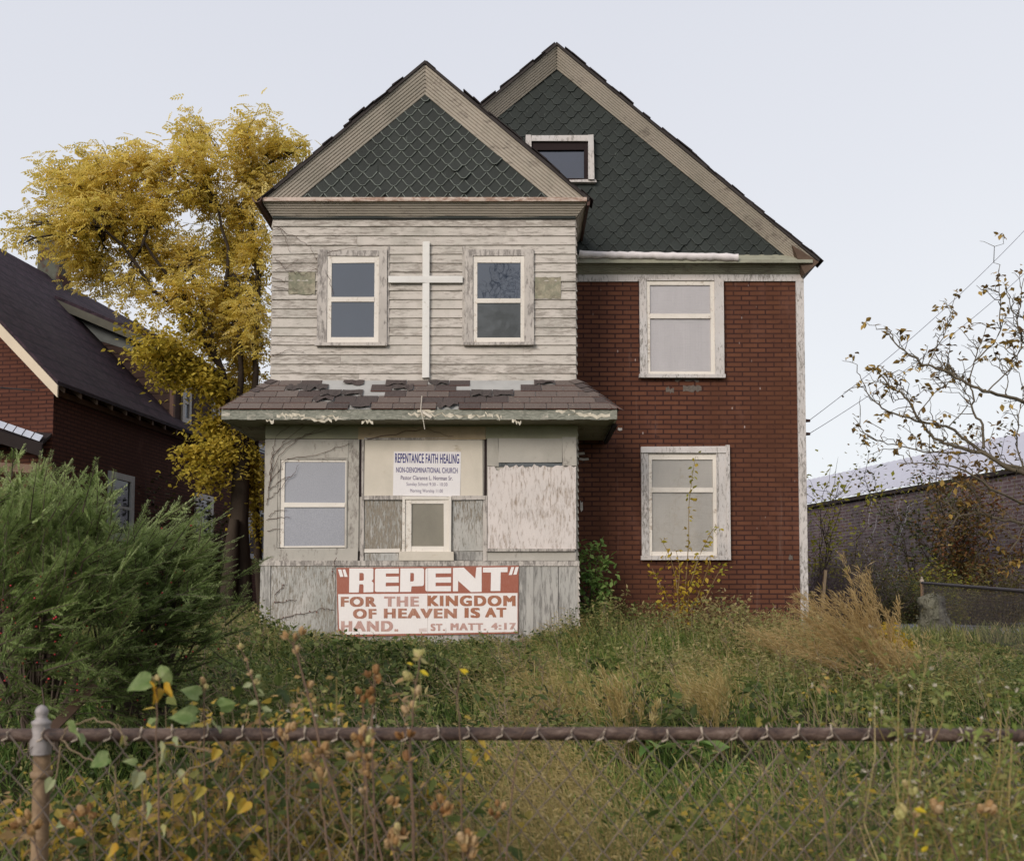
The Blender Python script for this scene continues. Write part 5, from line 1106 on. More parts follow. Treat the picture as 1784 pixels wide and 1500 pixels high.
# ---- nearly bare tree reaching in from the right
rng = np.random.default_rng(5)
rt = thing('bare_tree', at(1985, 1500, 8.2) * [1, 1, 0] + [0, 0, .75], 'nearly bare tree with ochre leaf tufts reaching in from the right edge', 'tree')
tr = MB(); br_ = MB(); lv = MB(); YT = 8.0
tb = np.array([5.25, 8.3, .6]); tops = at(1935, 850, 8.2); limb(tr, tb, tops, .16, .10, 0, .01, 7, 10, rng); limb(tr, tops, at(1945, 120, 8.3), .10, .012, 0, .02, 12, 8, rng)
LM = [([(1935,900),(1850,850),(1784,822),(1745,812),(1712,788),(1685,783),(1653,777),(1628,762),(1608,739),(1600,724),(1577,694),(1544,671),(1530,643)], .028),
      ([(1712,788),(1653,744),(1615,739),(1572,726),(1534,709),(1511,686),(1494,653)], .016),([(1714,780),(1710,739),(1695,721),(1694,693),(1687,666),(1699,633),(1701,612),(1719,569)], .014),
      ([(1930,760),(1860,730),(1784,706),(1752,693),(1717,683),(1687,668),(1653,650),(1615,640),(1590,622),(1560,600),(1550,578)], .022),([(1699,633),(1737,590),(1742,541),(1744,516),(1740,476)], .008),
      ([(1685,790),(1645,788),(1610,787),(1575,778),(1544,773),(1509,757),(1484,729)], .010),([(1930,960),(1850,925),(1777,911),(1740,903),(1704,894),(1672,899),(1659,913),(1634,904)], .020),
      ([(1704,893),(1706,868),(1693,850),(1677,846)], .010),([(1672,899),(1660,885),(1640,870)], .008),([(1935,870),(1850,840),(1784,823),(1738,805),(1720,791),(1697,780)], .026),
      ([(1935,930),(1850,895),(1784,877),(1743,859),(1697,828),(1652,809),(1612,806),(1580,805)], .018),([(1930,700),(1850,640),(1784,600),(1770,572),(1775,540),(1784,480)], .014),
      ([(1930,640),(1850,600),(1790,560),(1760,540),(1752,500)], .012),([(1717,683),(1760,640),(1784,590),(1790,545)], .008),([(1653,744),(1690,700),(1670,660),(1655,640)], .006),
      ([(1600,724),(1620,690),(1650,670),(1662,640)], .006),([(1615,640),(1640,600),(1650,575),(1668,545)], .006),([(1687,668),(1655,655),(1640,625)], .005),([(1577,694),(1555,700),(1545,650)], .005),([(1572,726),(1590,690),(1560,665)], .005),
      ([(1850,850),(1800,900),(1760,960),(1765,1010)], .012),([(1784,823),(1770,770),(1775,730),(1784,690)], .009),([(1752,693),(1755,655),(1770,630)], .006)]
tips = []
for j in range(16):                                                    # the side of the crown that leans away, outside the frame
    p = at(1938, rng.uniform(250, 850), 8.25); e = p + np.array([rng.uniform(.4, 1.5), rng.normal(0, .7), rng.uniform(.1, .9)]); pts = limb(br_, p, e, .025, .006, .05, .05, 9, 6, rng)
    for q_ in range(9): s_ = pts[rng.integers(2, 9)]; e2 = s_ + np.array([rng.normal(.1, .25), rng.normal(0, .2), rng.normal(.15, .2)]); limb(br_, s_, e2, .006, .002, .03, .07, 6, 4, rng); tips.append(e2)
for pl, r0 in LM:
    z_ = rng.normal(0, .25); pts = np.array([at(x + rng.normal(0, 1.5), y + rng.normal(0, 1.5), YT + z_ * min(1, i / 4) + (.2 if x > 1800 else 0)) for i, (x, y) in enumerate(pl)])
    tt = np.linspace(0, len(pts) - 1, len(pts) * 3); i_ = np.minimum(tt.astype(int), len(pts) - 2); f_ = (tt - i_)[:, None]; pts = pts[i_] * (1 - f_) + pts[i_ + 1] * f_ + rng.normal(0, .006, (len(tt), 3))
    br_.tube(pts, np.linspace(r0 * .8, max(.0024, r0 * .18), len(pts)), 7, rng.random())
    tips.append(pts[-1]); n = len(pts)
    for j in range(int(3 + n * .5)):
        p = pts[rng.integers(max(1, n // 4), n)]; a = R(rng.normal(125, 40)); l2 = rng.uniform(.08, .26); d = np.array([math.cos(a), rng.normal(0, .5), math.sin(a)]); e = p + d * l2
        tw = limb(br_, p, e, .0042, .0018, .04, .08, 6, 4, rng)
        if rng.random() < .45: e2 = tw[3] + np.array([math.cos(a + .8), rng.normal(0, .3), math.sin(a + .8)]) * l2 * .5; limb(br_, tw[3], e2, .0025, .0014, .03, .06, 4, 4, rng); tips.append(e2)
        tips.append(e)
for p in [at(*q, YT) for q in [(1720,560),(1730,600),(1742,480),(1780,470),(1735,780),(1745,790),(1758,775),(1770,800),(1715,785),(1780,770),(1696,792),(1760,785),(1775,790),(1637,868),(1628,905),(1650,870),(1690,873),(1697,655),(1702,660)]]: tips.append(p)
for p in tips:
    if rng.random() < .55:
        n = rng.integers(2, 7); leaf_spray(lv, np.array([p]), n, .016, .056, LEAF, rng.uniform(.1, .85), .7, (0, 0, -.3), rng)
M['ochre_leaf'] = leafmat('dry_ochre_leaves', (.09, .055, .03), (.19, .115, .035), (.33, .21, .05), (.42, .28, .07), trans=.25)
tr.build('trunk', M['bark_pale'], rt, True); br_.build('branches', bark('olive_grey_bark', (.06, .048, .04), (.17, .14, .09), 10), rt, True); lv.build('leaves', M['ochre_leaf'], rt)

# ---- shrubs and saplings
def bush(name, label, base, h, stems, nl, size, leafm, stemm, rng, lean=(0, 0), spread=.5, T=QLEAF, tint=.5, cat='shrub', group=None, twigs=5, r=.012, spr=.05, up=.3):
    root = thing(name, base, label, cat, group); st, lv = MB(), MB(); base = np.asarray(base, float)
    for i in range(stems):
        d = np.array([rng.normal(lean[0], spread), rng.normal(lean[1], spread * .6), 1.0]); d /= np.linalg.norm(d); hh = h * rng.uniform(.55, 1.05); e = base + d * hh
        pts = limb(st, base + np.array([rng.normal(0, .05), rng.normal(0, .05), -.05]), e, r * rng.uniform(.7, 1.2), r * .3, .02, .04, 9, 5, rng)
        for j in range(twigs):
            p = pts[rng.integers(2, len(pts))]; dd = d * .5 + rng.normal(0, .6, 3) + [0, 0, up]; e2 = p + dd / np.linalg.norm(dd) * hh * rng.uniform(.12, .35); tw = limb(st, p, e2, r * .35, r * .12, .03, .06, 5, 4, rng)
            if nl: leaf_spray(lv, tw[1:], max(1, int(nl * rng.uniform(.5, 1.5))), spr, size, T, np.clip(tint + rng.normal(0, .12), 0, 1), .6, (0, -.2, -.2), rng)
        if nl: leaf_spray(lv, pts[3:], nl, spr, size, T, tint, .6, (0, -.2, -.2), rng)
    st.build('stems', stemm, root, True)
    if nl: lv.build('leaves', leafm, root)
    return root
M['sap_leaf'] = leafmat('yellow_green_sapling_leaves', (.42, .28, .03), (.50, .35, .04), (.42, .38, .05), (.24, .33, .06), trans=.45)
M['vine_leaf'] = leafmat('fresh_green_leaves', (.06, .13, .03), (.10, .20, .045), (.17, .28, .07), (.24, .34, .10), trans=.4)
M['ivy'] = leafmat('dark_ivy', (.022, .024, .01), (.05, .052, .018), (.10, .085, .025), (.16, .12, .035), trans=.2)
M['purple_twig'] = plain('purple_brown_twigs', (.105, .075, .080), .9, .3, 10)
M['autumn_mix'] = leafmat('rust_green_leaves', (.14, .045, .02), (.15, .085, .025), (.09, .10, .03), (.05, .07, .03), trans=.2)
M['lime'] = leafmat('yellow_lime_leaves', (.32, .27, .03), (.40, .34, .04), (.28, .30, .04), (.36, .30, .05), trans=.4)
rng = np.random.default_rng(31)
# sapling in front of the lower brick-wall window: drawn stems, leaves yellow below and greener at the tip
sp = thing('yellow_sapling', at(1190, 1135, 14.2), 'slender yellow leaved sapling in front of the lower window of the brick wall', 'sapling')
st, lv = MB(), MB(); YSA = 14.3
for pl, tn in [([(1188,1130),(1190,1060),(1196,1000),(1200,940),(1200,880),(1206,830),(1212,795)], .35), ([(1188,1130),(1182,1060),(1178,1010),(1168,970),(1152,940)], .25), ([(1190,1060),(1205,1010),(1222,960),(1240,925),(1246,918)], .55), ([(1186,1110),(1170,1060),(1150,1020),(1136,990)], .25), ([(1192,1080),(1215,1040),(1230,1000),(1238,970)], .2), ([(1188,1100),(1180,1040),(1185,990),(1178,960)], .15), ([(1190,1100),(1200,1040),(1208,1000),(1215,975)], .2), ([(1186,1110),(1160,1075),(1148,1050)], .3), ([(1192,1100),(1220,1060),(1250,1000),(1262,985)], .6)]:
    pts = np.array([at(x, y, YSA + rng.normal(0, .08)) for x, y in pl]); tt = np.linspace(0, len(pts) - 1, len(pts) * 3); i_ = np.minimum(tt.astype(int), len(pts) - 2); f_ = (tt - i_)[:, None]; pts = pts[i_] * (1 - f_) + pts[i_ + 1] * f_
    st.tube(pts, np.linspace(.009, .003, len(pts)), 5, .5); L_ = len(pts)
    for j, p in enumerate(pts[2:]):
        n = rng.integers(2, 5) + (2 if p[2] < 2.1 else 0); leaf_spray(lv, np.array([p]), n, .035 if p[2] > 2.2 else .055, .082, LEAF, min(.95, tn + .5 * (j / L_) ** 2 * (1 if len(pl) > 6 else .4)), .7, (0, -.4, -.4), rng)
st.build('stems', plain('yellow_brown_stems', (.20, .14, .06), .8), sp); lv.build('leaves', M['sap_leaf'], sp)
bush('green_vine', 'leafy bright green climbing shrub in the corner between bay and brick wall', at(1028, 1120, 14.4), 1.45, 11, 15, .10, M['vine_leaf'], M['twig'], rng, (0.02, -.05), .13, LEAF, .8, 'shrub', twigs=4, spr=.05)
# ivy on the cottage wall
b = NP(-.15, 5.6, 1.0); bush('wall_ivy', 'dark ivy shrub climbing the brown cottage wall between its two side windows', b, 2.9, 12, 26, .12, M['ivy'], M['twig'], rng, (.02, 0), .2, QLEAF, .4, 'ivy', twigs=7, spr=.12)
b = NP(-.2, 3.4, 1.0); bush('wall_ivy', 'thin dark ivy rising beside the first side window of the brown cottage', b, 3.2, 5, 22, .11, M['ivy'], M['twig'], rng, (.0, 0), .10, QLEAF, .45, 'ivy', twigs=6, spr=.1)
# around the warehouse
def gp(px, Y): q = at(px, 1080, Y); q[2] = gz(q[0], Y); return q
bush('yellow_shrub', 'thin shrub with yellow leaves just right of the house corner in front of the warehouse', gp(1418, 22), 3.6, 7, 12, .13, M['lime'], M['twig'], rng, (.12, 0), .2, QLEAF, .5, twigs=6, spr=.16, r=.02)
bush('bare_shrub', 'leafless purple brown brush beside the house corner, left of the stake', gp(1425, 20), 1.5, 60, 0, 0, None, M['purple_twig'], rng, (0, 0), .45, twigs=9, r=.007)
bush('bare_shrub', 'rounded leafless purple brown brush just right of the wooden stake', gp(1455, 21), 1.6, 70, 0, 0, None, M['purple_twig'], rng, (0, 0), .5, twigs=9, r=.007)
bush('bare_shrub', 'low brown leafless brush midway between stake and fence post', gp(1530, 22), 1.35, 60, 8, .06, M['ivy'], M['purple_twig'], rng, (0, 0), .7, twigs=9, r=.006)
bush('bare_shrub', 'low olive brown brush right behind the side fence post', gp(1600, 24), 1.4, 60, 9, .07, M['autumn_mix'], M['purple_twig'], rng, (0, 0), .7, twigs=8, r=.006, tint=.7)
bush('bare_sapling', 'pale forked leafless sapling against the middle of the warehouse wall', gp(1537, 29), 4.2, 3, 0, 0, None, plain('pale_twig', (.30, .29, .31), .8), rng, (.12, 0), .12, twigs=5, r=.022, cat='sapling')
for px_, Y_, h_, tn, lb in ((1640, 27, 4.6, .55, 'tall dark autumn shrub with rust leaves, left of a pair against the warehouse'), (1695, 26, 3.9, .35, 'dark rusty autumn shrub, right of a pair against the warehouse')):
    bush('autumn_shrub', lb, gp(px_, Y_), h_, 11, 34, .13, M['autumn_mix'], M['bark_dark'], rng, (0, 0), .28, QLEAF, tn, twigs=9, spr=.22, r=.025, group='rusty shrubs against the warehouse')
bush('bare_shrub', 'broad purple brown leafless brush at the foot of the warehouse left of the forked sapling', gp(1490, 26), 2.3, 60, 6, .08, M['ivy'], M['purple_twig'], rng, (0, 0), .55, QLEAF, .8, twigs=10, r=.009)
bush('lime_shrub', 'low yellow green shrub at the foot of the warehouse wall', gp(1655, 25), 1.3, 12, 20, .11, M['lime'], M['twig'], rng, (0, 0), .6, QLEAF, .6, twigs=6, spr=.12)
bush('lime_shrub', 'small lime green shrub right of the low yellow green one', gp(1605, 26), 1.7, 10, 14, .11, M['lime'], M['twig'], rng, (0, 0), .6, QLEAF, .8, twigs=6, spr=.12)
bush('brown_brush', 'brown weedy brush at the right edge below the warehouse', gp(1745, 23), 1.6, 70, 10, .07, M['ivy'], M['twig'], rng, (0, 0), 1.0, QLEAF, .7, twigs=7, r=.006)
# shaggy stump at the foot of the side fence post
k = NT('shaggy_lichen_bark'); n1 = k.noise(7, (1, 1, .6), 6, .75, 1.0); n2 = k.noise(30, detail=4); M['stump'] = k.done(k.mix(.35, k.ramp(n1, (.36, (.05, .05, .03)), (.5, (.16, .155, .115)), (.64, (.29, .28, .21))), k.mix(n2, (.02, .02, .015), (.35, .34, .27))), .95, n1, 1.0, .06, .1)
su = thing('old_stump', gp(1625, 18.6), 'shaggy pale grey green stump wrapped in dead creeper at the side fence post', 'stump')
m = MB(); bs = at(1632, 1120, 18.6); tp = at(1622, 1036, 18.6); bs[2] -= .1; n = 16; v = []; sd = 18
for i in range(n):
    t = i / (n - 1); c = bs + (tp - bs) * t
    for j in range(sd):
        a = 6.2832 * j / sd; r_ = (.27 - .03 * t + .05 * math.sin(t * 7 + a * 2) + rng.normal(0, .022)) * (1 if i < n - 1 else .45); v.append(c + np.array([math.cos(a) * r_, math.sin(a) * r_, rng.normal(0, .015)]))
v.append(tp + [0, 0, .03]); m.add(v, [(i * sd + j, i * sd + (j + 1) % sd, (i + 1) * sd + (j + 1) % sd, (i + 1) * sd + j) for i in range(n - 1) for j in range(sd)] + [((n - 1) * sd + j, (n - 1) * sd + (j + 1) % sd, n * sd) for j in range(sd)])
m.build('trunk', M['stump'], su, True); lv = MB(); pts = np.array(v)[rng.integers(0, len(v) - 1, 260)] ; c0 = bs + (tp - bs) * np.clip((pts[:, 2:3] - bs[2]) / (tp[2] - bs[2]), 0, 1); leaf_spray(lv, c0 + (pts - c0) * 1.06, 420, .02, .07, QLEAF, .5, .9, None, rng)
lv.build('creeper', leafmat('dead_creeper_leaves', (.05, .05, .03), (.10, .098, .06), (.17, .155, .09), (.24, .19, .09), trans=.2), su)

# ---- leafless creeper on the left of the bay, climbing to the upper window
cv = thing('dead_creeper', at(470, 1090, YS - .03), 'thin leafless creeper spreading over the left boards and windows of the bay', 'creeper')
m = MB(); lv = MB()
def creep(pl, Y, r):
    pts = []
    for (x0, y0), (x1, y1) in zip(pl, pl[1:]):
        for t in np.linspace(0, 1, 6, endpoint=False): pts.append(at(x0 + (x1 - x0) * t + rng.normal(0, 1.1), y0 + (y1 - y0) * t + rng.normal(0, 1.1), Y - .010 - abs(rng.normal(0, .006))))
    pts.append(at(*pl[-1], Y - .01)); m.tube(pts, np.linspace(r, r * .5, len(pts)), 4, .5); return pts
for pl in [[(466,880),(470,830),(476,790),(500,770),(540,757),(600,740)],[(468,850),(480,800),(520,765),(560,745)],[(472,800),(500,765),(530,742)],[(470,840),(500,800),(560,790),(610,772)],[(468,855),(490,835),(510,828),(520,810)],[(466,900),(480,890),(500,888)],[(465,905),(490,902),(505,900)],[(466,925),(480,922),(492,921)],[(466,870),(480,862),(500,835),(515,826)],[(640,765),(690,755),(740,748),(790,760)],[(470,830),(474,790),(480,760),(505,742)]]:
    creep(pl, YP - .026, .0045)
for pl in [[(480,395),(510,410),(540,430),(552,455)],[(478,450),(500,470),(530,478),(548,470),(560,455)],[(550,470),(570,478),(578,500),(582,515)],[(552,450),(580,437),(620,430),(670,428)],[(476,500),(500,503),(520,505)],[(474,485),(495,490),(505,480)],[(478,470),(500,465),(520,452)],[(474,400),(490,400),(505,440)],[(476,620),(500,610),(530,614)]]:
    creep(pl, YB - .030, .004)
for pl in [[(480,1080),(510,1072),(540,1068),(565,1060),(582,1062)],[(480,1035),(490,1025),(497,1018)],[(584,972),(580,990),(578,1005)],[(478,1050),(500,1048),(515,1044)]]: 
    for p in creep(pl, YS - .020, .005)[::3]: lv.scatter(QLEAF[0], QLEAF[1], [p], basis(rdir(1, rng), np.zeros(1)), .03, .3)
m.build('stems', plain('reddish_creeper_stem', (.10, .055, .042), .85), cv); lv.build('leaves', plain('dark_red_leaf', (.16, .03, .02), .7), cv)

# ---- what the upper windows mirror: a bare tree and two wires across the street, behind the camera
rng = np.random.default_rng(3)
mt_ = thing('street_tree', (-.3, -10, 0), 'bare street tree across the road, mirrored dark in the upper right bay window', 'tree'); st, lv = MB(), MB()
top = limb(st, (-.3, -10, 0), (-.5, -10.2, 11.0), .30, .16, 0, .01, 9, 10, rng); ends = []
for a in range(26):
    p = top[rng.integers(5, 9)]; e = p + np.array([rng.normal(0, 1.4), rng.normal(0, 1.2), rng.uniform(1.0, 4.6)]); tw = limb(st, p, e, .07, .02, .03, .06, 8, 6, rng)
    for b in range(8): q = tw[rng.integers(3, 8)]; e2 = q + np.array([rng.normal(0, .7), rng.normal(0, .6), rng.normal(.5, .5)]); t2 = limb(st, q, e2, .022, .006, .03, .07, 6, 4, rng); leaf_spray(lv, t2[2:], 7, .14, .14, QLEAF, .4, .6, None, rng)
st.build('trunk', M['bark_dark'], mt_, True); lv.build('crown', M['ochre_leaf'], mt_)
for z0, z1, lb in ((12.9, 11.9, 'upper utility wire across the street mirrored in the upper left bay window'), (11.9, 11.3, 'lower utility wire across the street mirrored in the upper left bay window')):
    m = MB(); t = np.linspace(0, 1, 30); m.tube(np.stack([-30 + 60 * t, np.full(30, -8.0), z0 + (z1 - z0) * t * 2 - 1.2 * 4 * t * (1 - t)], -1), .03, 5); tag(m.build('utility_wire', plain('black_wire', (.015, .015, .017)), None), lb, 'wire')
# ---------------------------------------------------------------- the overgrown yard
rng = np.random.default_rng(77)
def proj(p):
    z = p[..., 2] - EYE; d = p[..., 1] * CP + z * SP; u = -p[..., 1] * SP + z * CP
    return CX + F * p[..., 0] / d, PY - F * u / d
# how high the yard's growth stands against the house (photograph rows), by column
HX = [-200, 60, 300, 340, 400, 455, 475, 560, 600, 760, 900, 985, 1015, 1060, 1120, 1200, 1260, 1330, 1400, 1470, 1560, 1640, 1784, 2000]
HY = [1180, 1180, 1120, 1090, 1062, 1050, 1085, 1100, 1115, 1118, 1112, 1090, 1048, 1042, 1048, 1045, 1050, 1055, 1050, 1085, 1130, 1150, 1155, 1155]
def hmax(x, y, g, hs):
    """Height of growth at (x, y): the species' own height hs, capped by the lie of the yard's growth."""
    px = CX + F * x / y; top = np.interp(px, HX, HY) + 14 * np.sin(px * .05) * np.sin(y * 2.1)
    hs = hs * np.interp(y, [3, 4.5, 6, 10, 11.6, 13, 99], [.8, .62, .55, .55, .9, 1, 1]); zc = EYE + (1060 - top) / F * y
    return np.clip(np.minimum(hs, zc - g), .05, None)
def samp(n, y0, y1, far=.55, marg=.56):
    m_ = rng.random(n) < far
    y = np.where(m_, np.sqrt(rng.uniform(y0 ** 2, y1 ** 2, n)), np.exp(rng.uniform(math.log(y0), math.log(y1), n)))
    x = rng.uniform(-marg, marg, n) * (y + .6)
    ok = ~((x > xl - .1) & (x < xr + .1) & (y > YM - .15)) & ~((x > sl - .05) & (x < sr + .06) & (y > YS - .08))
    return x[ok], y[ok]
def blobs(x, y, lst):
    px = CX + F * x / y; g = gz(x, y); py = 1060 + (EYE - g) * F / y; w = np.zeros_like(x)
    for cx_, cy_, rx, ry, a in lst: w += a * np.exp(-((px - cx_) / rx) ** 2 - ((py - cy_) / ry) ** 2)
    return w
def nz2(x, y, f, s=0.0): return .5 + .25 * (np.sin(x * f + 1.7 * np.sin(y * f * .8 + s)) + np.sin(y * f * 1.13 + 2.1 * np.sin(x * f * .7 + s * 2)))
def blades(m, x, y, h, w, tint, lean=(-.12, 0), spread=.35, curl=.6):
    n = len(x); z = gz(x, y); b = np.stack([x, y, z - .01], -1)
    az = rng.uniform(0, 6.2832, n); mag = np.abs(rng.normal(0, spread, n)); ld = np.stack([np.cos(az) * mag + lean[0], np.sin(az) * mag + lean[1], np.ones(n)], -1); ld = norm(ld)
    hd = ld * [1, 1, 0]; hdn = norm(hd); sd = np.stack([-hdn[:, 1], hdn[:, 0], np.zeros(n)], -1)
    ph = rng.uniform(-.8, .8, n)[:, None]; sd = sd * np.cos(ph) + hdn * np.sin(ph)
    cu = curl * rng.uniform(.2, 1.3, n); V = []
    for t, k_ in ((0, .8), (.4, 1.0), (.75, .7)):
        c = b + ld * (h * t)[:, None] + hdn * (cu * h * t * t * .6)[:, None] - np.array([0, 0, 1]) * (cu * h * t ** 3 * .35)[:, None]
        V += [c - sd * (w * k_ / 2)[:, None], c + sd * (w * k_ / 2)[:, None]]
    V.append(b + ld * h[:, None] + hdn * (cu * h * .6)[:, None] - np.array([0, 0, 1]) * (cu * h * .35)[:, None])
    V = np.stack(V, 1).reshape(-1, 3); i = (np.arange(n) * 7)[:, None]
    m.v.append(V); m.t.append(np.repeat(tint, 7))
    q = np.concatenate([i + [0, 1, 3, 2], i + [2, 3, 5, 4]]); t3 = i + [4, 5, 6]
    m.f += [q + m.n, t3 + m.n]; m.mi += [np.zeros(len(q), int), np.zeros(n, int)]; m.n += len(V)
M['grass'] = leafmat('meadow_grass', (.034, .055, .013), (.105, .180, .038), (.245, .32, .08), (.38, .345, .12), (.54, .42, .18), trans=.48, nscale=.8, nvar=.25)
M['weed'] = leafmat('yard_weeds', (.036, .054, .015), (.11, .15, .042), (.25, .265, .085), (.39, .33, .15), (.46, .35, .17), trans=.45, nscale=.9, nvar=.3)
M['straw'] = leafmat('dry_straw_grass', (.20, .175, .06), (.35, .275, .10), (.47, .355, .15), (.58, .48, .26), trans=.45, nscale=1.0, nvar=.3)
# green grass, from the fence to the house
m = MB(); x, y = samp(150000, 2.5, 15.2)
lush = blobs(x, y, [(1150, 1185, 150, 55, 1.3), (1330, 1400, 260, 90, .9), (850, 1400, 200, 90, .25), (640, 1210, 170, 50, .5)]); dry = blobs(x, y, [(960, 1235, 90, 50, 1.0), (760, 1145, 240, 25, .4), (1500, 1180, 250, 60, .5), (960, 1420, 110, 90, .9), (1230, 1240, 70, 40, .5), (1690, 1160, 120, 50, .4)])
keep = rng.random(len(x)) < np.clip((.62 + .5 * lush - .25 * dry) * np.clip(2.2 * nz2(x, y, 2.6, 1.) - .25, .25, 1.1), .1, 1); x, y, lush, dry = x[keep], y[keep], lush[keep], dry[keep]
g = gz(x, y); h = hmax(x, y, g, rng.uniform(.16, .42, len(x)) * (.7 + .6 * nz2(x, y, 1.3)))
blades(m, x, y, h, .0055 + .0011 * y * rng.uniform(.6, 1.3, len(x)), np.clip(.26 + .16 * np.clip(lush, 0, 1) + .45 * dry - .10 * (1 - np.clip(lush + dry, 0, 1)) + .22 * (nz2(x, y, 1.9, 4.) - .5) + .05 + rng.normal(0, .19, len(x)), 0, 1))
n = 5200; px = np.concatenate([rng.uniform(1050, 1784, 3000), rng.uniform(250, 1784, 2200)]); y_ = rng.uniform(2.72, 4.0, n); x_ = (px - CX) / F * y_; h_ = rng.uniform(.62, 1.02, n) - gz(x_, y_)
blades(m, x_, y_, np.clip(h_, .1, None), rng.uniform(.004, .008, n), np.clip(.40 + rng.normal(0, .16, n), 0, 1), spread=.3, curl=.8)
for sg in (-1, 1):                                                     # the yard runs on beyond both edges of the frame
    n = 9000; y_ = np.sqrt(rng.uniform(2.7 ** 2, 14 ** 2, n)); x_ = sg * rng.uniform(.55, .95, n) * (y_ + .6); ok = gz(x_, y_) > -1
    blades(m, x_, y_, rng.uniform(.15, .42, n), .008 + .0011 * y_, np.clip(.38 + rng.normal(0, .2, n), 0, 1))
tag(m.build('grass', M['grass']), 'long unmown green grass filling the yard', 'grass', None, 'stuff')
# dry wispy grass with seed heads
m = MB(); x, y = samp(52000, 3.6, 14.4)
dry = blobs(x, y, [(960, 1235, 90, 48, 1.0), (780, 1135, 240, 22, .6), (1080, 1085, 120, 26, 1.0), (1200, 1085, 90, 24, .6), (1150, 1185, 120, 45, -.5), (1500, 1160, 240, 55, .5), (960, 1420, 120, 100, .9), (1235, 1225, 75, 45, 1.0), (1690, 1160, 160, 50, .6), (400, 1120, 90, 40, .7), (1010, 1100, 60, 40, .7)])
keep = rng.random(len(x)) < np.clip(dry * (.5 + nz2(x, y, 2.2, 3.)), .02, .95); x, y, dry = x[keep], y[keep], dry[keep]
g = gz(x, y); h = hmax(x, y, g, rng.uniform(.35, .75, len(x)))
blades(m, x, y, h, .0032 + .0007 * y * rng.uniform(.5, 1.2, len(x)), np.clip(.45 + .2 * (dry - .5) + rng.normal(0, .2, len(x)), 0, 1), lean=(-.28, -.05), spread=.28, curl=.9)
k_ = rng.random(len(x)) < .38; xs_, ys_, hs_ = x[k_], y[k_], h[k_]                                     # feathery heads
for r in range(7):
    n = len(xs_); t = rng.uniform(.72, 1.08, n); p = np.stack([xs_ - .28 * hs_ * t - .12 * hs_ * t * t + rng.normal(0, .02, n), ys_ + rng.normal(0, .02, n), gz(xs_, ys_) + hs_ * t * .88], -1); d = np.stack([rng.normal(-.8, .4, n), rng.normal(0, .3, n), rng.normal(.1, .35, n)], -1)
    m.scatter(SLIM[0] * [.5, 1, 1], SLIM[1], p, basis(d, rng.uniform(-1, 1, n)), rng.uniform(.02, .055, n) * (.7 + .04 * ys_), np.clip(.6 + rng.normal(0, .2, n), 0, 1))
n = 2600; px = np.concatenate([rng.normal(960, 120, 1500), rng.uniform(550, 1500, 700), rng.uniform(1100, 1784, 400)]); n = len(px); y_ = rng.uniform(2.72, 3.9, n); x_ = (px - CX) / F * y_
h_ = (rng.uniform(.80, 1.16, n) + .06 * np.sin(px * .02)) - gz(x_, y_); blades(m, x_, y_, h_, rng.uniform(.0022, .0042, n), np.clip(.42 + rng.normal(0, .22, n), 0, 1), lean=(-.10, 0), spread=.22, curl=.6)
k_ = rng.random(n) < .5; x_, y_, h_ = x_[k_], y_[k_], h_[k_]
for r in range(9):
    n = len(x_); t = rng.uniform(.74, 1.05, n); p = np.stack([x_ - .10 * h_ * t + rng.normal(0, .03, n), y_ + rng.normal(0, .03, n), gz(x_, y_) + h_ * t * .9], -1); d = np.stack([rng.normal(-.5, .5, n), rng.normal(0, .3, n), rng.normal(.3, .4, n)], -1)
    m.scatter(SLIM[0], SLIM[1], p, basis(d, rng.uniform(-1, 1, n)), rng.uniform(.012, .028, n), np.clip(.55 + rng.normal(0, .2, n), 0, 1))
tag(m.build('dry_grass', M['straw']), 'pale wind blown dry grass with feathery seed heads across the yard', 'grass', None, 'stuff')
# leafy weeds
m = MB(); x, y = samp(15000, 3.4, 14.6)
wd_ = blobs(x, y, [(560, 1190, 300, 60, .9), (400, 1230, 120, 60, .8), (1200, 1090, 160, 40, 1.1), (1500, 1180, 320, 70, .9), (760, 1130, 300, 30, .6), (1690, 1200, 140, 80, .8), (380, 1120, 90, 50, .8), (1060, 1090, 80, 50, .8), (300, 1320, 400, 60, .4)])
keep = rng.random(len(x)) < np.clip(wd_, .05, .95); x, y = x[keep], y[keep]; g = gz(x, y); h = hmax(x, y, g, rng.uniform(.25, .75, len(x)))
tn = np.clip(.34 + .35 * (nz2(x, y, .9, 2.) - .5) + .25 * blobs(x, y, [(1500, 1180, 320, 70, 1), (1270, 1080, 90, 40, 1), (760, 1130, 300, 30, .6)]) + rng.normal(0, .12, len(x)), 0, 1)
blades(m, x, y, h, .004 + .0004 * y, np.clip(tn + .25, 0, 1), spread=.25, curl=.2)
for r in range(15):
    n = len(x); t = rng.uniform(.15, 1.0, n) ** .8; p = np.stack([x - .12 * h * t + rng.normal(0, .045, n), y + rng.normal(0, .045, n), g + h * t], -1); d = rdir(n, rng); d[:, 2] = np.abs(d[:, 2]) * .5
    m.scatter(QLEAF[0], QLEAF[1], p, basis(d, rng.uniform(-.6, .6, n)), rng.uniform(.022, .052, n) * (.65 + .045 * y), np.clip(tn + rng.normal(0, .1, n), 0, 1))
dead = MB()
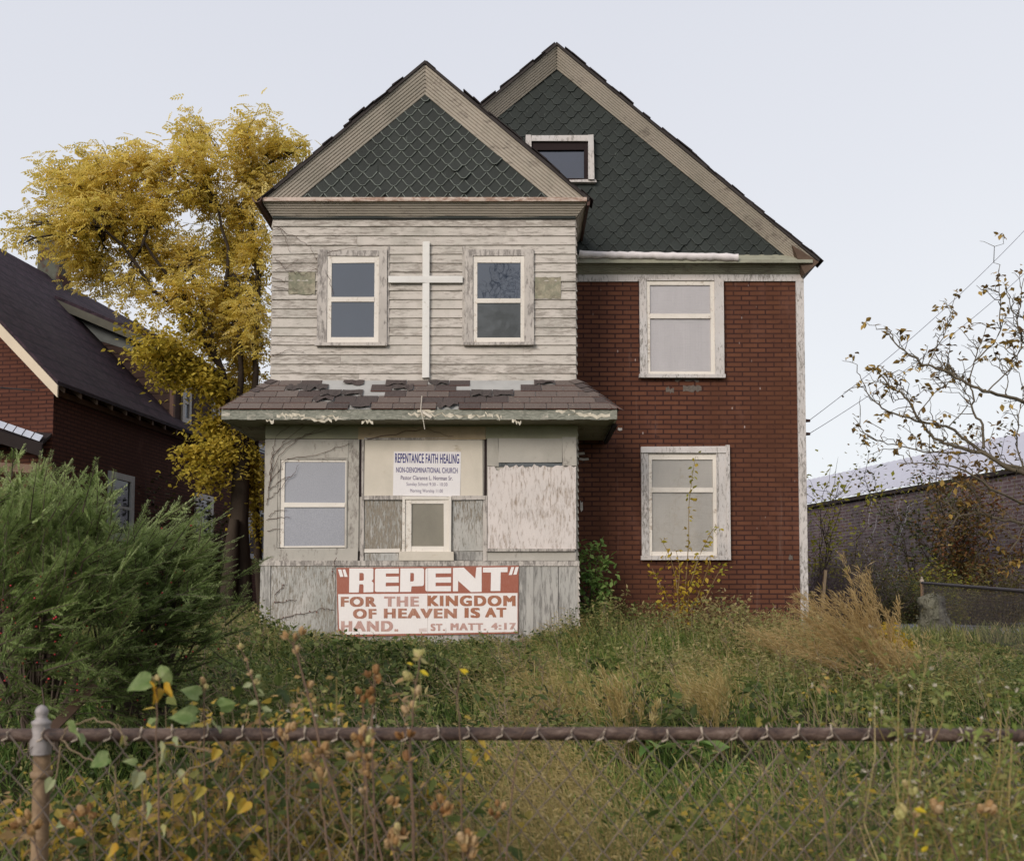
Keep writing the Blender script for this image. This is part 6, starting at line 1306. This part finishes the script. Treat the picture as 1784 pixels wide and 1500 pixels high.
for cxp, cyp, spx, num, hh, tint_, lf_ in ((420, 1150, 70, 16, .62, .30, .075), (620, 1190, 130, 26, .42, .12, .085), (760, 1220, 110, 12, .34, .16, .07), (880, 1150, 110, 14, .36, .55, .05), (1050, 1080, 60, 16, .66, .50, .06), (1200, 1100, 110, 26, .62, .42, .065), (1310, 1080, 60, 14, .60, .78, .05),
                                            (1120, 1180, 90, 12, .30, .34, .09), (1380, 1180, 110, 18, .42, .52, .05), (1500, 1200, 130, 18, .40, .40, .06), (1660, 1180, 130, 22, .42, .32, .06), (340, 1230, 120, 18, .45, .22, .08), (1180, 1300, 260, 20, .36, .22, .075), (560, 1330, 300, 24, .40, .2, .075)):
    for i in range(num):                                               # clumps of bigger weeds, each its own height and colour
        px_ = cxp + rng.normal(0, spx * .6); py_ = cyp + rng.normal(0, 22); ys2 = np.linspace(3.0, 13.4, 300); pys = 1060 + (EYE - gz((px_ - CX) / F * ys2, ys2)) * F / ys2; Yq = ys2[np.argmin(np.abs(pys - py_))]; bx = (px_ - CX) / F * Yq
        if sl - .1 < bx < xr + .1 and Yq > 13.3: continue
        b = np.array([bx, Yq, gz(bx, Yq)]); h1 = float(min(hh * rng.uniform(.5, 1.25), hmax(np.array([bx]), np.array([Yq]), np.array([b[2]]), np.array([9.0]))[0])); tn1 = np.clip(tint_ + rng.normal(0, .10), 0, 1)
        for s2 in range(rng.integers(3, 8)):
            pts = limb(dead, b + rng.normal(0, .05, 3) * [1, 1, 0], b + [rng.normal(-.08, .13), rng.normal(0, .1), h1 * rng.uniform(.6, 1.1)], .004, .0015, .03, .05, 7, 4, rng)
            leaf_spray(m, pts[2:], int(rng.integers(7, 15)), .035, lf_ * rng.uniform(.7, 1.2), LEAF if lf_ > .06 else QLEAF, tn1, .6, (-.1, -.2, .05), rng)
for i in range(170):                                                   # dead branching stalks from other summers
    px_ = rng.uniform(330, 1784); Yq = rng.uniform(4.2, 13.3); bx = (px_ - CX) / F * Yq; b = np.array([bx, Yq, gz(bx, Yq)]); e = b + [rng.normal(-.1, .12), rng.normal(0, .08), rng.uniform(.3, .62) * np.interp(Yq, [4, 8, 13], [.8, .8, 1.1])]
    if sl - .1 < bx < xr + .1 and Yq > 13.3: continue
    e[2] = min(e[2], b[2] + hmax(np.array([bx]), np.array([Yq]), np.array([b[2]]), np.array([9.0]))[0] * 1.15)
    pts = limb(dead, b, e, .0045, .002, .02, .05, 8, 4, rng)
    for j in range(5): q = pts[rng.integers(4, 8)]; limb(dead, q, q + [rng.normal(-.03, .06), rng.normal(0, .05), rng.uniform(.04, .13)], .0022, .0012, .02, .05, 4, 4, rng)
tag(dead.build('dead_stalks', plain('weathered_dead_stalks', (.20, .15, .10), .85, .45, 3)), 'thin brown dead weed stalks standing through the yard', 'weeds', None, 'stuff')
tag(m.build('yard_weeds', M['weed']), 'tangled green and brown leafy weeds across the yard', 'weeds', None, 'stuff')
# rough growth along the edge of the gravel
m = MB(); n = 9000; x = rng.uniform(5.9, 16, n); y = rng.uniform(14.6, 19.2, n); ok = rng.random(n) < np.where(y > 17.5, .25, .9); x, y = x[ok], y[ok]
blades(m, x, y, rng.uniform(.15, .4, len(x)) * np.where(y > 17, .7, 1), .012 + .008 * rng.random(len(x)), np.clip(.5 + rng.normal(0, .2, len(x)), 0, 1), spread=.5)
n = 7000; x = rng.uniform(5, 22, n); y = rng.uniform(25.8, 29, n); blades(m, x, y, rng.uniform(.2, .8, n), rng.uniform(.02, .04, n), np.clip(.6 + rng.normal(0, .2, n), 0, 1), spread=.5)
n = 6000; x = rng.uniform(-9, -3.9, n); y = rng.uniform(13, 20, n); blades(m, x, y, rng.uniform(.2, .6, n), rng.uniform(.015, .03, n), np.clip(.35 + rng.normal(0, .2, n), 0, 1), spread=.4)
tag(m.build('rough_grass', M['weed']), 'rough grass along the gravel lot and between the houses', 'grass', None, 'stuff')

# tangle of yellowing leafy growth along the fence
M['fence_leaf'] = leafmat('yellowing_fence_weeds', (.050, .075, .02), (.12, .155, .042), (.25, .25, .07), (.42, .31, .06), (.58, .40, .06), (.40, .26, .13), trans=.45, nscale=2.5, nvar=.5)
m = MB(); st = MB(); n = 900; px = np.concatenate([rng.uniform(120, 780, 380), rng.uniform(0, 1784, 150), rng.uniform(1150, 1784, 110), rng.uniform(1380, 1784, 60)]); n = len(px); y = rng.uniform(2.72, 3.5, n); x = (px - CX) / F * y
hs = np.where(px < 800, rng.uniform(.78, 1.17, n), rng.uniform(.7, 1.02, n)); hs = np.where(px < 360, rng.uniform(.70, 1.04, n), hs); hs = np.where(px < 110, hs * .9, hs); hs = np.where((px > 370) & (px < 640) & (rng.random(n) < .5), rng.uniform(1.1, 1.34, n), hs); hs = np.where((px > 1360) & (rng.random(n) < .55), rng.uniform(1.0, 1.36, n), hs)
for i in range(n):
    b = np.array([x[i], y[i], gz(x[i], y[i])]); top = b + [rng.normal(-.04, .10), rng.normal(0, .08), hs[i] - gz(x[i], y[i])]; pts = limb(st, b, top, .0028, .0012, .02, .05, 6, 4, rng)
    lo = pts[pts[:, 2] > .82]
    if len(lo) < 1: continue
    gt = rng.choice([.05, .12, .25, .45, .62, .8, .98]) if px[i] < 800 else rng.choice([.08, .15, .25, .4, .7])
    big = rng.random() < (.5 if px[i] < 900 else .12); leaf_spray(m, lo, int(rng.integers(10, 22)), .035, .046 if big else .026, LEAF if big else QLEAF, gt, .6, (0, -.25, -.15), rng)
m.build('leaves', M['fence_leaf'])
fw = thing('fence_weeds', (0, 2.95, 0), 'tangle of yellow and green leafy weeds growing up along the front fence', 'weeds'); fw['kind'] = 'stuff'
lvo = bpy.data.objects['leaves.%03d' % (sum(o.name.startswith('leaves') for o in bpy.data.objects) - 1)] if False else [o for o in bpy.data.objects if o.name.startswith('leaves') and o.parent is None][0]
lvo.parent = fw; lvo.location = -Vector(fw.location); st.build('stems', plain('straw_stems', (.22, .165, .10), .85, .35, 12), fw, True)

# ---- tan plume grass blown to the left
pg = thing('plume_grass', gp(1548, 9.2), 'tall clump of tan plume grass blown over to the left beside the house corner', 'grass clump'); pg['kind'] = 'thing'
stm, plm = MB(), MB(); pb = gp(1552, 9.2); tipz = []
tl_ = [(1395,1030),(1375,1065),(1362,1095),(1430,1035),(1460,1040),(1490,1010),(1503,1008),(1480,1050),(1410,1085),(1400,1120),(1440,1090),(1470,1095),(1505,1060),(1380,1125),(1450,1130),(1520,1080),(1500,1110),(1425,1060),(1540,1060),(1525,1130)]
for j in range(64):
    tx, ty = tl_[j % len(tl_)]; Yt = 9.2 + rng.normal(0, .25); tp = at(tx + rng.normal(0, 14), ty + rng.normal(0, 12), Yt); b = pb + [rng.normal(0, .09), rng.normal(0, .08), 0]
    cpt = b + (tp - b) * .5 + np.array([.02, 0, .10]); t = np.linspace(0, 1, 14)[:, None]; pts = (1 - t) ** 2 * b + 2 * t * (1 - t) * cpt + t * t * tp; stm.tube(pts, np.linspace(.0038, .001, 14), 4, .5, cap=False)
    n = 90; u = rng.uniform(.55, 1.0, n); i_ = (u * 13).astype(int).clip(0, 12); p = pts[i_] + (pts[i_ + 1] - pts[i_]) * rng.random((n, 1)) + rng.normal(0, .012, (n, 3)); ax = norm(pts[i_ + 1] - pts[i_])
    d = ax + rng.normal(0, .42, (n, 3)) + [-.25, 0, .05]; plm.scatter(SLIM[0] * [.38, 1, 1], SLIM[1], p, basis(d, rng.uniform(-1, 1, n)), rng.uniform(.04, .10, n), np.clip(.55 + rng.normal(0, .18, n), 0, 1))
M['plume'] = leafmat('tan_plumes', (.26, .175, .07), (.44, .31, .13), (.57, .425, .21), (.64, .50, .28), trans=.55)
stm.build('stems', plain('tan_stems', (.32, .22, .11), .8, .3, 10), pg, True); plm.build('plumes', M['plume'], pg)
for k_, (px_, Y_, dx, lb) in enumerate(((1585, 9.0, -35, 'short tuft of tan plume grass right of the large clump'), (1385, 10.5, -70, 'low tan feathery grass tuft leaning left in front of the house corner'), (1240, 6.6, -20, 'pale feathery grass tuft in mid yard left of the white asters'), (1085, 6.4, -15, 'small pale feathery grass tuft in mid yard beside the broad leaves'))):
    t_ = thing('feathery_grass', gp(px_, Y_), lb, 'grass clump', 'small feathery grass tufts'); t_['kind'] = 'thing'; stm, plm = MB(), MB(); b0 = gp(px_, Y_)
    for j in range(26):
        b = b0 + rng.normal(0, .06, 3) * [1, 1, 0]; hh = rng.uniform(.35, .6); tp = b + [dx / F * Y_ * rng.uniform(.3, 1.6) + rng.normal(0, .08), rng.normal(0, .08), hh]; cpt = b + (tp - b) * .5 + np.array([.05, 0, .1]); t = np.linspace(0, 1, 9)[:, None]; pts = (1 - t) ** 2 * b + 2 * t * (1 - t) * cpt + t * t * tp
        stm.tube(pts, np.linspace(.0028, .001, 9), 4, .5, cap=False); n = 40; i_ = rng.integers(4, 8, n); p = pts[i_] + (pts[i_ + 1] - pts[i_]) * rng.random((n, 1)) + rng.normal(0, .012, (n, 3)); d = norm(pts[i_ + 1] - pts[i_]) + rng.normal(0, .4, (n, 3)) + [-.25, 0, 0]
        plm.scatter(SLIM[0] * [.6, 1, 1], SLIM[1], p, basis(d, rng.uniform(-1, 1, n)), rng.uniform(.03, .07, n), np.clip(.6 + rng.normal(0, .2, n), 0, 1))
    stm.build('stems', M['straw'], t_); plm.build('plumes', M['plume'] if k_ < 2 else M['straw'], t_)

# ---- dry seed stalks standing along the fence
M['pod'] = leafmat('dry_orange_pods', (.16, .075, .03), (.28, .14, .05), (.40, .24, .10), (.48, .34, .19), (.46, .42, .16), trans=.3, nscale=30, nvar=.5)
M['stalk'] = plain('reddish_brown_stalk', (.15, .095, .065), .8, .35, 20)
POD2 = (BLOB[0] * [1, 1, 1], BLOB[1])
def stalk(label, pl, pods, Y_, tint=.5, r=.0032, size=.021, leaves=(), grp='dry seed stalks along the fence', name='seed_stalk', extra=()):
    base = at(*pl[0], Y_); g0 = np.array([base[0], Y_, gz(base[0], Y_)]); root = thing(name, g0, label, 'plant', grp); stm = MB()
    pts = [g0] + [at(x, y, Y_ + rng.normal(0, .01)) for x, y in pl]; pts = np.array(pts); tt = np.linspace(0, len(pts) - 1, len(pts) * 4); i_ = np.minimum(tt.astype(int), len(pts) - 2); f_ = (tt - i_)[:, None]; P_ = pts[i_] * (1 - f_) + pts[i_ + 1] * f_ + rng.normal(0, .0012, (len(tt), 3))
    stm.tube(P_, np.linspace(r, r * .45, len(P_)), 6, .5)
    for x, y in pods:
        pd = MB(); p = at(x, y, Y_ + rng.normal(0, .012)); nr = P_[np.argmin(np.linalg.norm(P_ - p - np.array([0, 0, -.02]), axis=1))]; stm.tube([nr, (nr + p) / 2 + rng.normal(0, .003, 3), p], [r * .4, r * .3, r * .3], 4, .5, cap=False)
        d = norm((p - nr + np.array([0, 0, .012]))[None])[0]; s = size * rng.uniform(.8, 1.25)
        pd.scatter(POD2[0], POD2[1], [p - d * s * .2], basis([d + rng.normal(0, .15, 3)], rng.uniform(0, 3, 1)), np.array([[s * .72, s * 1.15, s * .72]]), np.clip(tint + rng.normal(0, .15), 0, 1))
        for q in range(5):                                              # papery bracts around the pod
            pd.scatter(LEAF[0], LEAF[1], [p - d * s * .25], basis([d + rng.normal(0, .45, 3)], rng.uniform(0, 6, 1)), s * rng.uniform(.8, 1.25), np.clip(tint + rng.normal(.06, .15), 0, 1))
        pd.build('seed_pod', M['pod'], root)
    stm.build('stem', M['stalk'], root, True)
    for nm, mt, items in extra:
        lf = MB()
        for x, y, s, ang, tn in items:
            d = np.array([math.cos(R(ang)), rng.normal(-.35, .2), math.sin(R(ang))]); lf.scatter(HEART[0] if s > .03 else LEAF[0], HEART[1] if s > .03 else LEAF[1], [at(x, y, Y_ - .01)], basis([d], rng.uniform(.6, 1.3, 1)), s, tn)
        lf.build(nm, mt, root)
    return root
M['heart'] = leafmat('heart_shaped_leaves', (.13, .20, .06), (.24, .30, .12), (.36, .38, .22), (.46, .38, .08), (.55, .31, .03), trans=.35, nscale=38, nvar=.7)
M['petal'] = leafmat('yellow_petals', (.70, .50, .03), (.78, .62, .06), trans=.4)
stalk('tall dry stalk with three tan pods at its tip, leaning left', [(625, 1500), (590, 1400), (558, 1300), (545, 1240), (528, 1180), (512, 1122)], [(499, 1110), (514, 1112), (524, 1103), (516, 1136), (541, 1196)], 2.45, .62, .0045)
stalk('upright dry stalk with orange pods just left of the REPENT sign middle', [(655, 1500), (650, 1330), (651, 1240), (654, 1185)], [(641, 1178), (655, 1172), (657, 1186), (649, 1206)], 2.5, .35)
stalk('shorter dry stalk with four rust pods beside the upright orange one', [(640, 1480), (630, 1300), (634, 1222)], [(627, 1207), (640, 1212), (633, 1222), (646, 1222)], 2.52, .3)
stalk('straight stalk with pale green buds and a yellow petal', [(722, 1500), (716, 1300), (722, 1215), (731, 1150)], [(732, 1142), (714, 1182), (727, 1208), (716, 1232), (709, 1240), (722, 1236)], 2.45, .92, .0032, .022, extra=[('petals', M['petal'], [(731, 1168, .028, -25, .8), (720, 1158, .018, 160, .3)])])
stalk('thin stalk carrying one bright yellow trumpet flower below the sign', [(806, 1500), (803, 1300), (797, 1210), (801, 1152)], [], 2.55, .5, .0028, extra=[('petals', M['petal'], [(800, 1165, .026, -35, .8), (803, 1168, .024, -5, .5)])], name='yellow_flower', grp=None)
stalk('stalk with a thick cluster of tan pods hanging over the rail', [(668, 1500), (640, 1400), (634, 1310), (634, 1270)], [(622, 1286), (632, 1276), (642, 1284), (628, 1294), (640, 1296), (616, 1320), (628, 1318), (640, 1322)], 2.4, .5, .0035, .022)
stalk('stalk with two dark orange pods against the rail', [(720, 1500), (716, 1380), (712, 1300)], [(698, 1285), (713, 1281), (709, 1322)], 2.42, .25)
stalk('stalk with a bunch of orange pods below the rail, right of the fence centre', [(778, 1500), (772, 1440), (768, 1420)], [(758, 1408), (768, 1396), (778, 1408), (770, 1414), (780, 1416)], 2.38, .4, .003, .021)
stalk('low stalk with large tan pods at the bottom edge, left of centre', [(700, 1530), (692, 1480)], [(682, 1462), (692, 1450), (702, 1454), (676, 1474), (690, 1470)], 2.3, .6, .003, .024)
stalk('low stalk with large tan pods at the bottom edge, just right of another bunch', [(822, 1560), (815, 1490)], [(806, 1466), (815, 1456), (824, 1470), (810, 1480), (820, 1492)], 2.3, .5, .003, .024)
stalk('small stalk with loose orange pods below the rail centre', [(872, 1500), (866, 1430)], [(857, 1418), (866, 1402), (876, 1408), (868, 1420)], 2.4, .35, .0028, .017)
stalk('short stalk with faded tan pods below the rail at left', [(575, 1500), (560, 1400), (555, 1330)], [(540, 1324), (554, 1316), (562, 1308), (548, 1336), (560, 1352)], 2.35, .62, .0035, .024)
stalk('pale stalk with brown pods just left of the fence rail joint', [(505, 1500), (500, 1380), (496, 1290)], [(490, 1280), (500, 1274), (496, 1288), (510, 1270)], 2.45, .55)
stalk('bent stalk with rust pods hanging low in the mesh', [(690, 1500), (660, 1420), (640, 1370)], [(634, 1380), (642, 1352), (637, 1340), (676, 1396), (686, 1400)], 2.42, .5)
stalk('pair of woolly brown seed heads beside the fence post', [(75, 1530), (60, 1450)], [(50, 1424), (64, 1442), (40, 1436), (56, 1452), (30, 1440)], 2.4, .45, .003, .026)
stalk('brown curled seed heads low beside the post on its right', [(170, 1530), (160, 1440)], [(156, 1408), (146, 1416), (160, 1424), (128, 1440), (118, 1432)], 2.45, .4, .003, .022)
stalk('pale stalk with green buds and yellow leaves at lower right', [(1602, 1530), (1592, 1440), (1584, 1390)], [(1580, 1368), (1592, 1382), (1578, 1415), (1596, 1420), (1572, 1424)], 2.35, .9, .003, .024, extra=[('yellow_leaves', M['petal'], [(1592, 1408, .030, -15, .6), (1594, 1460, .026, 70, .8), (1606, 1484, .024, 60, .5)])])
stalk('bent tan stalk with one pointed pod right of the green budded one', [(1680, 1530), (1650, 1450), (1632, 1420)], [(1629, 1408), (1634, 1414)], 2.35, .6, .003, .024)
stalk('straight tan stalk with twin pods at the lower right', [(1722, 1520), (1718, 1430)], [(1709, 1412), (1722, 1410), (1730, 1416)], 2.35, .58, .003, .022)
stalk('thin bare straw leaning right over the rail near the middle', [(880, 1500), (898, 1330), (905, 1290), (925, 1255), (942, 1230)], [], 2.5, .5, .0028)
stalk('broken straw stalks standing in the grass right of the middle', [(1285, 1480), (1282, 1430), (1288, 1392)], [(1286, 1392), (1276, 1404)], 2.9, .7, .003, .012)
stalk('tall stem with two green leaves and an orange leaf above the rail', [(278, 1500), (276, 1360), (272, 1270), (272, 1200)], [(266, 1188), (276, 1184)], 2.5, .75, .0035, .016, extra=[('leaves', M['heart'], [(262, 1186, .06, 195, .12), (280, 1180, .055, 35, .2), (262, 1196, .052, -40, .98), (286, 1200, .045, -20, .95), (274, 1200, .04, -85, .9)])], name='leafy_stem', grp=None)
stalk('pale budded stem with narrow leaves standing left of the tall dry stalk', [(470, 1500), (458, 1290), (448, 1210), (425, 1140)], [(420, 1128), (430, 1150), (438, 1172), (445, 1190)], 2.6, .8, .003, .014, extra=[('leaves', M['heart'], [(440, 1190, .028, 200, .4), (448, 1200, .028, -30, .45), (452, 1222, .03, 190, .35), (455, 1232, .03, -20, .4), (448, 1212, .028, 10, .4), (444, 1180, .024, 20, .45)])], name='leafy_stem', grp=None)
stalk('pale green stem with a cream bud right of the orange leaved stem', [(360, 1500), (356, 1300), (355, 1210)], [(354, 1190), (360, 1198), (350, 1204)], 2.6, .85, .003, .018, extra=[('leaves', M['heart'], [(346, 1212, .05, 150, .15), (384, 1232, .05, 20, .1), (340, 1246, .055, 170, .2), (372, 1262, .04, -20, .3)])], name='leafy_stem', grp=None)
# bindweed with heart leaves over post and rail
bv = thing('bindweed_vine', (X(150, 2.58), 2.58, gz(0, 2.58)), 'bindweed vine with pale heart shaped leaves twining over rail and mesh beside the post', 'vine'); stm, lf = MB(), MB()
for pl in [[(105, 1290), (118, 1265), (160, 1252), (195, 1260), (215, 1280)], [(215, 1280), (222, 1300), (205, 1262)], [(105, 1285), (120, 1300), (150, 1322), (180, 1328)], [(240, 1500), (250, 1420), (246, 1370), (238, 1340), (270, 1320)], [(270, 1320), (290, 1295), (320, 1300), (370, 1310)], [(90, 1380), (100, 1340), (105, 1300)], [(250, 1420), (290, 1380), (330, 1340), (380, 1320)], [(200, 1500), (205, 1400), (203, 1330)]]:
    pts = np.array([at(x, y, 2.56 + rng.normal(0, .012)) for x, y in pl]); tt = np.linspace(0, len(pts) - 1, len(pts) * 4); i_ = np.minimum(tt.astype(int), len(pts) - 2); f_ = (tt - i_)[:, None]; stm.tube(pts[i_] * (1 - f_) + pts[i_ + 1] * f_ + rng.normal(0, .002, (len(tt), 3)), .0022, 5, .5)
for x, y, s, a, tn in [(122, 1274, .085, -8, .22), (188, 1320, .058, 200, .10), (242, 1345, .05, -95, .5), (236, 1330, .036, 150, .3), (92, 1358, .045, -120, .4), (278, 1298, .065, -60, .55), (262, 1262, .04, 40, .3), (378, 1305, .035, -100, .92), (330, 1255, .06, 160, .1), (300, 1290, .04, -30, .45), (215, 1282, .03, -90, .6), (420, 1330, .035, -80, .85), (255, 1400, .045, -70, .4), (205, 1420, .04, -110, .55), (310, 1345, .04, -45, .6), (350, 1370, .045, -100, .8), (395, 1385, .05, -60, .85), (430, 1395, .045, -120, .9), (335, 1415, .04, -60, .75), (460, 1340, .03, -90, .8), (132, 1450, .04, 10, .9), (115, 1430, .035, -150, .3), (195, 1470, .045, -90, .9), (30, 1416, .03, 10, .92), (280, 1440, .035, -50, .55)]:
    d = np.array([math.cos(R(a)), rng.normal(-.3, .2), math.sin(R(a))]); s *= .86; lf.scatter(HEART[0] * [rng.uniform(.75, 1.05), 1, rng.uniform(.7, 1.6)], HEART[1], [at(x, y, 2.545 + rng.normal(0, .012))], basis([d], rng.uniform(.7, 1.5, 1)), s, tn)
stm.build('stems', plain('twining_stem', (.22, .16, .10), .8), bv, True); lf.build('leaves', M['heart'], bv)
# ---- asters with woolly white heads at the right
M['aster_leaf'] = leafmat('pale_green_aster_leaves', (.10, .14, .03), (.18, .23, .055), (.28, .30, .09), (.34, .30, .11), trans=.35)
M['aster'] = leafmat('white_aster_heads', (.38, .32, .22), (.56, .50, .40), (.72, .67, .58), trans=.3)
def aster(label, base_px, Y_, n_st, h0, spread, nh, leafn, tilt=0.0):
    b = gp(base_px, Y_); root = thing('white_aster', b, label, 'plant', 'white asters at the right'); stm, lf, fl = MB(), MB(), MB()
    for i in range(n_st):
        e = b + np.array([rng.normal(tilt, spread), rng.normal(0, spread * .5), h0 * rng.uniform(.75, 1.05)]); pts = limb(stm, b + rng.normal(0, .04, 3) * [1, 1, 0], e, .0032, .0012, .03, .05, 9, 5, rng)
        ups = [pts[5:]]
        for j in range(5):
            p = pts[rng.integers(3, 9)]; e2 = p + np.array([rng.normal(0, .09), rng.normal(0, .06), rng.uniform(.04, .14)]); ups.append(limb(stm, p, e2, .0014, .0008, .02, .06, 5, 4, rng))
        for u in ups:
            leaf_spray(lf, u, leafn,   .012, .028, SLIM if rng.random() < .6 else QLEAF, rng.uniform(.3, .8), .6, (0, 0, .3), rng)
            for q in range(nh):
                if rng.random() < .24:
                    p = u[-1] + rng.normal(0, .016, 3); k_ = 12; fl = MB(); fl.scatter(SLIM[0] * [1.5, 1, 1], SLIM[1], np.repeat([p], k_, 0), basis(rdir(k_, rng) + [0, 0, .4], rng.uniform(0, 3, k_)), rng.uniform(.005, .0095, k_), np.clip(.6 + rng.normal(0, .25, k_), 0, 1)); fl.build('flower_head', M['aster'], root)
    stm.build('stems', M['straw'], root); lf.build('leaves', M['aster_leaf'], root)
aster('pale green aster with many white heads behind the rail, left of the plume grass base', 1455, 4.3, 12, .62, .17, 3, 12)
aster('bushy aster with white woolly heads growing over the rail at right', 1632, 2.5, 10, 1.28, .09, 4, 16)
aster('aster arching right along the rail at the right edge', 1720, 2.6, 9, 1.22, .12, 3, 12, .06)
aster('tall aster rising well over the rail between the two bushy white asters', 1585, 2.55, 7, 1.36, .07, 4, 14)
aster('tall thin aster over the rail in the lower right corner of the yard', 1762, 2.5, 7, 1.34, .06, 3, 12)
aster('low aster with white heads hanging in the mesh at right', 1665, 2.5, 8, 1.10, .14, 4, 11)
aster('small aster with whitish buds above the rail, left of the orange pod stalk', 596, 2.75, 6, 1.32, .06, 4, 6)
aster('aster with few white heads behind the rail, right of the first pale one', 1520, 4.4, 7, .52, .16, 3, 10)
# ---- broad burdock leaves in mid yard, yellow leaved herbs
def rosette(label, px_, Y_, n, size, mt, tn, name='broadleaf_plant', cat='plant', up=.35):
    b = gp(px_, Y_); root = thing(name, b, label, cat); lf, stm = MB(), MB()
    for i in range(n):
        a = rng.uniform(0, 6.28); d = np.array([math.cos(a), math.sin(a) * .8 - .2, up + rng.normal(0, .2)]); e = b + norm(d[None])[0] * size * rng.uniform(.5, 1.1) + [0, 0, .10]; limb(stm, b, e, .006, .004, .08, .02, 5, 5, rng)
        d2 = np.array([d[0], d[1], rng.normal(.15, .2)]); lf.scatter(HEART[0], HEART[1], [e], basis([d2], rng.normal(0, .3, 1)), size * rng.uniform(.7, 1.1), np.clip(tn + rng.normal(0, .12), 0, 1))
    stm.build('stems', M['vine_leaf'], root); lf.build('leaves', mt, root)
rosette('low plant with broad pale green leaves in mid yard', 1160, 6.2, 9, .20, M['vine_leaf'], .7)
rosette('low broad dark leaved plant in the shade left of mid yard', 560, 7.2, 10, .20, M['weed'], .3)
bush('yellow_herb', 'small bright yellow leaved herb in the green grass left of mid yard centre', gp(1112, 7.6), .22, 5, 7, .05, M['lime'], M['twig'], rng, (0, 0), .5, LEAF, .3, 'plant', twigs=3, spr=.02, r=.004)
bush('yellow_herb', 'yellow orange leaved low herb in front of the stump', gp(1552, 11.5), .38, 12, 9, .085, M['sap_leaf'], M['twig'], rng, (0, 0), .6, LEAF, .2, 'plant', twigs=3, spr=.04, r=.005)
for px_, Y_, lb in ((1245, 13.2, 'brown dried weed clump left of the house corner under the brick wall'), (1300, 12.8, 'dark brown seeded weed clump nearest the house corner'), (1080, 13.3, 'olive weed clump under the brick wall beside the sapling'), (470, 12.6, 'dark green leafy weed in front of the left skirt panel')):
    bush('tall_weed', lb, gp(px_, Y_), .72 if px_ != 470 else .42, 14, 9, .07, M['weed'], M['twig'], rng, (-.05, 0), .35, QLEAF, .8 if px_ > 1200 else (.2 if px_ == 470 else .55), 'weed', 'tall weeds at the foot of the house', twigs=5, spr=.04, r=.005)
